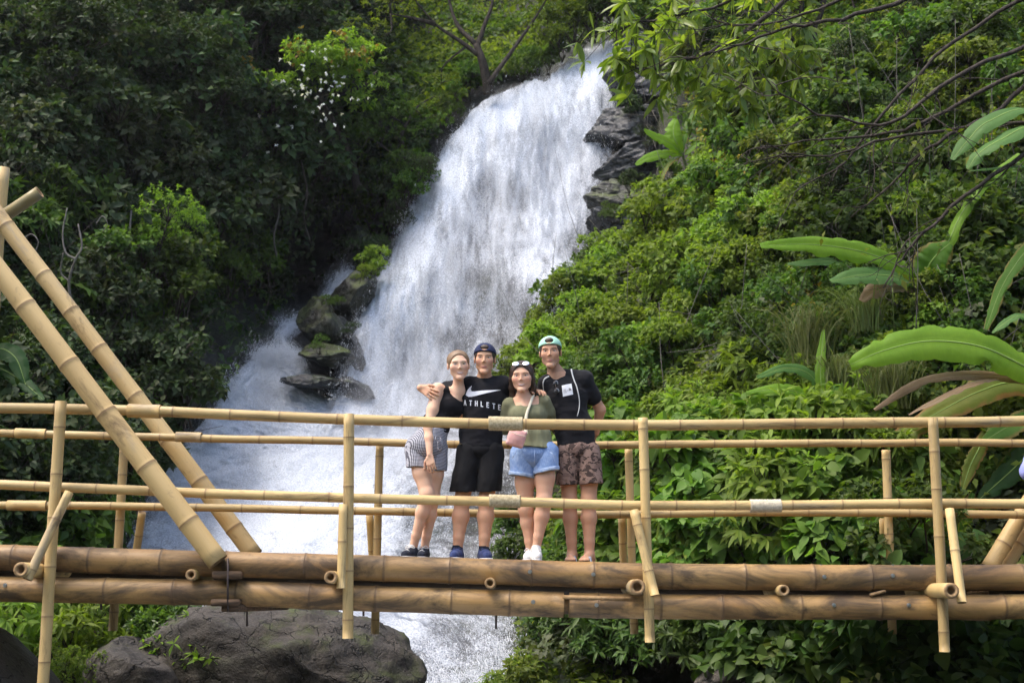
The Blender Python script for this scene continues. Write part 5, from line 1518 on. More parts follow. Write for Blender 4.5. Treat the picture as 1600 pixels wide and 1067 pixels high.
    def arc(r0, r1):
        a = np.linspace(0, math.pi / 2, 9)
        pts = [np.array([r1 * math.cos(x), r1 * math.sin(x)]) for x in a] + [np.array([r0 * math.cos(x), r0 * math.sin(x)]) for x in a[::-1]]
        return [o0 + ux * (.66 + p[0]) + uz * (.40 + p[1] * .9) for p in pts]
    for r0, r1 in ((.0, .09), (.12, .17), (.20, .25)):
        pts = arc(r0 + 1e-3, r1); V4, F4 = fill([(q[0], q[2]) for q in pts], 0)
        print_on(lab, "dome_mark", V, F, BLACK_TEE, (np.stack([V4[:, 0], V4[:, 0] * 0 + Y - .1, V4[:, 1]], 1), F4), lift=.0050)
    fs = Field(np.minimum(h1, k1) - .25, np.maximum(h2, waist) + .25, .0055)
    fs.ell(hips + [0, 0, .01], (.165, .128, .10), None, 0)
    fs.ell((h1 + h2) / 2 + [0, .02, -.075], (.115, .09, .11), None, .05)
    fs.half(J(900, 690, Y), (0, 0, 1)); fs.wrinkle(.007, 12, 43, (1.2, 1, .8))
    sh = cloth(root, "patterned_shorts", CAMO, fs)
    trouser_legs(sh, CAMO, [(h1 + [.004, -.012, .02], h1 + (k1 - h1) * .72 + [-.010, -.01, 0], .100, .096, J(886, 757, Y), (-.03, .1, -1)), (h2 + [-.004, -.016, .02], h2 + (k2 - h2) * .72 + [.018, -.014, 0], .100, .098, J(922, 755, Y), (.06, .1, -1))], 143, .010, 12)
    # backpack straps
    bp = thing("backpack", J(893, 625, Y + .2), "backpack with pale cord straps worn by the man in mint cap", "backpack")
    fb = Field(J(893, 630, Y + .24) - .25, J(893, 630, Y + .24) + .25, .008)
    fb.ell(J(890, 632, Y + .24), (.12, .08, .19), None, 0); V, F = fb.mesh(); mk("sack", V, F, STRAP_GREY, bp)
    bvh = BVHTree.FromPolygons([tuple(v) for v in so.data.vertices and [np.array(v.co) + wloc(so) for v in so.data.vertices]], [tuple(p.vertices) for p in so.data.polygons])
    for pp in ([(892, 573), (893.5, 582), (897, 594), (901, 604), (905, 622), (905, 637), (902, 650)], [(858, 588), (851, 592), (848.5, 600), (849.5, 612)]):
        pts = []
        for x, y in smooth_path([(a, b, 0) for a, b in pp], 26)[:, :2]:
            o_ = CAM; d_ = P(x, y, Y) - CAM; d_ /= np.linalg.norm(d_)
            h_ = bvh.ray_cast(Vector(o_), Vector(d_))
            
            if h_[0]: pts.append(np.array(h_[0]) - d_ * .004)
        V, F = tube(pts, np.linspace(.0065, .003, len(pts)), 8); mk("strap", V, F, STRAP_GREY, bp)
    # dark sunglasses hooked on the neck of the shirt
    sg = thing("sunglasses", J(867, 606, Y - .12), "dark sunglasses hooked in the shirt neck of the man in mint cap", "sunglasses")
    for px, py in ((867.5, 600), (869, 612)):
        h_ = bvh.ray_cast(Vector(CAM), Vector(P(px, py, Y) - CAM)); c = np.array(h_[0]) if h_[0] else P(px, py, Y - .1)
        V, F = ico(c - [0, .012, 0], (.019, .007, .025), rotm(0, 0, .5), 3); l_ = mk("lens", V, F, LENS_DARK, sg)
        V, F = tube(np.array([c + [-.0, -.014, 0] + rotm(0, 0, .5) @ [.020 * math.cos(q), 0, .026 * math.sin(q)] for q in np.linspace(0.2, 2.4, 10)]), .0024, 6); mk("rim", V, F, STEEL, l_)
    c = P(868, 606, Y - .135); V, F = tube([c + [0, .0, .03], c + [.004, 0, -.03]], .003, 6); mk("temple_arm", V, F, IRON, sg)
    # sandals
    for a_, d_, f_ in ((a1, (-.15, -1), f1), (a2, (-.35, -1), f2)):
        d = np.array([d_[0], d_[1], 0]); d /= np.linalg.norm(d); s = np.cross(d, [0, 0, 1]); b0 = np.array([a_[0], a_[1], f_])
        fz = Field(b0 - .28, b0 + .28, .0055); fz.cap(b0 - d * .05, b0 + d * .19, .042, .046, 0); fz.half(b0 + [0, 0, .002], (0, 0, -1)); fz.half(b0 + [0, 0, .02], (0, 0, 1))
        V, F = fz.mesh(); sd = mk("sandal", V, F, SHOE_DARK, root)
        p = smooth_path([b0 + d * .12 + s * .05 + [0, 0, .015], b0 + d * .11 + s * .035 + [0, 0, .055], b0 + d * .11 + [0, 0, .068], b0 + d * .11 - s * .035 + [0, 0, .055], b0 + d * .12 - s * .05 + [0, 0, .015]], 16)
        V = np.concatenate([p + d * .03 + [0, 0, .0], p - d * .03 + [0, 0, .008], p - d * .03, p + d * .03 - [0, 0, .008]]); n = len(p)
        F = [(i + a * n, i + 1 + a * n, i + 1 + b * n, i + b * n) for i in range(n - 1) for a, b in ((0, 1), (1, 2), (2, 3), (3, 0))]
        mk("sandal_band", V, F, SANDAL, sd)
    return root

# ---------------------------------------------------------------- someone at the right end of the bridge, all but an elbow out of frame
def person_e():
    Y = 10.6
    c = J(1672, 900, Y)
    root = thing("person", (c[0], Y, deckz(c[0])), "person almost wholly beyond the right edge, only a rolled lavender sleeve showing", "person")
    x0 = c[0]; z0 = deckz(x0)
    at = lambda x, y, z: np.array([x0 + x, Y + y, z0 + z])
    hc = at(0, -.01, 1.42); R = rotm(.3, 0, 0)
    sL, sR = at(-.13, 0, 1.18), at(.17, 0, 1.18); elL = P(1604, 738, Y - .02); wrL = P(1626, 752, Y - .12)
    elR, wrR = at(.24, 0, .93), at(.24, -.06, .70); h1, h2 = at(-.08, 0, .72), at(.08, 0, .72); a1, a2 = at(-.09, 0, .085), at(.09, 0, .085)
    fd = Field(at(-.6, -.4, -.01), at(.5, .4, 1.65), .008)
    w = add_head(fd, hc, R, .95, True, 0)
    fd.cap(w(0, .018, -.07), at(0, .02, 1.22), .048, .052, .02); fd.ell(at(0, 0, 1.08), (.15, .10, .16), None, .04); fd.ell(at(0, 0, .9), (.13, .095, .14), None, .05); fd.ell(at(0, 0, .75), (.16, .11, .11), None, .05)
    for s_, e_, w_ in ((sL, elL, wrL), (sR, elR, wrR)):
        fd.cap(at(0, 0, 1.16), s_, .04, .05, .03); fd.cap(s_, e_, .046, .034, .02); fd.cap(e_, w_, .034, .026, .02); hand(fd, w_, w_ + [.02, -.02, -.1], (1, 0, 0), .9)
    leg(fd, h1, at(-.085, -.01, .40), a1, .08, .056, .055, .036, (0, -1, 0)); leg(fd, h2, at(.085, -.01, .40), a2, .08, .056, .055, .036, (0, -1, 0)); foot(fd, a1, (0, -1), .22, .034, z0 + .01); foot(fd, a2, (0, -1), .22, .034, z0 + .01)
    V, F = fd.mesh(); tint, amt = face_tint(V, hc, R, .95); mk("body", V, F, SKIN_B, root, attrs={"tint": tint, "tint_amt": amt})
    face_parts(root, w, R, .95, HAIR_DARK, skin=(V, F)); hair_cap(root, w, R, .95, HAIR_DARK, 'short')
    ft = Field(at(-.6, -.4, .5), at(.5, .4, 1.4), .008); ft.ell(at(0, 0, 1.06), (.165, .118, .17), None, 0); ft.ell(at(0, 0, .88), (.15, .115, .16), None, .06)
    for s_, e_ in ((sL, elL), (sR, elR)):
        ft.cap(at(0, 0, 1.16), s_, .05, .066, .03); ft.cap(s_, e_, .060, .050, .03)
    ft.cap(elL + [.005, 0, .02], elL + [.012, 0, -.015], .056, .054, .02); ft.wrinkle(.008, 14, 52); cloth(root, "lavender_shirt", LAVENDER, ft)
    fs = Field(at(-.3, -.25, .3), at(.3, .25, .9), .008); fs.ell(at(0, 0, .76), (.17, .12, .10), None, 0); fs.cap(h1, at(-.09, 0, .5), .10, .095, .03); fs.cap(h2, at(.09, 0, .5), .10, .095, .03); cloth(root, "shorts", DENIM, fs)
    return root

for f_ in (person_a, person_b, person_c, person_d, person_e): f_()
# ------------------------------------------------------------------ plants
def rand_unit(rng, n):
    v = rng.normal(size=(n, 3)); return v / np.linalg.norm(v, axis=1)[:, None]

def leaf_quads(base, d, nrm, L, W, fold=.18, droop=.0):
    """Folded pointed leaves, four faces each. base (n,3), d tip direction, nrm upper side."""
    d = d / np.linalg.norm(d, axis=1)[:, None]
    s = np.cross(d, nrm); s /= np.linalg.norm(s, axis=1)[:, None] + 1e-9
    n = np.cross(s, d)
    L = np.broadcast_to(L, (len(base),))[:, None]; W = np.broadcast_to(W, (len(base),))[:, None]
    m = base + d * L * .42 - n * W * fold * .5
    tip = base + d * L - n * L * droop - np.array([0, 0, 1]) * L * droop
    l = base + d * L * .40 + s * W * .5 + n * W * fold * .5; r = base + d * L * .40 - s * W * .5 + n * W * fold * .5
    V = np.stack([base, l, m, r, tip], 1).reshape(-1, 3)
    k = np.arange(len(base))[:, None] * 5
    F = np.stack([k + [0, 2, 1], k + [1, 2, 4], k + [0, 3, 2], k + [2, 3, 4]], 1).reshape(-1, 3)
    return V, F

def leaf_fine(base, d, nrm, L, W, fold=.2, droop=.25, prof=(.36, .5, .36)):
    """Larger leaves: curved, twelve faces, rounded outline."""
    d = d / np.linalg.norm(d, axis=1)[:, None]
    s = np.cross(d, nrm); s /= np.linalg.norm(s, axis=1)[:, None] + 1e-9
    n = np.cross(s, d)
    L = np.broadcast_to(L, (len(base),))[:, None]; W = np.broadcast_to(W, (len(base),))[:, None]
    down = np.array([0, 0, -1.0])
    cols = [base]
    for t_, h in zip((.14, .40, .72), prof):
        c = base + d * L * t_ + down * L * droop * t_ ** 2
        cols += [c + s * W * h + n * W * fold * h * 1.2, c, c - s * W * h + n * W * fold * h * 1.2]
    cols.append(base + d * L * (1 - droop * .2) + down * L * droop)
    V = np.stack(cols, 1).reshape(-1, 3); k = np.arange(len(base))[:, None] * 11
    T = [(0, 2, 1), (0, 3, 2)]
    for a in (1, 4): T += [(a, a+1, a+3), (a+1, a+4, a+3), (a+1, a+2, a+4), (a+2, a+5, a+4)]
    T += [(7, 8, 10), (8, 9, 10)]
    return V, np.stack([k + list(q) for q in T], 1).reshape(-1, 3)

def sprig_leaves(tips, axis, rng, per, L, W, spread=1.0, droop=.15, up=.5, whorl=False, prof=None):
    """leaves radiating from sprig tips"""
    n = len(tips); k = n * per
    base = np.repeat(tips, per, 0); ax = np.repeat(axis, per, 0)
    r = rand_unit(rng, k)
    d = ax * (.35 if whorl else .55) + r * spread + np.array([0, 0, .1])
    d[:, 2] -= droop
    nr = np.array([0, 0, 1.0]) * up + ax * .6 + rand_unit(rng, k) * .45
    base = base + rand_unit(rng, k) * (0 if whorl else L * .35)
    Ls = L * rng.uniform(.65, 1.2, k); Ws = W * rng.uniform(.7, 1.2, k)
    if prof: return leaf_fine(base, d, nr, Ls, Ws, prof=prof)
    return leaf_quads(base, d, nr, Ls, Ws, droop=.12)

# leaf colours (real base colours)
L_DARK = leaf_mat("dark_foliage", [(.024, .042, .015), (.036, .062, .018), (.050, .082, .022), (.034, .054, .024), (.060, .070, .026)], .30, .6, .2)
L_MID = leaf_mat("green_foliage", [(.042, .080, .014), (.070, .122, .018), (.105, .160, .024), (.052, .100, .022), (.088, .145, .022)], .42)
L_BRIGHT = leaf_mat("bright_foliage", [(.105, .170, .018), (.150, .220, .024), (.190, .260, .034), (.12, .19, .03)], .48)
L_YELLOW = leaf_mat("yellow_green_foliage", [(.09, .135, .018), (.13, .18, .025), (.17, .20, .03), (.08, .13, .02)], .45)
L_BROAD = leaf_mat("broad_leaf_green", [(.070, .140, .020), (.105, .185, .024), (.135, .215, .034), (.085, .155, .03)], .45)
L_OLIVE = leaf_mat("grey_olive_foliage", [(.055, .065, .035), (.085, .095, .045), (.06, .085, .03)], .3, .6, .25)
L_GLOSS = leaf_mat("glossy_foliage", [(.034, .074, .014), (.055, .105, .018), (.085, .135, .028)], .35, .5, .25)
L_LANCE = leaf_mat("lance_foliage", [(.055, .115, .016), (.085, .155, .024), (.115, .185, .035)], .4, .35, .45)
L_AUTUMN = leaf_mat("autumn_leaves", [(.30, .23, .03), (.30, .19, .03), (.22, .21, .03), (.16, .18, .025)], .4)
L_FLOWER = leaf_mat("white_petals", [(.72, .70, .72), (.78, .76, .78), (.66, .62, .68)], .3, .6)
L_GRASS = leaf_mat("pale_grass", [(.13, .165, .05), (.18, .20, .07), (.10, .15, .035)], .4)
L_DRY = leaf_mat("dry_leaf", [(.20, .12, .065), (.28, .18, .10), (.14, .085, .05)], .25, .8, .1)
t = NT("bark"); v = t.coord('Object', (6, 6, 1.2))
t.bsdf(t.ramp(t.noise(v, 4, 5, .65), [(.3, (.018, .014, .011)), (.7, (.075, .06, .048))]), .9, .2, t.bump(t.noise(v, 9, 4), .6, .02)); BARK = t.m
t = NT("pale_bark"); t.bsdf(t.ramp(t.noise(t.coord('Object', (6, 6, 1.5)), 5, 4), [(.3, (.07, .062, .05)), (.7, (.19, .175, .15))]), .9, .2); BARK_PALE = t.m
t = NT("green_stem"); t.bsdf(t.ramp(t.noise(t.coord('Object', (3, 3, 1)), 6, 4), [(.3, (.05, .075, .02)), (.7, (.11, .13, .035))]), .6, .3); STEM = t.m

# ---------------- ground cover: creepers and small leaves over the slopes
def region_points(n, rng, poly, dens=None):
    """random pixels within a polygon of the slope"""
    poly = np.array(poly, float); lo, hi = poly.min(0), poly.max(0)
    out = []; got = 0
    while got < n:
        q = rng.uniform(lo, hi, (n * 2, 2))
        ins = np.zeros(len(q), bool); j = len(poly) - 1
        for i in range(len(poly)):
            a, b = poly[i], poly[j]
            c = ((a[1] > q[:, 1]) != (b[1] > q[:, 1])) & (q[:, 0] < (b[0] - a[0]) * (q[:, 1] - a[1]) / (b[1] - a[1] + 1e-9) + a[0])
            ins ^= c; j = i
        q = q[ins]
        if dens is not None: q = q[rng.random(len(q)) < dens(q[:, 0], q[:, 1])]
        out.append(q); got += len(q)
    return np.concatenate(out)[:n]

RIGHT = [(955, 60), (1010, -120), (1750, -150), (1750, 1120), (1000, 1120), (815, 1090), (812, 950), (835, 800), (800, 640), (795, 560), (838, 470), (872, 415), (935, 375), (1010, 372), (1050, 330), (1060, 230), (1030, 130)]
LEFT = [(-420, -150), (760, -150), (800, 60), (790, 90), (740, 120), (675, 200), (640, 285), (600, 380), (570, 430), (520, 420), (430, 480), (385, 560), (300, 650), (240, 720), (200, 820), (150, 900), (-420, 900)]
RIGHT_IN = np.array(RIGHT)
def in_poly(poly, x, y):
    poly = np.array(poly, float); ins = np.zeros(np.shape(x), bool); j = len(poly) - 1
    for i in range(len(poly)):
        a, b = poly[i], poly[j]
        ins ^= ((a[1] > y) != (b[1] > y)) & (x < (b[0] - a[0]) * (y - a[1]) / (b[1] - a[1] + 1e-9) + a[0]); j = i
    return ins

def bare(x, y):
    g = lambda cx, cy, rx, ry: np.exp(-(((x - cx) / rx) ** 2 + ((y - cy) / ry) ** 2) ** 2)
    return np.clip(1 - g(505, 385, 85, 80) - .88 * g(315, 540, 135, 85) - .9 * g(1010, 1050, 120, 55) - .7 * g(1500, 990, 110, 90) - .8 * g(1080, 1010, 90, 60) - .95 * g(1040, 235, 60, 62), .0, 1)
def carpet(name, poly, n, L, W, mat, seed, lump=.7, label="", thresh=.0, hang=.25, nz=1.1):
    rng = np.random.default_rng(seed)
    def dens(x, y):
        q = P(x, y, D(x, y)); f = fbm(q * nz, 3, seed)
        return np.clip((f - thresh) * 6, 0.02, 1) * bare(x, y)
    q = region_points(n, rng, poly, dens)
    d0 = D(q[:, 0], q[:, 1]); p0 = P(q[:, 0], q[:, 1], d0)
    l = np.clip(fbm(p0 * .9, 4, seed + 40) - .36, 0, 1) * 3.2 * lump
    p = P(q[:, 0], q[:, 1], d0 - l * rng.uniform(.55, 1.0, n) - .06)
    e = 4.0
    pu = P(q[:, 0] + e, q[:, 1], D(q[:, 0] + e, q[:, 1])); pv = P(q[:, 0], q[:, 1] + e, D(q[:, 0], q[:, 1] + e))
    N = np.cross(pv - p0, pu - p0); N /= np.linalg.norm(N, axis=1)[:, None]
    N[N[:, 1] > 0] *= -1
    up = np.array([0, 0, 1.0])
    nr = N * .6 + up * .55 + rand_unit(rng, n) * .5
    d = rand_unit(rng, n) * .8 - up * hang + N * .35
    sz = rng.lognormal(0, .28, n)
    V, F = leaf_quads(p, d, nr, L * sz, W * sz, droop=.12)
    return tag(mk(name, V, F, mat, smooth=False), label, kind="stuff")

carpet("creeper_foliage", RIGHT, 62000, .105, .075, L_MID, 301, .75, "small leaved creepers matted over the right slope", .40)
carpet("creeper_foliage", RIGHT, 26000, .10, .07, L_BRIGHT, 302, .95, "fresh light green creeper leaves over the right slope", .47, nz=.7)
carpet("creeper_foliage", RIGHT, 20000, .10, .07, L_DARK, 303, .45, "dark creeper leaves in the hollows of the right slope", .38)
carpet("creeper_foliage", [(1050, -100), (1750, -100), (1750, 480), (1250, 480), (1080, 330)], 4500, .10, .075, L_AUTUMN, 304, .95, "yellowing creeper leaves high on the right slope", .52)
carpet("creeper_foliage", RIGHT, 20000, .085, .06, L_OLIVE, 309, 1.15, "grey green creeper leaves over the right slope", .45)
carpet("creeper_foliage", RIGHT, 9000, .09, .06, L_YELLOW, 310, 1.2, "yellow green creeper tips over the right slope", .52, nz=1.6)
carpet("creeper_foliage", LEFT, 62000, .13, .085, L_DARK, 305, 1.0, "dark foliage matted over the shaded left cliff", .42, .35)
TOP = [(545, -130), (1080, -130), (1020, 30), (965, 40), (890, 52), (828, 96), (745, 128), (680, 200), (640, 280), (590, 320), (545, 300)]
carpet("creeper_foliage", TOP, 26000, .13, .085, L_MID, 307, 1.0, "green foliage on the slope above the fall", .38, .25, .5)
carpet("creeper_foliage", TOP, 9000, .13, .085, L_BRIGHT, 308, 1.1, "lighter foliage on the slope above the fall", .48, .25, .5)
carpet("creeper_foliage", LEFT, 19000, .13, .09, L_MID, 306, 1.3, "mid green foliage over the shaded left cliff", .50, .3, .6)

LANDMARKS = [(760, 100, "the forked tree above the fall"), (965, 60, "the lip of the fall"), (1045, 235, "the young banana plant"), (480, 160, "the white blossom"), (20, 320, "the crossed bamboo stays"),
 (510, 370, "the black hollow"), (230, 410, "the feathery lit bush"), (860, 545, "the mint cap"), (1003, 655, "the post right of the friends"), (1458, 655, "the rightmost post"), (1300, 160, "the dry grass patch"),
 (1300, 395, "the long arching banana leaf"), (1460, 545, "the biggest banana leaf"), (1440, 600, "the dead brown leaf"), (1270, 530, "the feathery grass plumes"), (545, 650, "the middle front post"), (95, 630, "the leftmost front post"),
 (1016, 1000, "the hanging end of the third post"), (1477, 1015, "the hanging end of the last post"), (440, 590, "the head of the cascade"), (1545, 220, "the twin banana leaves at the right edge"), (1230, 160, "the bare twigs"), (640, 330, "the left rim of the fall"), (1200, 790, "the pale rope lashing"), (210, 1010, "the small pitted boulder"), (250, 650, "the bamboo sleeve on the top rail"), (120, 420, "the pale twisted branches")]
_used = {}
def placed_label(base, px, py):
    r = sorted(LANDMARKS, key=lambda l: math.hypot(l[0] - px, l[1] - py))
    for lx, ly, nm in r[:14]:
        dx, dy = px - lx, py - ly; d = math.hypot(dx, dy)
        far = "just " if d < 45 else "a little " if d < 95 else "some way " if d < 170 else "far "
        v = "above" if dy < 0 else "below"; hh = "left" if dx < 0 else "right"
        w = v if abs(dx) < .42 * abs(dy) else hh + " of" if abs(dy) < .42 * abs(dx) else v + " and " + hh + " of"
        s = f"{base} {far}{w} {nm}"
        if s not in _used and len(s.split()) <= 16: _used[s] = 1; return s
    return f"{base} near {r[0][2]}"

# ---------------- shrubs: crown and stems; copies share their meshes
def shrub_meshes(kind, seed):
    rng = np.random.default_rng(seed)
    if kind == 'leafy': n, per, L, W, mat, sp = 230, 7, .115, .075, None, .8
    if kind == 'fine': n, per, L, W, mat, sp = 420, 9, .060, .030, None, .9
    if kind == 'lance': n, per, L, W, mat, sp = 150, 8, .22, .056, None, .95
    if kind == 'broad': n, per, L, W, mat, sp = 105, 6, .23, .15, None, .85
    lob = rng.uniform(-1, 1, (7, 3)) * [.55, .5, .42] + [0, 0, .55]; lr = rng.uniform(.28, .48, 7)
    which = rng.integers(0, 7, n); dirs = rand_unit(rng, n); dirs[:, 2] = np.abs(dirs[:, 2]) * .9 + dirs[:, 2] * .1
    rad = lr[which] * rng.uniform(.55, 1.05, n) ** .6
    tips = lob[which] + dirs * rad[:, None]
    tips[:, 2] = np.maximum(tips[:, 2], .02)
    V, F = sprig_leaves(tips, dirs, rng, per, L, W, sp, .2, .6, kind in ('lance',), {'broad': (.44, .5, .27), 'lance': (.26, .5, .38)}.get(kind))
    crown = mk_mesh("crown", V, F, L_MID, smooth=kind in ('broad', 'lance'))
    m = MB()
    for j in range(7):
        b = np.array([0, 0, -.15]) + rng.normal(size=3) * [.08, .08, 0]
        V, F = tube(smooth_path([b, (b + lob[j]) / 2 + rng.normal(size=3) * .06, lob[j]], 6), np.linspace(.022, .007, 6), 5); m.add(V, F)
        for i in np.where(which == j)[0][:9]:
            V, F = tube([lob[j] * .9 + b * .1, (lob[j] + tips[i]) / 2 + rng.normal(size=3) * .03, tips[i]], [.007, .005, .003], 4); m.add(V, F)
    stems = mk_mesh("stems", np.concatenate(m.V), m.F, BARK)
    return crown, stems
PROTO = {k: [shrub_meshes(k, 500 + 17 * i + j) for j in range(4)] for i, k in enumerate(('leafy', 'fine', 'lance', 'broad'))}
_var = {}
def coloured(me, mat):
    key = (me.name, mat.name)
    if key not in _var:
        c = me.copy(); c.materials.clear(); c.materials.append(mat); _var[key] = c
    return _var[key]

def shrub(kind, p, size, mat, label, group=None, rng=RNG, name="shrub", tilt=.25, squash=1.0):
    crown, stems = PROTO[kind][int(rng.integers(0, 4))]
    root = thing(name, p, label, "shrub", group)
    R = Matrix.Rotation(float(rng.uniform(0, 6.28)), 4, 'Z')
    T = Matrix.Rotation(tilt, 4, 'X')                     # growing out of the slope towards the light
    for nm, me in (("crown", coloured(crown, mat)), ("stems", stems)):
        o = bpy.data.objects.new(nm, me); COL.objects.link(o); o.parent = root
        o.matrix_local = T @ R @ Matrix.Diagonal((size, size, size * squash, 1))
    return root

def scatter(kind, poly, n, size, mat, label, group, seed, off=(.0, .4), dens=None, name="shrub", tilt=.3):
    rng = np.random.default_rng(seed)
    cand = region_points(n * 14, rng, poly, dens)
    keep = []
    for c in cand:                                        # keep them apart
        dd = 2000 / D(c[0], c[1]) * size[0] * .55
        if all(np.hypot(*(c - k)) > dd for k in keep): keep.append(c)
        if len(keep) == n: break
    for x, y in keep:
        s = rng.uniform(*size)
        p = P(x, y + 2000 / D(x, y) * s * .45, float(D(x, y)) - rng.uniform(*off))
        shrub(kind, p, s, mat, placed_label(label, x, y), group, rng, name, tilt)

_bare = lambda x, y: bare(x, y) ** 2
_shade = lambda x, y: np.clip(1.0 - near_water(x, y) * .9, .05, 1)
scatter('leafy', [(0, 0), (330, 0), (330, 300), (0, 330)], 10, (.8, 1.4), L_OLIVE, "grey olive shrub", "greyish shrubs on the upper left cliff", 706, (.6, 1.6))
LT, LB = [(0, -60), (560, -60), (600, 120), (500, 300), (420, 330), (0, 330)], [(0, 330), (430, 330), (480, 400), (380, 560), (280, 660), (210, 760), (0, 820)]
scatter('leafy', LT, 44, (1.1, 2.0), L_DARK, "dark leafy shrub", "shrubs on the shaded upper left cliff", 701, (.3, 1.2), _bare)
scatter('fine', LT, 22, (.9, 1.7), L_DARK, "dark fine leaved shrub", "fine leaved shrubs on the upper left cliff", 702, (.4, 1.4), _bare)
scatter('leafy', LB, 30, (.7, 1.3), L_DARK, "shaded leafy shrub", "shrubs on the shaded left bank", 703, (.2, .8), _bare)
scatter('leafy', [(180, 340), (420, 300), (440, 430), (260, 470), (170, 430)], 10, (.7, 1.2), L_MID, "mid green shrub", "green shrubs around the dark hollow", 704, (.6, 1.4), _bare)
scatter('lance', [(0, 240), (160, 240), (170, 330), (0, 350)], 6, (.8, 1.2), L_MID, "long leaved shrub", "long leaved shrubs behind the left stays", 705, (.6, 1.2))
# right slope
RU = [(1060, 20), (1620, -40), (1620, 420), (1100, 420), (1075, 250)]
RM = [(860, 430), (960, 385), (1080, 330), (1620, 430), (1620, 640), (800, 640), (830, 500)]
scatter('leafy', RU, 40, (.6, 1.1), L_MID, "green leafy shrub", "shrubs on the upper right slope", 711, (.1, .7), _bare)
scatter('leafy', RU, 26, (.5, .9), L_YELLOW, "yellow green shrub", "yellow green shrubs on the upper right slope", 712, (.3, .8), _bare)
scatter('fine', RU, 16, (.5, 1.0), L_DARK, "dark small leaved shrub", "dark shrubs on the upper right slope", 713, (.2, .7), _bare)
scatter('leafy', RM, 46, (.5, .9), L_MID, "green rounded shrub", "shrubs on the middle of the right slope", 714, (.1, .6))
scatter('leafy', [(960, 390), (1090, 300), (1200, 340), (1150, 460), (960, 460), (880, 440)], 16, (.6, 1.0), L_BRIGHT, "bright light green shrub", "bright shrubs on the crest beside the fall", 715, (.4, .9))
scatter('leafy', [(790, 470), (880, 420), (960, 500), (900, 600), (790, 620)], 12, (.5, .8), L_BRIGHT, "bright green shrub", "bright shrubs behind the man in mint cap", 716, (.4, .9))
scatter('lance', [(1060, 620), (1330, 600), (1360, 700), (1050, 720)], 16, (.55, .85), L_BRIGHT, "fresh light green herb", "light green herbs above the rails", 717, (.5, 1.1), name="herb")
scatter('leafy', [(1080, 230), (1280, 330), (1500, 430), (1560, 620), (900, 640), (900, 480)], 18, (.45, .75), L_BRIGHT, "light green shrub", "light shrubs on the right slope", 730, (.2, .7))
scatter('broad', [(930, 690), (1400, 690), (1420, 880), (980, 880), (920, 800)], 34, (.6, .95), L_BROAD, "broad leaved plant", "broad leaved plants behind the right railing", 718, (.4, 1.1), name="broad_leaf_plant")
scatter('leafy', [(790, 800), (960, 820), (980, 900), (800, 940)], 8, (.4, .6), L_MID, "small waterside shrub", "shrubs at the edge of the water", 719, (.2, .5))
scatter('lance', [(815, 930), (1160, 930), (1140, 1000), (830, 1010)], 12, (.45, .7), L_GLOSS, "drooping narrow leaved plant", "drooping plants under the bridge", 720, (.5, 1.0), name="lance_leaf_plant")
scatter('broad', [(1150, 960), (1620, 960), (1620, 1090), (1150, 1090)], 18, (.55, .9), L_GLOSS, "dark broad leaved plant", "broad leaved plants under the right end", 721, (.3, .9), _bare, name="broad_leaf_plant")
scatter('lance', [(800, 1055), (880, 1055), (880, 1090), (800, 1090)], 2, (.35, .45), L_YELLOW, "yellowish narrow leaved plant", "yellowish plants by the water", 722, (.8, 1.1), name="lance_leaf_plant")
scatter('lance', [(940, 700), (1420, 690), (1420, 870), (960, 870)], 12, (.5, .9), L_BRIGHT, "light narrow leaved plant", "light narrow leaved plants behind the right railing", 732, (.7, 1.3), name="lance_leaf_plant")
scatter('leafy', [(940, 690), (1420, 690), (1420, 870), (960, 870)], 10, (.5, .8), L_MID, "small leaved shrub", "small leaved shrubs behind the right railing", 733, (.7, 1.2))
# lance leaved plants at the lower left
def spot(kind, px, py, Y, s, mat, label, name="shrub", group=None, tilt=.1, squash=1.0):
    return shrub(kind, P(px, py, Y), s, mat, label, group, RNG, name, tilt, squash)
for i, (px, py, Y, s) in enumerate([(20, 1010, 13.2, .85), (90, 1000, 12.9, .8), (150, 985, 13.2, .7), (210, 1000, 13.0, .65), (30, 1060, 12.3, .7), (120, 1050, 12.2, .6), (255, 1020, 12.4, .55), (280, 1060, 12.0, .5), (230, 985, 13.6, .5), (-30, 985, 13.4, .9)]):
    spot('lance', px, py, Y, s, L_BRIGHT if i % 3 else L_LANCE, placed_label("glossy narrow leaved plant", px, py), "lance_leaf_plant", "glossy plants among the lower left boulders")
spot('fine', 100, 1085, 11.5, .42, L_YELLOW, "low yellow green moss like tuft beside the left post", "shrub")
# individual shrubs that stand out
spot('fine', 230, 420, 20.6, 1.25, L_BRIGHT, "light green feathery bush lit up in the middle of the dark left bank")
spot('leafy', 415, 440, 24.6, .95, L_MID, "leafy clump hanging before the black hollow left of the falls", squash=.9)
spot('leafy', 575, 440, 24.6, .55, L_BRIGHT, "small bright shrub beside the side stream above the mossy rocks")

for px, py, s in ((925, 35, 1.1), (895, 48, .8), (965, 28, 1.0), (870, 60, .8), (1000, 40, .9), (940, 5, 1.2)):
    spot('leafy', px, py + 14, 28.4, s, L_MID if s > .9 else L_BRIGHT, placed_label("green shrub on the lip", px, py), group="shrubs along the lip of the fall")
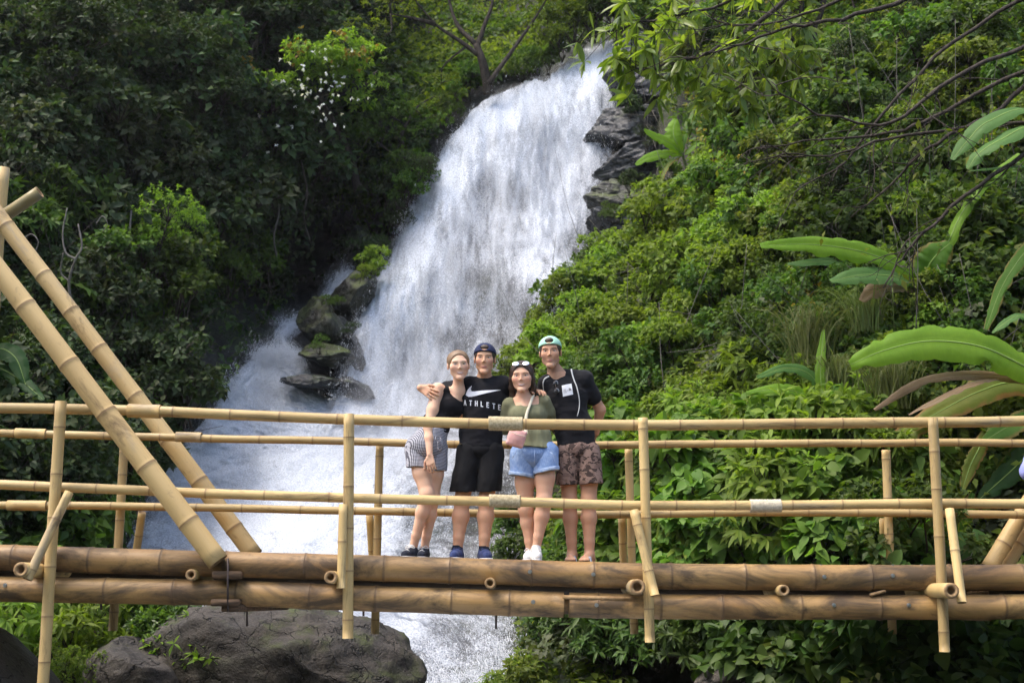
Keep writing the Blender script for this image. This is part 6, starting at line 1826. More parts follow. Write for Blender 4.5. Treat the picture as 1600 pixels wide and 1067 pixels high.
# hanging vine strands over the right slope and bare stems poking out
def strands(name, poly, n, L, W, mat, seed, label, length=(.8, 2.2)):
    rng = np.random.default_rng(seed); q = region_points(n, rng, poly, lambda x, y: bare(x, y))
    B, Dv, Nv, V2, F2 = [], [], [], [], []
    m = MB()
    for x, y in q:
        p0 = P(x, y, float(D(x, y)) - rng.uniform(.3, 1.0)); ln = rng.uniform(*length); k = int(ln / (L * .42))
        tt = np.linspace(0, 1, k)[:, None]
        ph = rng.uniform(0, 6.28)
        line = p0 + np.concatenate([np.sin(tt * 4 + ph) * .10, -tt * ln * .28, -tt * ln], 1)
        B.append(line + rng.normal(size=(k, 3)) * .03); Dv.append(rand_unit(rng, k) * .8 + [0, -.25, -.55]); Nv.append(rand_unit(rng, k) * .5 + [0, -.7, .6])
    B = np.concatenate(B); k = len(B)
    V, F = leaf_quads(B, np.concatenate(Dv), np.concatenate(Nv), L * rng.uniform(.7, 1.25, k), W * rng.uniform(.7, 1.25, k), droop=.12)
    return tag(mk(name, V, F, mat, smooth=False), label, kind="stuff")
strands("vine_foliage", RM, 420, .10, .075, L_BRIGHT, 741, "light green vines trailing down the right slope", (.5, 1.5))
strands("vine_foliage", RU, 420, .11, .08, L_MID, 742, "green vines trailing down the upper right slope")
strands("vine_foliage", LT, 380, .14, .09, L_DARK, 743, "dark vines trailing down the left cliff", (1.0, 3.0))
strands("vine_foliage", [(150, 300), (430, 270), (450, 340), (380, 430), (170, 420)], 120, .13, .085, L_MID, 744, "green vines trailing over the rim of the dark hollow", (.6, 1.8))
def stems(poly, n, seed, mat, label, r=.007):
    rng = np.random.default_rng(seed); q = region_points(n, rng, poly); m = MB()
    for x, y in q:
        p0 = P(x, y, float(D(x, y)) - rng.uniform(.2, .9)); d = rng.normal(size=3) * [.7, .3, .9] + [0, -.2, .1]
        V, F = tube(smooth_path([p0, p0 + d * .35 + rng.normal(size=3) * .06, p0 + d * .8], 6), np.linspace(r, r * .4, 6), 4); m.add(V, F)
    return tag(m.build("dead_twigs", mat), label, kind="stuff")
stems(RU + RM, 420, 751, BARK_PALE, "dead twigs poking out of the creepers on the right slope"); stems(LT, 200, 752, BARK, "bare twigs on the left cliff", .010); stems(LB, 90, 753, BARK, "dark twigs and roots on the left bank", .008)

for px, py, off_, s, m_, kd in ((728, 140, .5, .7, L_MID, 'leafy'), (694, 182, .6, .75, L_MID, 'fine'), (662, 236, .6, .75, L_DARK, 'leafy'), (640, 290, .6, .7, L_MID, 'leafy'), (616, 322, .6, .7, L_DARK, 'leafy'), (590, 366, .7, .65, L_MID, 'leafy'), (570, 414, .7, .55, L_DARK, 'leafy'),
                          (985, 290, 1.2, .38, L_DARK, 'leafy'), (958, 335, .9, .35, L_MID, 'fine'), (1012, 350, 1.2, .4, L_BRIGHT, 'leafy'), (1010, 225, 1.0, .4, L_DARK, 'fine'), (985, 170, 1.0, .45, L_DARK, 'leafy'), (1040, 285, .8, .45, L_MID, 'leafy')):
    shrub(kd, P(px, py + 12, float(D(px, py)) - off_), s, m_, placed_label("small shrub at the edge of the fall", px, py), "small shrubs along the edges of the fall", RNG)
for px, py, Y, s, m_ in ((562, 438, 24.0, .35, L_BRIGHT), (520, 478, 23.0, .30, L_MID), (500, 545, 22.4, .26, L_MID), (545, 520, 23.0, .25, L_DARK)):
    spot('fine', px, py + 6, Y, s, m_, placed_label("small tuft on the mossy rocks", px, py))

for i, (px, py) in enumerate(((652, 262), (628, 300), (600, 296), (612, 345), (582, 335), (562, 372), (585, 400), (560, 325), (545, 400))):
    shrub('leafy' if i % 3 else 'fine', P(px, py + 20, float(D(px, py)) - 1.3), .62, (L_DARK, L_MID, L_DARK)[i % 3], placed_label("overhanging shrub left of the fall", px, py), "overhanging shrubs left of the fall", RNG)

scatter('leafy', [(-420, -100), (-30, -100), (-30, 880), (-420, 880)], 26, (1.0, 1.8), L_DARK, "spreading dark shrub", "shrubs beyond the left edge", 760, (.3, 1.2))

for px, py, s in ((905, 70, .6), (880, 88, .55), (930, 58, .55), (858, 108, .5), (838, 108, .5), (815, 118, .5)):
    shrub('leafy', P(px, py + 6, float(D(px, py)) - .25), s, L_MID, placed_label("low shrub behind the crest of the fall", px, py), "low shrubs behind the crest of the fall", RNG)
L_SPRAY = leaf_mat("spray_leaves", [(.11, .16, .02), (.16, .21, .025), (.20, .24, .035), (.09, .14, .02)], .5, .35, .4)
# ---------------- trees with trunks
def limb(m, pts, r0, r1, seg=7, n=14, wob=.0, rng=RNG):
    d = smooth_path(pts, n)
    if wob: d[1:-1] += (rng.normal(size=(n - 2, 3)) * wob)
    V, F = tube(d, np.linspace(r0, r1, n), seg); m.add(V, F); return d

def tree(name, trunk, limbs, blobs, leaf, mat, label, r0=.16, seed=0, bark=None, sprigs=900, group=None):
    """trunk / limbs: world points; blobs: (centre, radii) of the crown's leaf masses."""
    rng = np.random.default_rng(seed)
    root = thing(name, trunk[0], label, "tree", group)
    m = MB(); limb(m, trunk, r0, r0 * .55)
    for l in limbs: limb(m, l, r0 * .48, r0 * .10, 6)
    nodes = [np.asarray(p) for l in limbs for p in smooth_path(l, 6)] + [np.asarray(trunk[-1])]
    T_, A_ = [], []
    tot = sum(np.prod(b[1]) ** (2 / 3) for b in blobs)
    for c, r in blobs:
        n = max(20, int(sprigs * np.prod(r) ** (2 / 3) / tot)); c = np.asarray(c); r = np.asarray(r)
        near = min(nodes, key=lambda q: np.linalg.norm(q - c)); limb(m, [near, (near + c) / 2 + rng.normal(size=3) * .1, c], r0 * .22, r0 * .05, 5, 8)
        sub = rand_unit(rng, 9) * .55
        w = sub[rng.integers(0, 9, n)]; u = rand_unit(rng, n); u[:, 2] = np.where(u[:, 2] < -.2, -u[:, 2], u[:, 2])
        t_ = c + (w + u * rng.uniform(.3, .55, n)[:, None]) * r
        T_.append(t_); A_.append(u)
        for i in range(0, n, 6):
            V, F = tube([c, (c + t_[i]) / 2 + rng.normal(size=3) * .06, t_[i]], [r0 * .05, r0 * .035, r0 * .015], 4); m.add(V, F)
    m.build("trunk", bark or BARK, root)
    per, L, W = leaf
    V, F = sprig_leaves(np.concatenate(T_), np.concatenate(A_), rng, per, L, W, .9, .2, .55)
    mk("crown", V, F, mat, root, smooth=False)
    return root
def PP(*a): return [P(x, y, Y) for x, y, Y in a]

tree("tree", PP((764, 148, 27.6), (760, 125, 27.5), (752, 92, 27.4), (744, 70, 27.4)),
     [PP((750, 88, 27.4), (715, 62, 27.3), (680, 38, 27.2), (640, -10, 27)), PP((745, 75, 27.4), (757, 40, 27.4), (770, 0, 27.4), (765, -60, 27.4)), PP((744, 70, 27.4), (715, 40, 27.6), (700, -5, 27.8), (690, -50, 27.8)), PP((680, 38, 27.2), (650, 30, 27.1), (610, 22, 27)), PP((764, 130, 27.4), (800, 80, 27.8), (835, 30, 28), (860, -10, 28))],
     [(P(620, 5, 27), (1.1, .9, .5)), (P(585, 55, 26.8), (.8, .7, .4)), (P(690, -35, 27.6), (1.2, .9, .5)), (P(790, -45, 27.8), (1.3, .9, .5)), (P(870, -10, 28), (1.1, .9, .45)), (P(850, 55, 28), (.6, .5, .25)), (P(690, 130, 27.6), (.5, .5, .25))],
     (10, .085, .035), L_BRIGHT, "forked dark trunked tree with feathery crown standing above the fall", .14, 801, sprigs=700)
tree("tree", PP((560, 300, 26.4), (545, 240, 26), (520, 190, 25.6), (500, 150, 25.4)), [PP((520, 190, 25.6), (470, 150, 25.2), (420, 140, 24.8)), PP((500, 150, 25.4), (520, 100, 25.3), (540, 60, 25.2)), PP((500, 150, 25.4), (560, 140, 25.4), (590, 110, 25.6))],
     [(P(480, 105, 24.9), (1.0, .8, .55)), (P(410, 130, 24.7), (.7, .6, .45)), (P(545, 90, 25), (.8, .7, .5)), (P(395, 180, 24.8), (.5, .5, .6)), (P(560, 140, 25.1), (.6, .5, .5))],
     (8, .105, .06), L_BRIGHT, "light green tree with white blossom and yellow leaves left of the fall", .10, 802, sprigs=620)
tree("tree", PP((650, 330, 27.0), (640, 270, 26.8), (625, 215, 26.6)), [PP((640, 270, 26.8), (600, 230, 26.3), (575, 215, 26)), PP((625, 215, 26.6), (650, 170, 26.8), (680, 150, 27))],
     [(P(610, 200, 26.2), (.9, .7, .7)), (P(660, 185, 26.7), (.7, .6, .55)), (P(590, 150, 26.3), (.7, .6, .5)), (P(560, 225, 25.9), (.45, .4, .6)), (P(625, 260, 26.2), (.7, .5, .5))],
     (10, .075, .035), L_MID, "dense rounded green tree hanging over the left rim of the fall", .10, 803, sprigs=760)
for i, (pts, bl, lab) in enumerate([
    (PP((95, 330, 20.5), (85, 200, 20.8), (100, 90, 21)), [(P(60, 60, 20.6), (1.3, 1, .9)), (P(150, 40, 21), (1.2, 1, .8)), (P(110, 140, 20.4), (.9, .8, .6))], "dark tall tree in the upper left corner"),
    (PP((235, 300, 23.0), (225, 200, 23.0), (240, 80, 23.0)), [(P(200, 50, 22.6), (1.2, 1, .9)), (P(285, 90, 22.8), (1.2, 1, .8)), (P(230, 165, 22.4), (1.0, .8, .6))], "dark creeper hung tree between the corner tree and the white blossom"),
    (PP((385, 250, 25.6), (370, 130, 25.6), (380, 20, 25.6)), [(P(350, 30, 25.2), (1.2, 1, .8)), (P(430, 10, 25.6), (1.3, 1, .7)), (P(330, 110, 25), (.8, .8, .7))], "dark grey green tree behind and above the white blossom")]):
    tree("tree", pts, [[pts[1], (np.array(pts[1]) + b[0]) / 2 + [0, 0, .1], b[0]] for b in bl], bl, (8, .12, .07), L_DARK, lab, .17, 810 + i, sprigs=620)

# white blossom and yellow leaves among the light green tree
def confetti(name, centres, n, L, W, mat, spread, label, cat, seed):
    rng = np.random.default_rng(seed); C = np.array([P(*c) for c in centres])
    p = C[rng.integers(0, len(C), n)] + rng.normal(size=(n, 3)) * spread
    k = 5
    b = np.repeat(p, k, 0); d = rand_unit(rng, n * k); d[:, 2] -= .2
    V, F = leaf_quads(b, d, rand_unit(rng, n * k) + [0, -.6, .6], L * rng.uniform(.7, 1.2, n * k), W, droop=.1)
    return tag(mk(name, V, F, mat, smooth=False), label, cat, kind="stuff")
confetti("blossom", [(440, 120, 24.3), (465, 145, 24.3), (490, 150, 24.3), (515, 105, 24.4), (505, 135, 24.3), (535, 130, 24.5), (550, 150, 24.6), (455, 155, 24.2), (510, 180, 24.4), (375, 255, 24.0), (385, 265, 24.0), (520, 95, 24.4), (400, 210, 24.1)], 85, .06, .045, L_FLOWER, .30, "white blossom scattered over the light green tree", None, 821)
confetti("yellow_leaves", [(370, 112, 24.2), (385, 115, 24.2), (545, 60, 24.5), (560, 80, 24.5), (360, 150, 24.2), (470, 70, 24.4)], 60, .10, .06, L_AUTUMN, .2, "yellow leaves on the light green tree", None, 822)

# lianas and bare twigs on the dark bank
for i, (pts, r, mt, lab) in enumerate([
    ([(432, 280, 24.2), (436, 330, 24.2), (428, 370, 24.2), (434, 410, 24.3)], .018, BARK_PALE, "thin liana hanging over the dark hollow"),
    ([(470, 250, 24.6), (480, 300, 24.5), (475, 340, 24.5), (486, 380, 24.5)], .014, BARK, "dark liana left of the fall under the blossom"),
    ([(205, 330, 20.0), (200, 420, 19.6), (206, 500, 19.3), (200, 600, 19.0)], .016, BARK_PALE, "long straight liana behind the two slanted stays"),
    ([(66, 640, 16.0), (60, 730, 15.8), (66, 850, 15.5)], .02, BARK, "thin trunk behind the leftmost post")]):
    V, F = tube(smooth_path(PP(*pts), 16), r, 6); tag(mk("liana", V, F, mt), lab, "liana")
tw = thing("bare_bush", P(112, 480, 17.5), "pale twisted leafless bush behind the slanted stays", "bush")
for pts, r in [([(112, 480, 17.5), (108, 440, 17.4), (118, 405, 17.3), (128, 385, 17.3), (122, 350, 17.3)], .022), ([(118, 405, 17.3), (103, 395, 17.3), (98, 365, 17.3), (105, 325, 17.3)], .018), ([(108, 440, 17.4), (95, 425, 17.4), (99, 395, 17.3)], .014),
               ([(30, 380, 17.2), (48, 366, 17.2), (60, 378, 17.2), (54, 395, 17.2)], .012), ([(150, 350, 17.4), (160, 338, 17.4), (168, 350, 17.4), (160, 362, 17.4)], .009)]:
    V, F = tube(smooth_path(PP(*pts), 18), np.linspace(r, r * .5, 18), 6); mk("branch", V, F, BARK_PALE, tw)

# ---------------- the leafless tree reaching in from the upper right, and the long leaved branch
br = thing("tree", P(1830, 930, 11.8), "almost leafless tree whose dark twigs reach in from the upper right", "tree")
m = MB(); limb(m, PP((1830, 930, 11.8), (1800, 500, 12), (1790, 150, 12.2), (1760, -60, 12.4)), .16, .09, 9)
m.build("trunk", BARK, br)
rng = np.random.default_rng(91)
tw_m = MB()
MAIN = [[(1780, 60, 12.2), (1640, 62, 12.1), (1500, 118, 12.0), (1400, 188, 11.9), (1340, 192, 11.9), (1240, 160, 11.8), (1205, 128, 11.8)],
        [(1785, 110, 12.2), (1640, 100, 12.4), (1480, 172, 12.5), (1420, 200, 12.5), (1340, 214, 12.6), (1240, 225, 12.6), (1180, 232, 12.6)],
        [(1770, -20, 12.3), (1620, -10, 12.5), (1480, 75, 12.6), (1370, 190, 12.6), (1310, 262, 12.7), (1250, 290, 12.7)],
        [(1790, 180, 12.1), (1640, 190, 12.3), (1520, 200, 12.3), (1400, 215, 12.2), (1300, 240, 12.2), (1190, 250, 12.2)],
        [(1765, -40, 12.3), (1500, -30, 12.6), (1330, -5, 12.8), (1250, 25, 12.8), (1150, 40, 12.9), (1100, 20, 12.9)],
        [(1500, -30, 12.6), (1330, 25, 12.4), (1230, 45, 12.4), (1140, 75, 12.4), (1060, 95, 12.4)],
        [(1785, 140, 12.1), (1600, 240, 12.0), (1480, 330, 12.0), (1420, 390, 12.0), (1380, 450, 12.0)],
        [(1640, 100, 12.4), (1560, 170, 12.5), (1480, 215, 12.5), (1440, 240, 12.5), (1380, 300, 12.6), (1330, 340, 12.6)]]
def twig(m, a, d, L, r, lev):
    pts = [a]; 
    for i in range(4):
        d = d + rng.normal(size=3) * [.22, .22, .22] + [0, 0, -.05]; d /= np.linalg.norm(d); pts.append(pts[-1] + d * L / 4)
    V, F = tube(smooth_path(pts, 8), np.linspace(r, r * .35, 8), 4); m.add(V, F)
    if lev:
        for i in (1, 2, 3):
            if rng.random() < .75: twig(m, np.array(pts[i]), d + rng.normal(size=3) * .6, L * .55, r * .55, lev - 1)
TW_TIPS = []
for b in MAIN:
    d = limb(tw_m, PP(*b), .028, .006, 6, 22, .012, rng)
    for i in range(5, 21):
        if rng.random() < .55:
            dr = d[i] - d[i - 1]; dr /= np.linalg.norm(dr)
            twig(tw_m, d[i], dr + rng.normal(size=3) * [.5, .5, .6], rng.uniform(.35, .9), .0075, 1); TW_TIPS.append(d[i])
tw_m.build("branches", BARK, br)
tips = np.array(TW_TIPS)[rng.integers(0, len(TW_TIPS), 90)] + rng.normal(size=(90, 3)) * .3
V, F = sprig_leaves(tips, rand_unit(rng, 90), rng, 2, .10, .05, .9, .4, .4); mk("leaves", V, F, L_YELLOW, br, smooth=False)

lb = thing("tree", P(1900, 960, 13.8), "tree reaching in at the top with sprays of long drooping yellow green leaves", "tree")
m = MB(); limb(m, PP((1900, 960, 13.8), (1880, 400, 14), (1850, 0, 14.2), (1700, -160, 14.3)), .18, .10, 9); m.build("trunk", BARK, lb)
m = MB(); tips, ax = [], []
for b in [[(1700, -160, 14.3), (1450, -110, 14.3), (1250, -40, 14.2), (1120, 10, 14), (1010, 35, 13.9), (950, 50, 13.8)], [(1300, -60, 14.2), (1180, 40, 14), (1100, 85, 13.9), (1030, 105, 13.8), (985, 105, 13.8)], [(1260, -45, 14.2), (1240, 60, 14.2), (1190, 110, 14.1), (1130, 150, 14)],
          [(1300, -60, 14.2), (1270, 60, 14.3), (1240, 90, 14.2), (1225, 105, 14.2)], [(1450, -110, 14.3), (1350, -30, 14.4), (1290, 0, 14.4), (1240, 20, 14.3)]]:
    d = limb(m, PP(*b), .035, .008, 6, 24, .01, rng)
    for i in range(8, 24):
        for _ in range(3 if i > 14 else 2):
            e = d[i] + rng.normal(size=3) * [.20, .25, .17]
            if unP(e)[0] > 1270: continue
            V, F = tube([d[i], (d[i] + e) / 2 + [0, 0, .03], e], [.007, .005, .003], 4); m.add(V, F); tips.append(e); ax.append(d[i] - d[i - 1] + rng.normal(size=3) * .05)
m.build("branches", BARK, lb)
tips = np.array(tips); ax = np.array(ax); ax /= np.linalg.norm(ax, axis=1)[:, None]
V, F = sprig_leaves(tips, ax, rng, 7, .25, .062, .75, .38, .7, True, (.28, .5, .4)); mk("leaves", V, F, L_SPRAY, lb)

# ---------------- banana plants: large single leaves with midrib
def banana_leaf_mesh(pts, width, up=(0, -.3, 1), fold=.35, droop=.25, notch=.5, seed=0, n=44, tipw=.0):
    rng = np.random.default_rng(seed)
    d = smooth_path(pts, n); T = np.gradient(d, axis=0); T /= np.linalg.norm(T, axis=1)[:, None]
    up = np.asarray(up, float); s = np.cross(T, up); s /= np.linalg.norm(s, axis=1)[:, None]; nn = np.cross(s, T)
    t_ = np.linspace(0, 1, n)
    prof = np.clip(np.sin(np.pi * np.clip(t_ * .92 + .05, 0, 1)) ** .55, 0, 1) * (1 - .15 * t_)
    V, uv = [], []
    fr = [-1, -.75, -.5, -.25, 0, .25, .5, .75, 1]
    ripple = fbm(np.stack([t_ * 14, t_ * 0 + seed, t_ * 0], 1), 2, seed) - .5
    ripple2 = fbm(np.stack([t_ * 14 + 50, t_ * 0 + seed, t_ * 0], 1), 2, seed) - .5
    for i in range(n):
        for f in fr:
            a = abs(f); w = width / 2 * prof[i]
            if notch and a > .6:
                k = (ripple if f < 0 else ripple2)[i]; w *= 1 - notch * max(0, k * 2.2) * (a - .5)
            z = fold * a * w - droop * (a ** 2) * w * 1.6 + (ripple if f < 0 else ripple2)[i] * a * width * .16
            tear = 0 if a < .9 else -.55 * w * max(0, (vnoise(np.array([i * .9 + seed * 7.3, f * 3.0, 0.5]), 3) - .62)) * 2.6
            V.append(d[i] + s[i] * f * (w + tear * (notch > 0)) + nn[i] * z); uv.append((f, t_[i]))
    k = len(fr); F = []
    for i in range(n - 1):
        for j in range(k - 1): F.append((i*k+j, i*k+j+1, (i+1)*k+j+1, (i+1)*k+j))
    return np.array(V), F, np.array(uv), d
def banana_mat(name, a, b, back, dry=None):
    t = NT(name); u = t.n("ShaderNodeUVMap"); u.uv_map = "uv"; mp = t.n("ShaderNodeMapping"); mp.inputs['Scale'].default_value = (1.5, 60, 1); t.l(u.outputs[0], mp.inputs[0])
    rib = t.noise(mp.outputs[0], 1, 3, .6); v = t.coord('Object')
    c = t.mix(t.ramp(t.noise(v, 3, 4, .6), [(.3, 0.0), (.7, 1.0)]), a, b)
    c = t.mix(t.math('MULTIPLY', rib, .45), c, tuple(x * .6 for x in a))
    if dry:
        sx = t.n("ShaderNodeSeparateXYZ"); t.l(u.outputs[0], sx.inputs[0]); e = t.math('ABSOLUTE', sx.outputs[0])
        c = t.mix(t.ramp(t.math('ADD', e, t.math('MULTIPLY', t.noise(v, 6, 4), .5)), [(1.05, 0.0), (1.25, 1.0)]) if False else t.ramp(t.math('MULTIPLY', t.math('ADD', e, t.noise(v, 6, 4)), .6), [(.72, 0.0), (.84, .9)]), c, dry)
    p = t.bsdf(c, .52, .2, t.bump(rib, .35, .01))
    tr = t.n("ShaderNodeBsdfTranslucent"); t.l(t.mix(1.0, c, back, 'MULTIPLY'), tr.inputs[0])
    ms = t.n("ShaderNodeMixShader"); ms.inputs[0].default_value = .45; t.l(p.outputs[0], ms.inputs[1]); t.l(tr.outputs[0], ms.inputs[2]); t.l(ms.outputs[0], t.out.inputs[0])
    return t.m
B_LIME = banana_mat("lime_banana_leaf", (.145, .29, .020), (.20, .345, .03), (1.7, 1.6, .6))
B_GREEN = banana_mat("green_banana_leaf", (.075, .180, .020), (.11, .225, .026), (1.4, 1.5, .6), (.22, .17, .05))
B_GREY = banana_mat("waxy_leaf_underside", (.10, .215, .05), (.145, .26, .075), (1.2, 1.35, .7))
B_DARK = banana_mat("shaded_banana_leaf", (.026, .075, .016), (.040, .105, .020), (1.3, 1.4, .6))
B_YEL = banana_mat("yellowing_banana_leaf", (.15, .21, .03), (.21, .23, .035), (1.3, 1.3, .5), (.30, .17, .06))
B_DEAD = banana_mat("dead_banana_leaf", (.27, .18, .10), (.40, .29, .18), (1, .95, .75))
t = NT("pale_midrib"); t.bsdf((.19, .29, .06), .5, .3); RIB = t.m
_bl = [0]
def bleaf(root, pts, width, mat, **kw):
    _bl[0] += 1
    V, F, uv, d = banana_leaf_mesh(PP(*pts), width, seed=_bl[0], **kw)
    o = mk("leaf", V, F, mat, root, uv=uv)
    V, F = tube(d, np.linspace(width * .025 + .005, .002, len(d)), 6); mk("midrib", V, F, RIB if mat is not B_DEAD else L_DRY, o)
    return o
def banana(px, py, Y, label, stem=None, r=.07):
    root = thing("banana_plant", P(px, py, Y), label, "banana plant")
    if stem:
        d = smooth_path(PP(*stem), 14); V, F = tube(d, np.linspace(r, r * .45, 14), 10); mk("stem", V, F, STEM, root)
    return root
b1 = banana(1084, 305, 22.6, "young bright banana plant on the rock ledge right of the fall", [(1084, 305, 22.6), (1076, 275, 22.5), (1066, 240, 22.4)], .05)
bleaf(b1, [(1066, 242, 22.4), (1050, 226, 22.2), (1030, 216, 22.1), (1006, 203, 22.0)], .26, B_LIME, up=(.3, -1, .3))
bleaf(b1, [(1066, 240, 22.4), (1056, 222, 22.3), (1052, 205, 22.3), (1056, 186, 22.4)], .38, B_LIME, up=(0, -1, .2), fold=.15)
bleaf(b1, [(1066, 242, 22.4), (1040, 240, 22.2), (1015, 246, 22.1), (993, 258, 22.0)], .24, B_LIME, up=(0, -1, .4))
bleaf(b1, [(1066, 238, 22.4), (1070, 215, 22.4), (1076, 195, 22.4), (1083, 172, 22.5)], .16, B_GREEN, up=(-.6, -.8, .2))
bleaf(b1, [(1064, 244, 22.4), (1046, 256, 22.2), (1036, 275, 22.1), (1030, 293, 22.1)], .10, B_YEL, up=(-.5, -.8, .3))
bleaf(b1, [(1070, 242, 22.4), (1090, 225, 22.4), (1105, 225, 22.3), (1120, 240, 22.3)], .2, B_LIME, up=(0, -.6, .8))
b2 = banana(1462, 560, 13.9, "banana plant with one long arching leaf above the feathery grass", [(1462, 560, 13.9), (1452, 510, 13.8), (1442, 445, 13.7)], .07)
bleaf(b2, [(1438, 442, 13.7), (1400, 414, 13.5), (1340, 392, 13.3), (1265, 382, 13.2), (1188, 384, 13.1)], .34, B_LIME, up=(0, -1, .35), notch=.75, droop=.3)
bleaf(b2, [(1444, 452, 13.7), (1447, 425, 13.6), (1462, 400, 13.5), (1484, 380, 13.5)], .46, B_GREEN, up=(-.3, -1, .1), fold=.3)
bleaf(b2, [(1438, 446, 13.7), (1395, 432, 13.4), (1345, 430, 13.2), (1298, 440, 13.1)], .30, B_GREY, up=(0, -.9, .5), notch=.5)
bleaf(b2, [(1446, 440, 13.7), (1480, 382, 13.6), (1505, 330, 13.6), (1550, 275, 13.7), (1592, 240, 13.8)], .17, B_LIME, up=(-.7, -.7, .1), fold=.1)
bleaf(b2, [(1436, 446, 13.7), (1405, 445, 13.5), (1370, 452, 13.4), (1345, 470, 13.4)], .28, B_DEAD, up=(0, -.8, .5), notch=.7)
bleaf(b2, [(1445, 445, 13.8), (1425, 420, 14.0), (1370, 412, 14.3), (1300, 408, 14.5), (1230, 412, 14.5)], .30, B_GREY, up=(0, -.7, .7), notch=.5)
b3 = banana(1690, 640, 12.0, "banana plant beyond the right edge sending twin leaves high into the picture", [(1690, 640, 12.0), (1685, 450, 12), (1670, 270, 12.1)], .10)
bleaf(b3, [(1670, 270, 12.1), (1610, 176, 12.1), (1545, 190, 12.0), (1512, 220, 12.0), (1488, 250, 12)], .24, B_GREY, up=(.3, -.6, .8), fold=.3)
bleaf(b3, [(1670, 275, 12.1), (1620, 200, 12.0), (1565, 218, 11.9), (1530, 240, 11.9), (1512, 264, 11.9)], .24, B_GREY, up=(.2, -.5, .85), fold=.2)
bleaf(b3, [(1670, 280, 12.1), (1620, 262, 12.1), (1570, 262, 12.1), (1515, 268, 12.1)], .15, B_GREY, up=(0, -.5, .85))
bleaf(b3, [(1675, 300, 12.1), (1620, 370, 12.3), (1570, 440, 12.4), (1540, 515, 12.4)], .20, B_GREEN, up=(-.6, -.7, .3))
bleaf(b3, [(1675, 320, 12.1), (1630, 480, 12.2), (1585, 495, 12.2), (1550, 520, 12.2)], .16, B_GREY, up=(-.3, -.6, .7))
b4 = banana(1700, 900, 12.0, "banana plant beyond the right edge with the biggest lime leaf and dead brown leaves", [(1700, 900, 12.0), (1695, 750, 12), (1680, 610, 12)], .11)
bleaf(b4, [(1680, 615, 12.0), (1600, 572, 11.9), (1530, 541, 11.8), (1450, 533, 11.8), (1380, 548, 11.8), (1328, 570, 11.8)], .43, B_LIME, up=(0, -1, .35), notch=.8, droop=.3)
bleaf(b4, [(1680, 620, 12.0), (1590, 590, 12.0), (1500, 585, 11.9), (1430, 600, 11.9), (1366, 640, 11.9)], .14, B_DEAD, up=(0, -.8, .5), notch=.8, droop=.4)
bleaf(b4, [(1560, 592, 11.9), (1520, 600, 11.8), (1470, 622, 11.8), (1420, 648, 11.8)], .10, B_DEAD, up=(0, -.6, .8), notch=.8)
bleaf(b4, [(1680, 625, 12.0), (1590, 598, 12.2), (1530, 612, 12.2), (1470, 642, 12.2), (1424, 668, 12.2)], .36, B_YEL, up=(-.2, -.8, .5), notch=.4)
bleaf(b4, [(1470, 640, 12.3), (1430, 668, 12.3), (1385, 705, 12.3), (1340, 752, 12.3)], .26, B_YEL, up=(-.5, -.8, .3))
bleaf(b4, [(1680, 640, 12), (1640, 650, 12), (1590, 660, 12), (1535, 690, 12)], .34, B_GREEN, up=(0, -.7, .6))
bleaf(b4, [(1545, 668, 12.2), (1530, 700, 12.1), (1515, 730, 12.1), (1503, 768, 12.1)], .17, B_YEL, up=(-.3, -.9, .1))
bleaf(b4, [(1685, 660, 12), (1630, 690, 12.1), (1575, 740, 12.2), (1530, 780, 12.2)], .30, B_DARK, up=(-.2, -.8, .5))
bleaf(b4, [(1690, 700, 12), (1650, 700, 12.2), (1600, 700, 12.4), (1555, 745, 12.4)], .22, B_GREEN, up=(0, -.8, .5))
b5 = banana(1300, 740, 13.4, "group of lime banana shoots standing among the herbs right of centre", [(1300, 740, 13.4), (1292, 680, 13.3), (1288, 640, 13.3)], .04)
bleaf(b5, [(1288, 640, 13.3), (1284, 610, 13.2), (1282, 570, 13.2), (1287, 515, 13.3)], .14, B_LIME, up=(-.3, -1, .1))
bleaf(b5, [(1288, 640, 13.3), (1255, 616, 13.1), (1215, 608, 13.0), (1166, 614, 13.0)], .16, B_LIME, up=(0, -1, .3))
bleaf(b5, [(1288, 645, 13.3), (1270, 590, 13.2), (1230, 575, 13.1), (1182, 590, 13.0)], .14, B_GREY, up=(0, -1, .3))
bleaf(b5, [(1290, 640, 13.3), (1330, 600, 13.2), (1360, 585, 13.1), (1400, 600, 13.1)], .16, B_GREEN, up=(0, -1, .3))
bleaf(b5, [(1290, 645, 13.3), (1320, 640, 13.1), (1345, 660, 13.0), (1360, 690, 13.0)], .18, B_GREEN, up=(0, -.6, .8))
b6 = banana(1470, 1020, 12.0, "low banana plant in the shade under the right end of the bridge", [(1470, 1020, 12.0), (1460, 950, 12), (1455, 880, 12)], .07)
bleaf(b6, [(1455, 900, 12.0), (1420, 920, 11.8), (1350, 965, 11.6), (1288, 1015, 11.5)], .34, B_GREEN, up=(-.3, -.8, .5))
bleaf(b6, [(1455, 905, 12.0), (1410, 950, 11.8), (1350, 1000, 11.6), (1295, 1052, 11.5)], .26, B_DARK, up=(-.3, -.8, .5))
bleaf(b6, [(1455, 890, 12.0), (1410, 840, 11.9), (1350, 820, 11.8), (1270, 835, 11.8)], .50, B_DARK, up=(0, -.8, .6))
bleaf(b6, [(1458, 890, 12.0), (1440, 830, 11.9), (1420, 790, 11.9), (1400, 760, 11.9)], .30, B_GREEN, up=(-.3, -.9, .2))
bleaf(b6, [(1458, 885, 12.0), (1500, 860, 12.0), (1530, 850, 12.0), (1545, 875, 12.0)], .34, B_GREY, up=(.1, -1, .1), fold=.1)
bleaf(b6, [(1458, 890, 12.0), (1485, 830, 12.1), (1510, 800, 12.1), (1520, 770, 12.2)], .22, B_GREEN, up=(.2, -.9, .2))
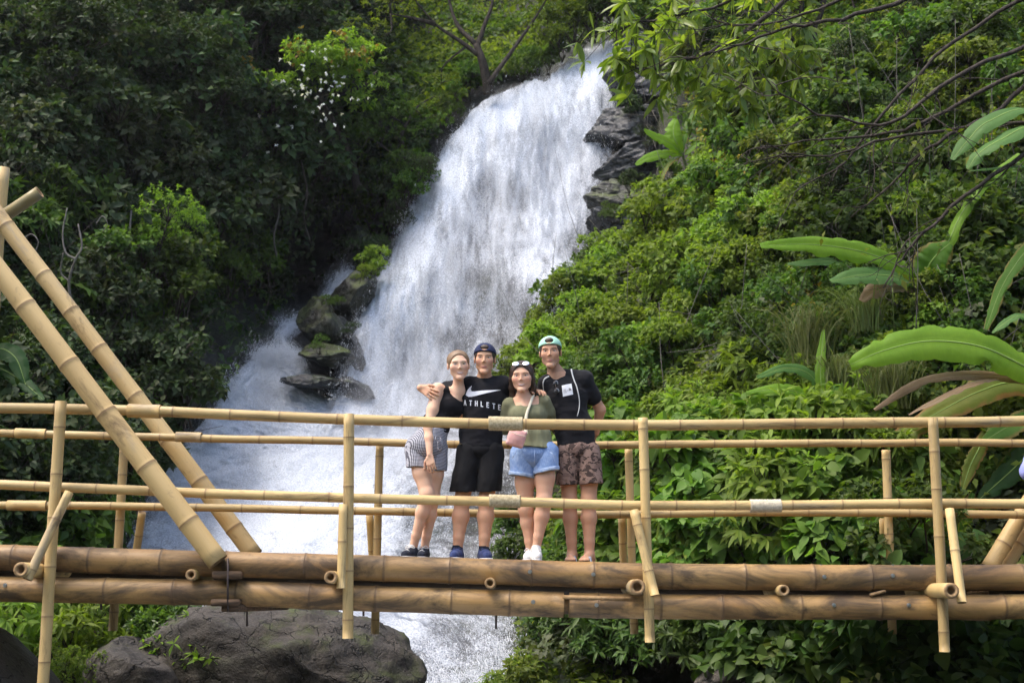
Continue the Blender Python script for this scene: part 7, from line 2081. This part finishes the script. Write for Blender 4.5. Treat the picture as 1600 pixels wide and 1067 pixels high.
bleaf(b6, [(1460, 930, 12.0), (1440, 960, 11.9), (1420, 990, 11.9), (1400, 1010, 11.9)], .28, B_DARK, up=(-.2, -.9, .3))
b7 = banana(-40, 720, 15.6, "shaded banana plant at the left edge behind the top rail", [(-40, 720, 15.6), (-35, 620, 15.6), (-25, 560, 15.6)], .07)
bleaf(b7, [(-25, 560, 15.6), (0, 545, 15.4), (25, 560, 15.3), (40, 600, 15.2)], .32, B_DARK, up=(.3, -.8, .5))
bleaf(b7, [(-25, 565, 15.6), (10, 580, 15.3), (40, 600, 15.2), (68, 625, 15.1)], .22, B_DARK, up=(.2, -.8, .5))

# ---------------- feathery grasses
def grass_tuft(px, py, Y, h, mat, label, n=150, spread=.9, seed=0, W=.006):
    rng = np.random.default_rng(seed); base = P(px, py, Y)
    Vs, Fs, k0 = [], [], 0
    for i in range(n):
        a = rng.uniform(0, 6.28); o = rng.uniform(.2, 1) * spread; L = h * rng.uniform(.6, 1.1)
        dirn = np.array([math.cos(a), math.sin(a) * .7, 0])
        p = [base0 := base + np.array([rng.normal() * .16 * h, rng.normal() * .12 * h, 0]), base0 + dirn * o * L * .25 + [0, 0, L * .55], base0 + dirn * o * L * .6 + [0, 0, L * .85], base0 + dirn * o * L * 1.0 + [0, 0, L * rng.uniform(.35, .9)]]
        d = smooth_path(p, 7); s = np.cross(d[-1] - d[0], rng.normal(size=3)); s /= np.linalg.norm(s)
        w = W * np.array([.8, 1, 1, .9, .8, .5, .1])[:, None]
        V = np.concatenate([d + s * w, d - s * w]); Vs.append(V)
        Fs += [(k0+j, k0+j+1, k0+7+j+1, k0+7+j) for j in range(6)]; k0 += 14
        # feathery side hairs
        q = d[3:6]
        for c in q:
            for _ in range(3):
                e = c + (d[-1] - d[3]) * .25 + rng.normal(size=3) * .05 * h; Vs.append(np.array([c, e, c + s * W * .8])); Fs.append((k0, k0+1, k0+2)); k0 += 3
    return tag(mk("grass_tuft", np.concatenate(Vs), Fs, mat, smooth=False), label, "grass tuft")
for i, (px, py, Y, h, mt, lab) in enumerate([(1270, 575, 13.5, .75, L_GRASS, "feathery pale grass plume under the arching banana leaf"), (1355, 520, 13.6, .55, L_GRASS, "pale grass tuft left of the second banana plant"), (1390, 640, 12.6, .65, L_GRASS, "pale grass tuft below the biggest banana leaf"),
    (1310, 620, 13.2, .5, L_GRASS, "short pale grass beside the lime banana shoots"), (1255, 800, 12.7, .50, L_GRASS, "pale grass between the right rails"), (1305, 190, 18.2, 1.0, L_DRY, "dry brown grass patch high on the right slope"), (1280, 205, 18.4, .8, L_GRASS, "pale dry grass beside the brown patch high on the slope")]):
    grass_tuft(px, py, Y, h, mt, lab, seed=900 + i)
V, F = tube(smooth_path(PP((1040, 300, 23.4), (1065, 305, 23.2), (1092, 310, 23)), 8), np.linspace(.07, .05, 8), 8); tag(mk("log", V, F, BARK_PALE), "pale broken log lying on the ledge below the young banana plant", "log")

# ---------------- thin humid air over the whole gorge
t = NT("humid_air"); pv = t.n("ShaderNodeVolumePrincipled"); pv.inputs['Color'].default_value = (.95, .97, 1, 1); pv.inputs['Density'].default_value = .0003; pv.inputs['Anisotropy'].default_value = .3
t.l(pv.outputs[0], t.out.inputs[1])
V, F = box((0, 0, 18.0), 540, 540, 40.6)
tag(mk("haze", V, F, t.m, smooth=False), "thin humid haze filling the gorge", kind="stuff")
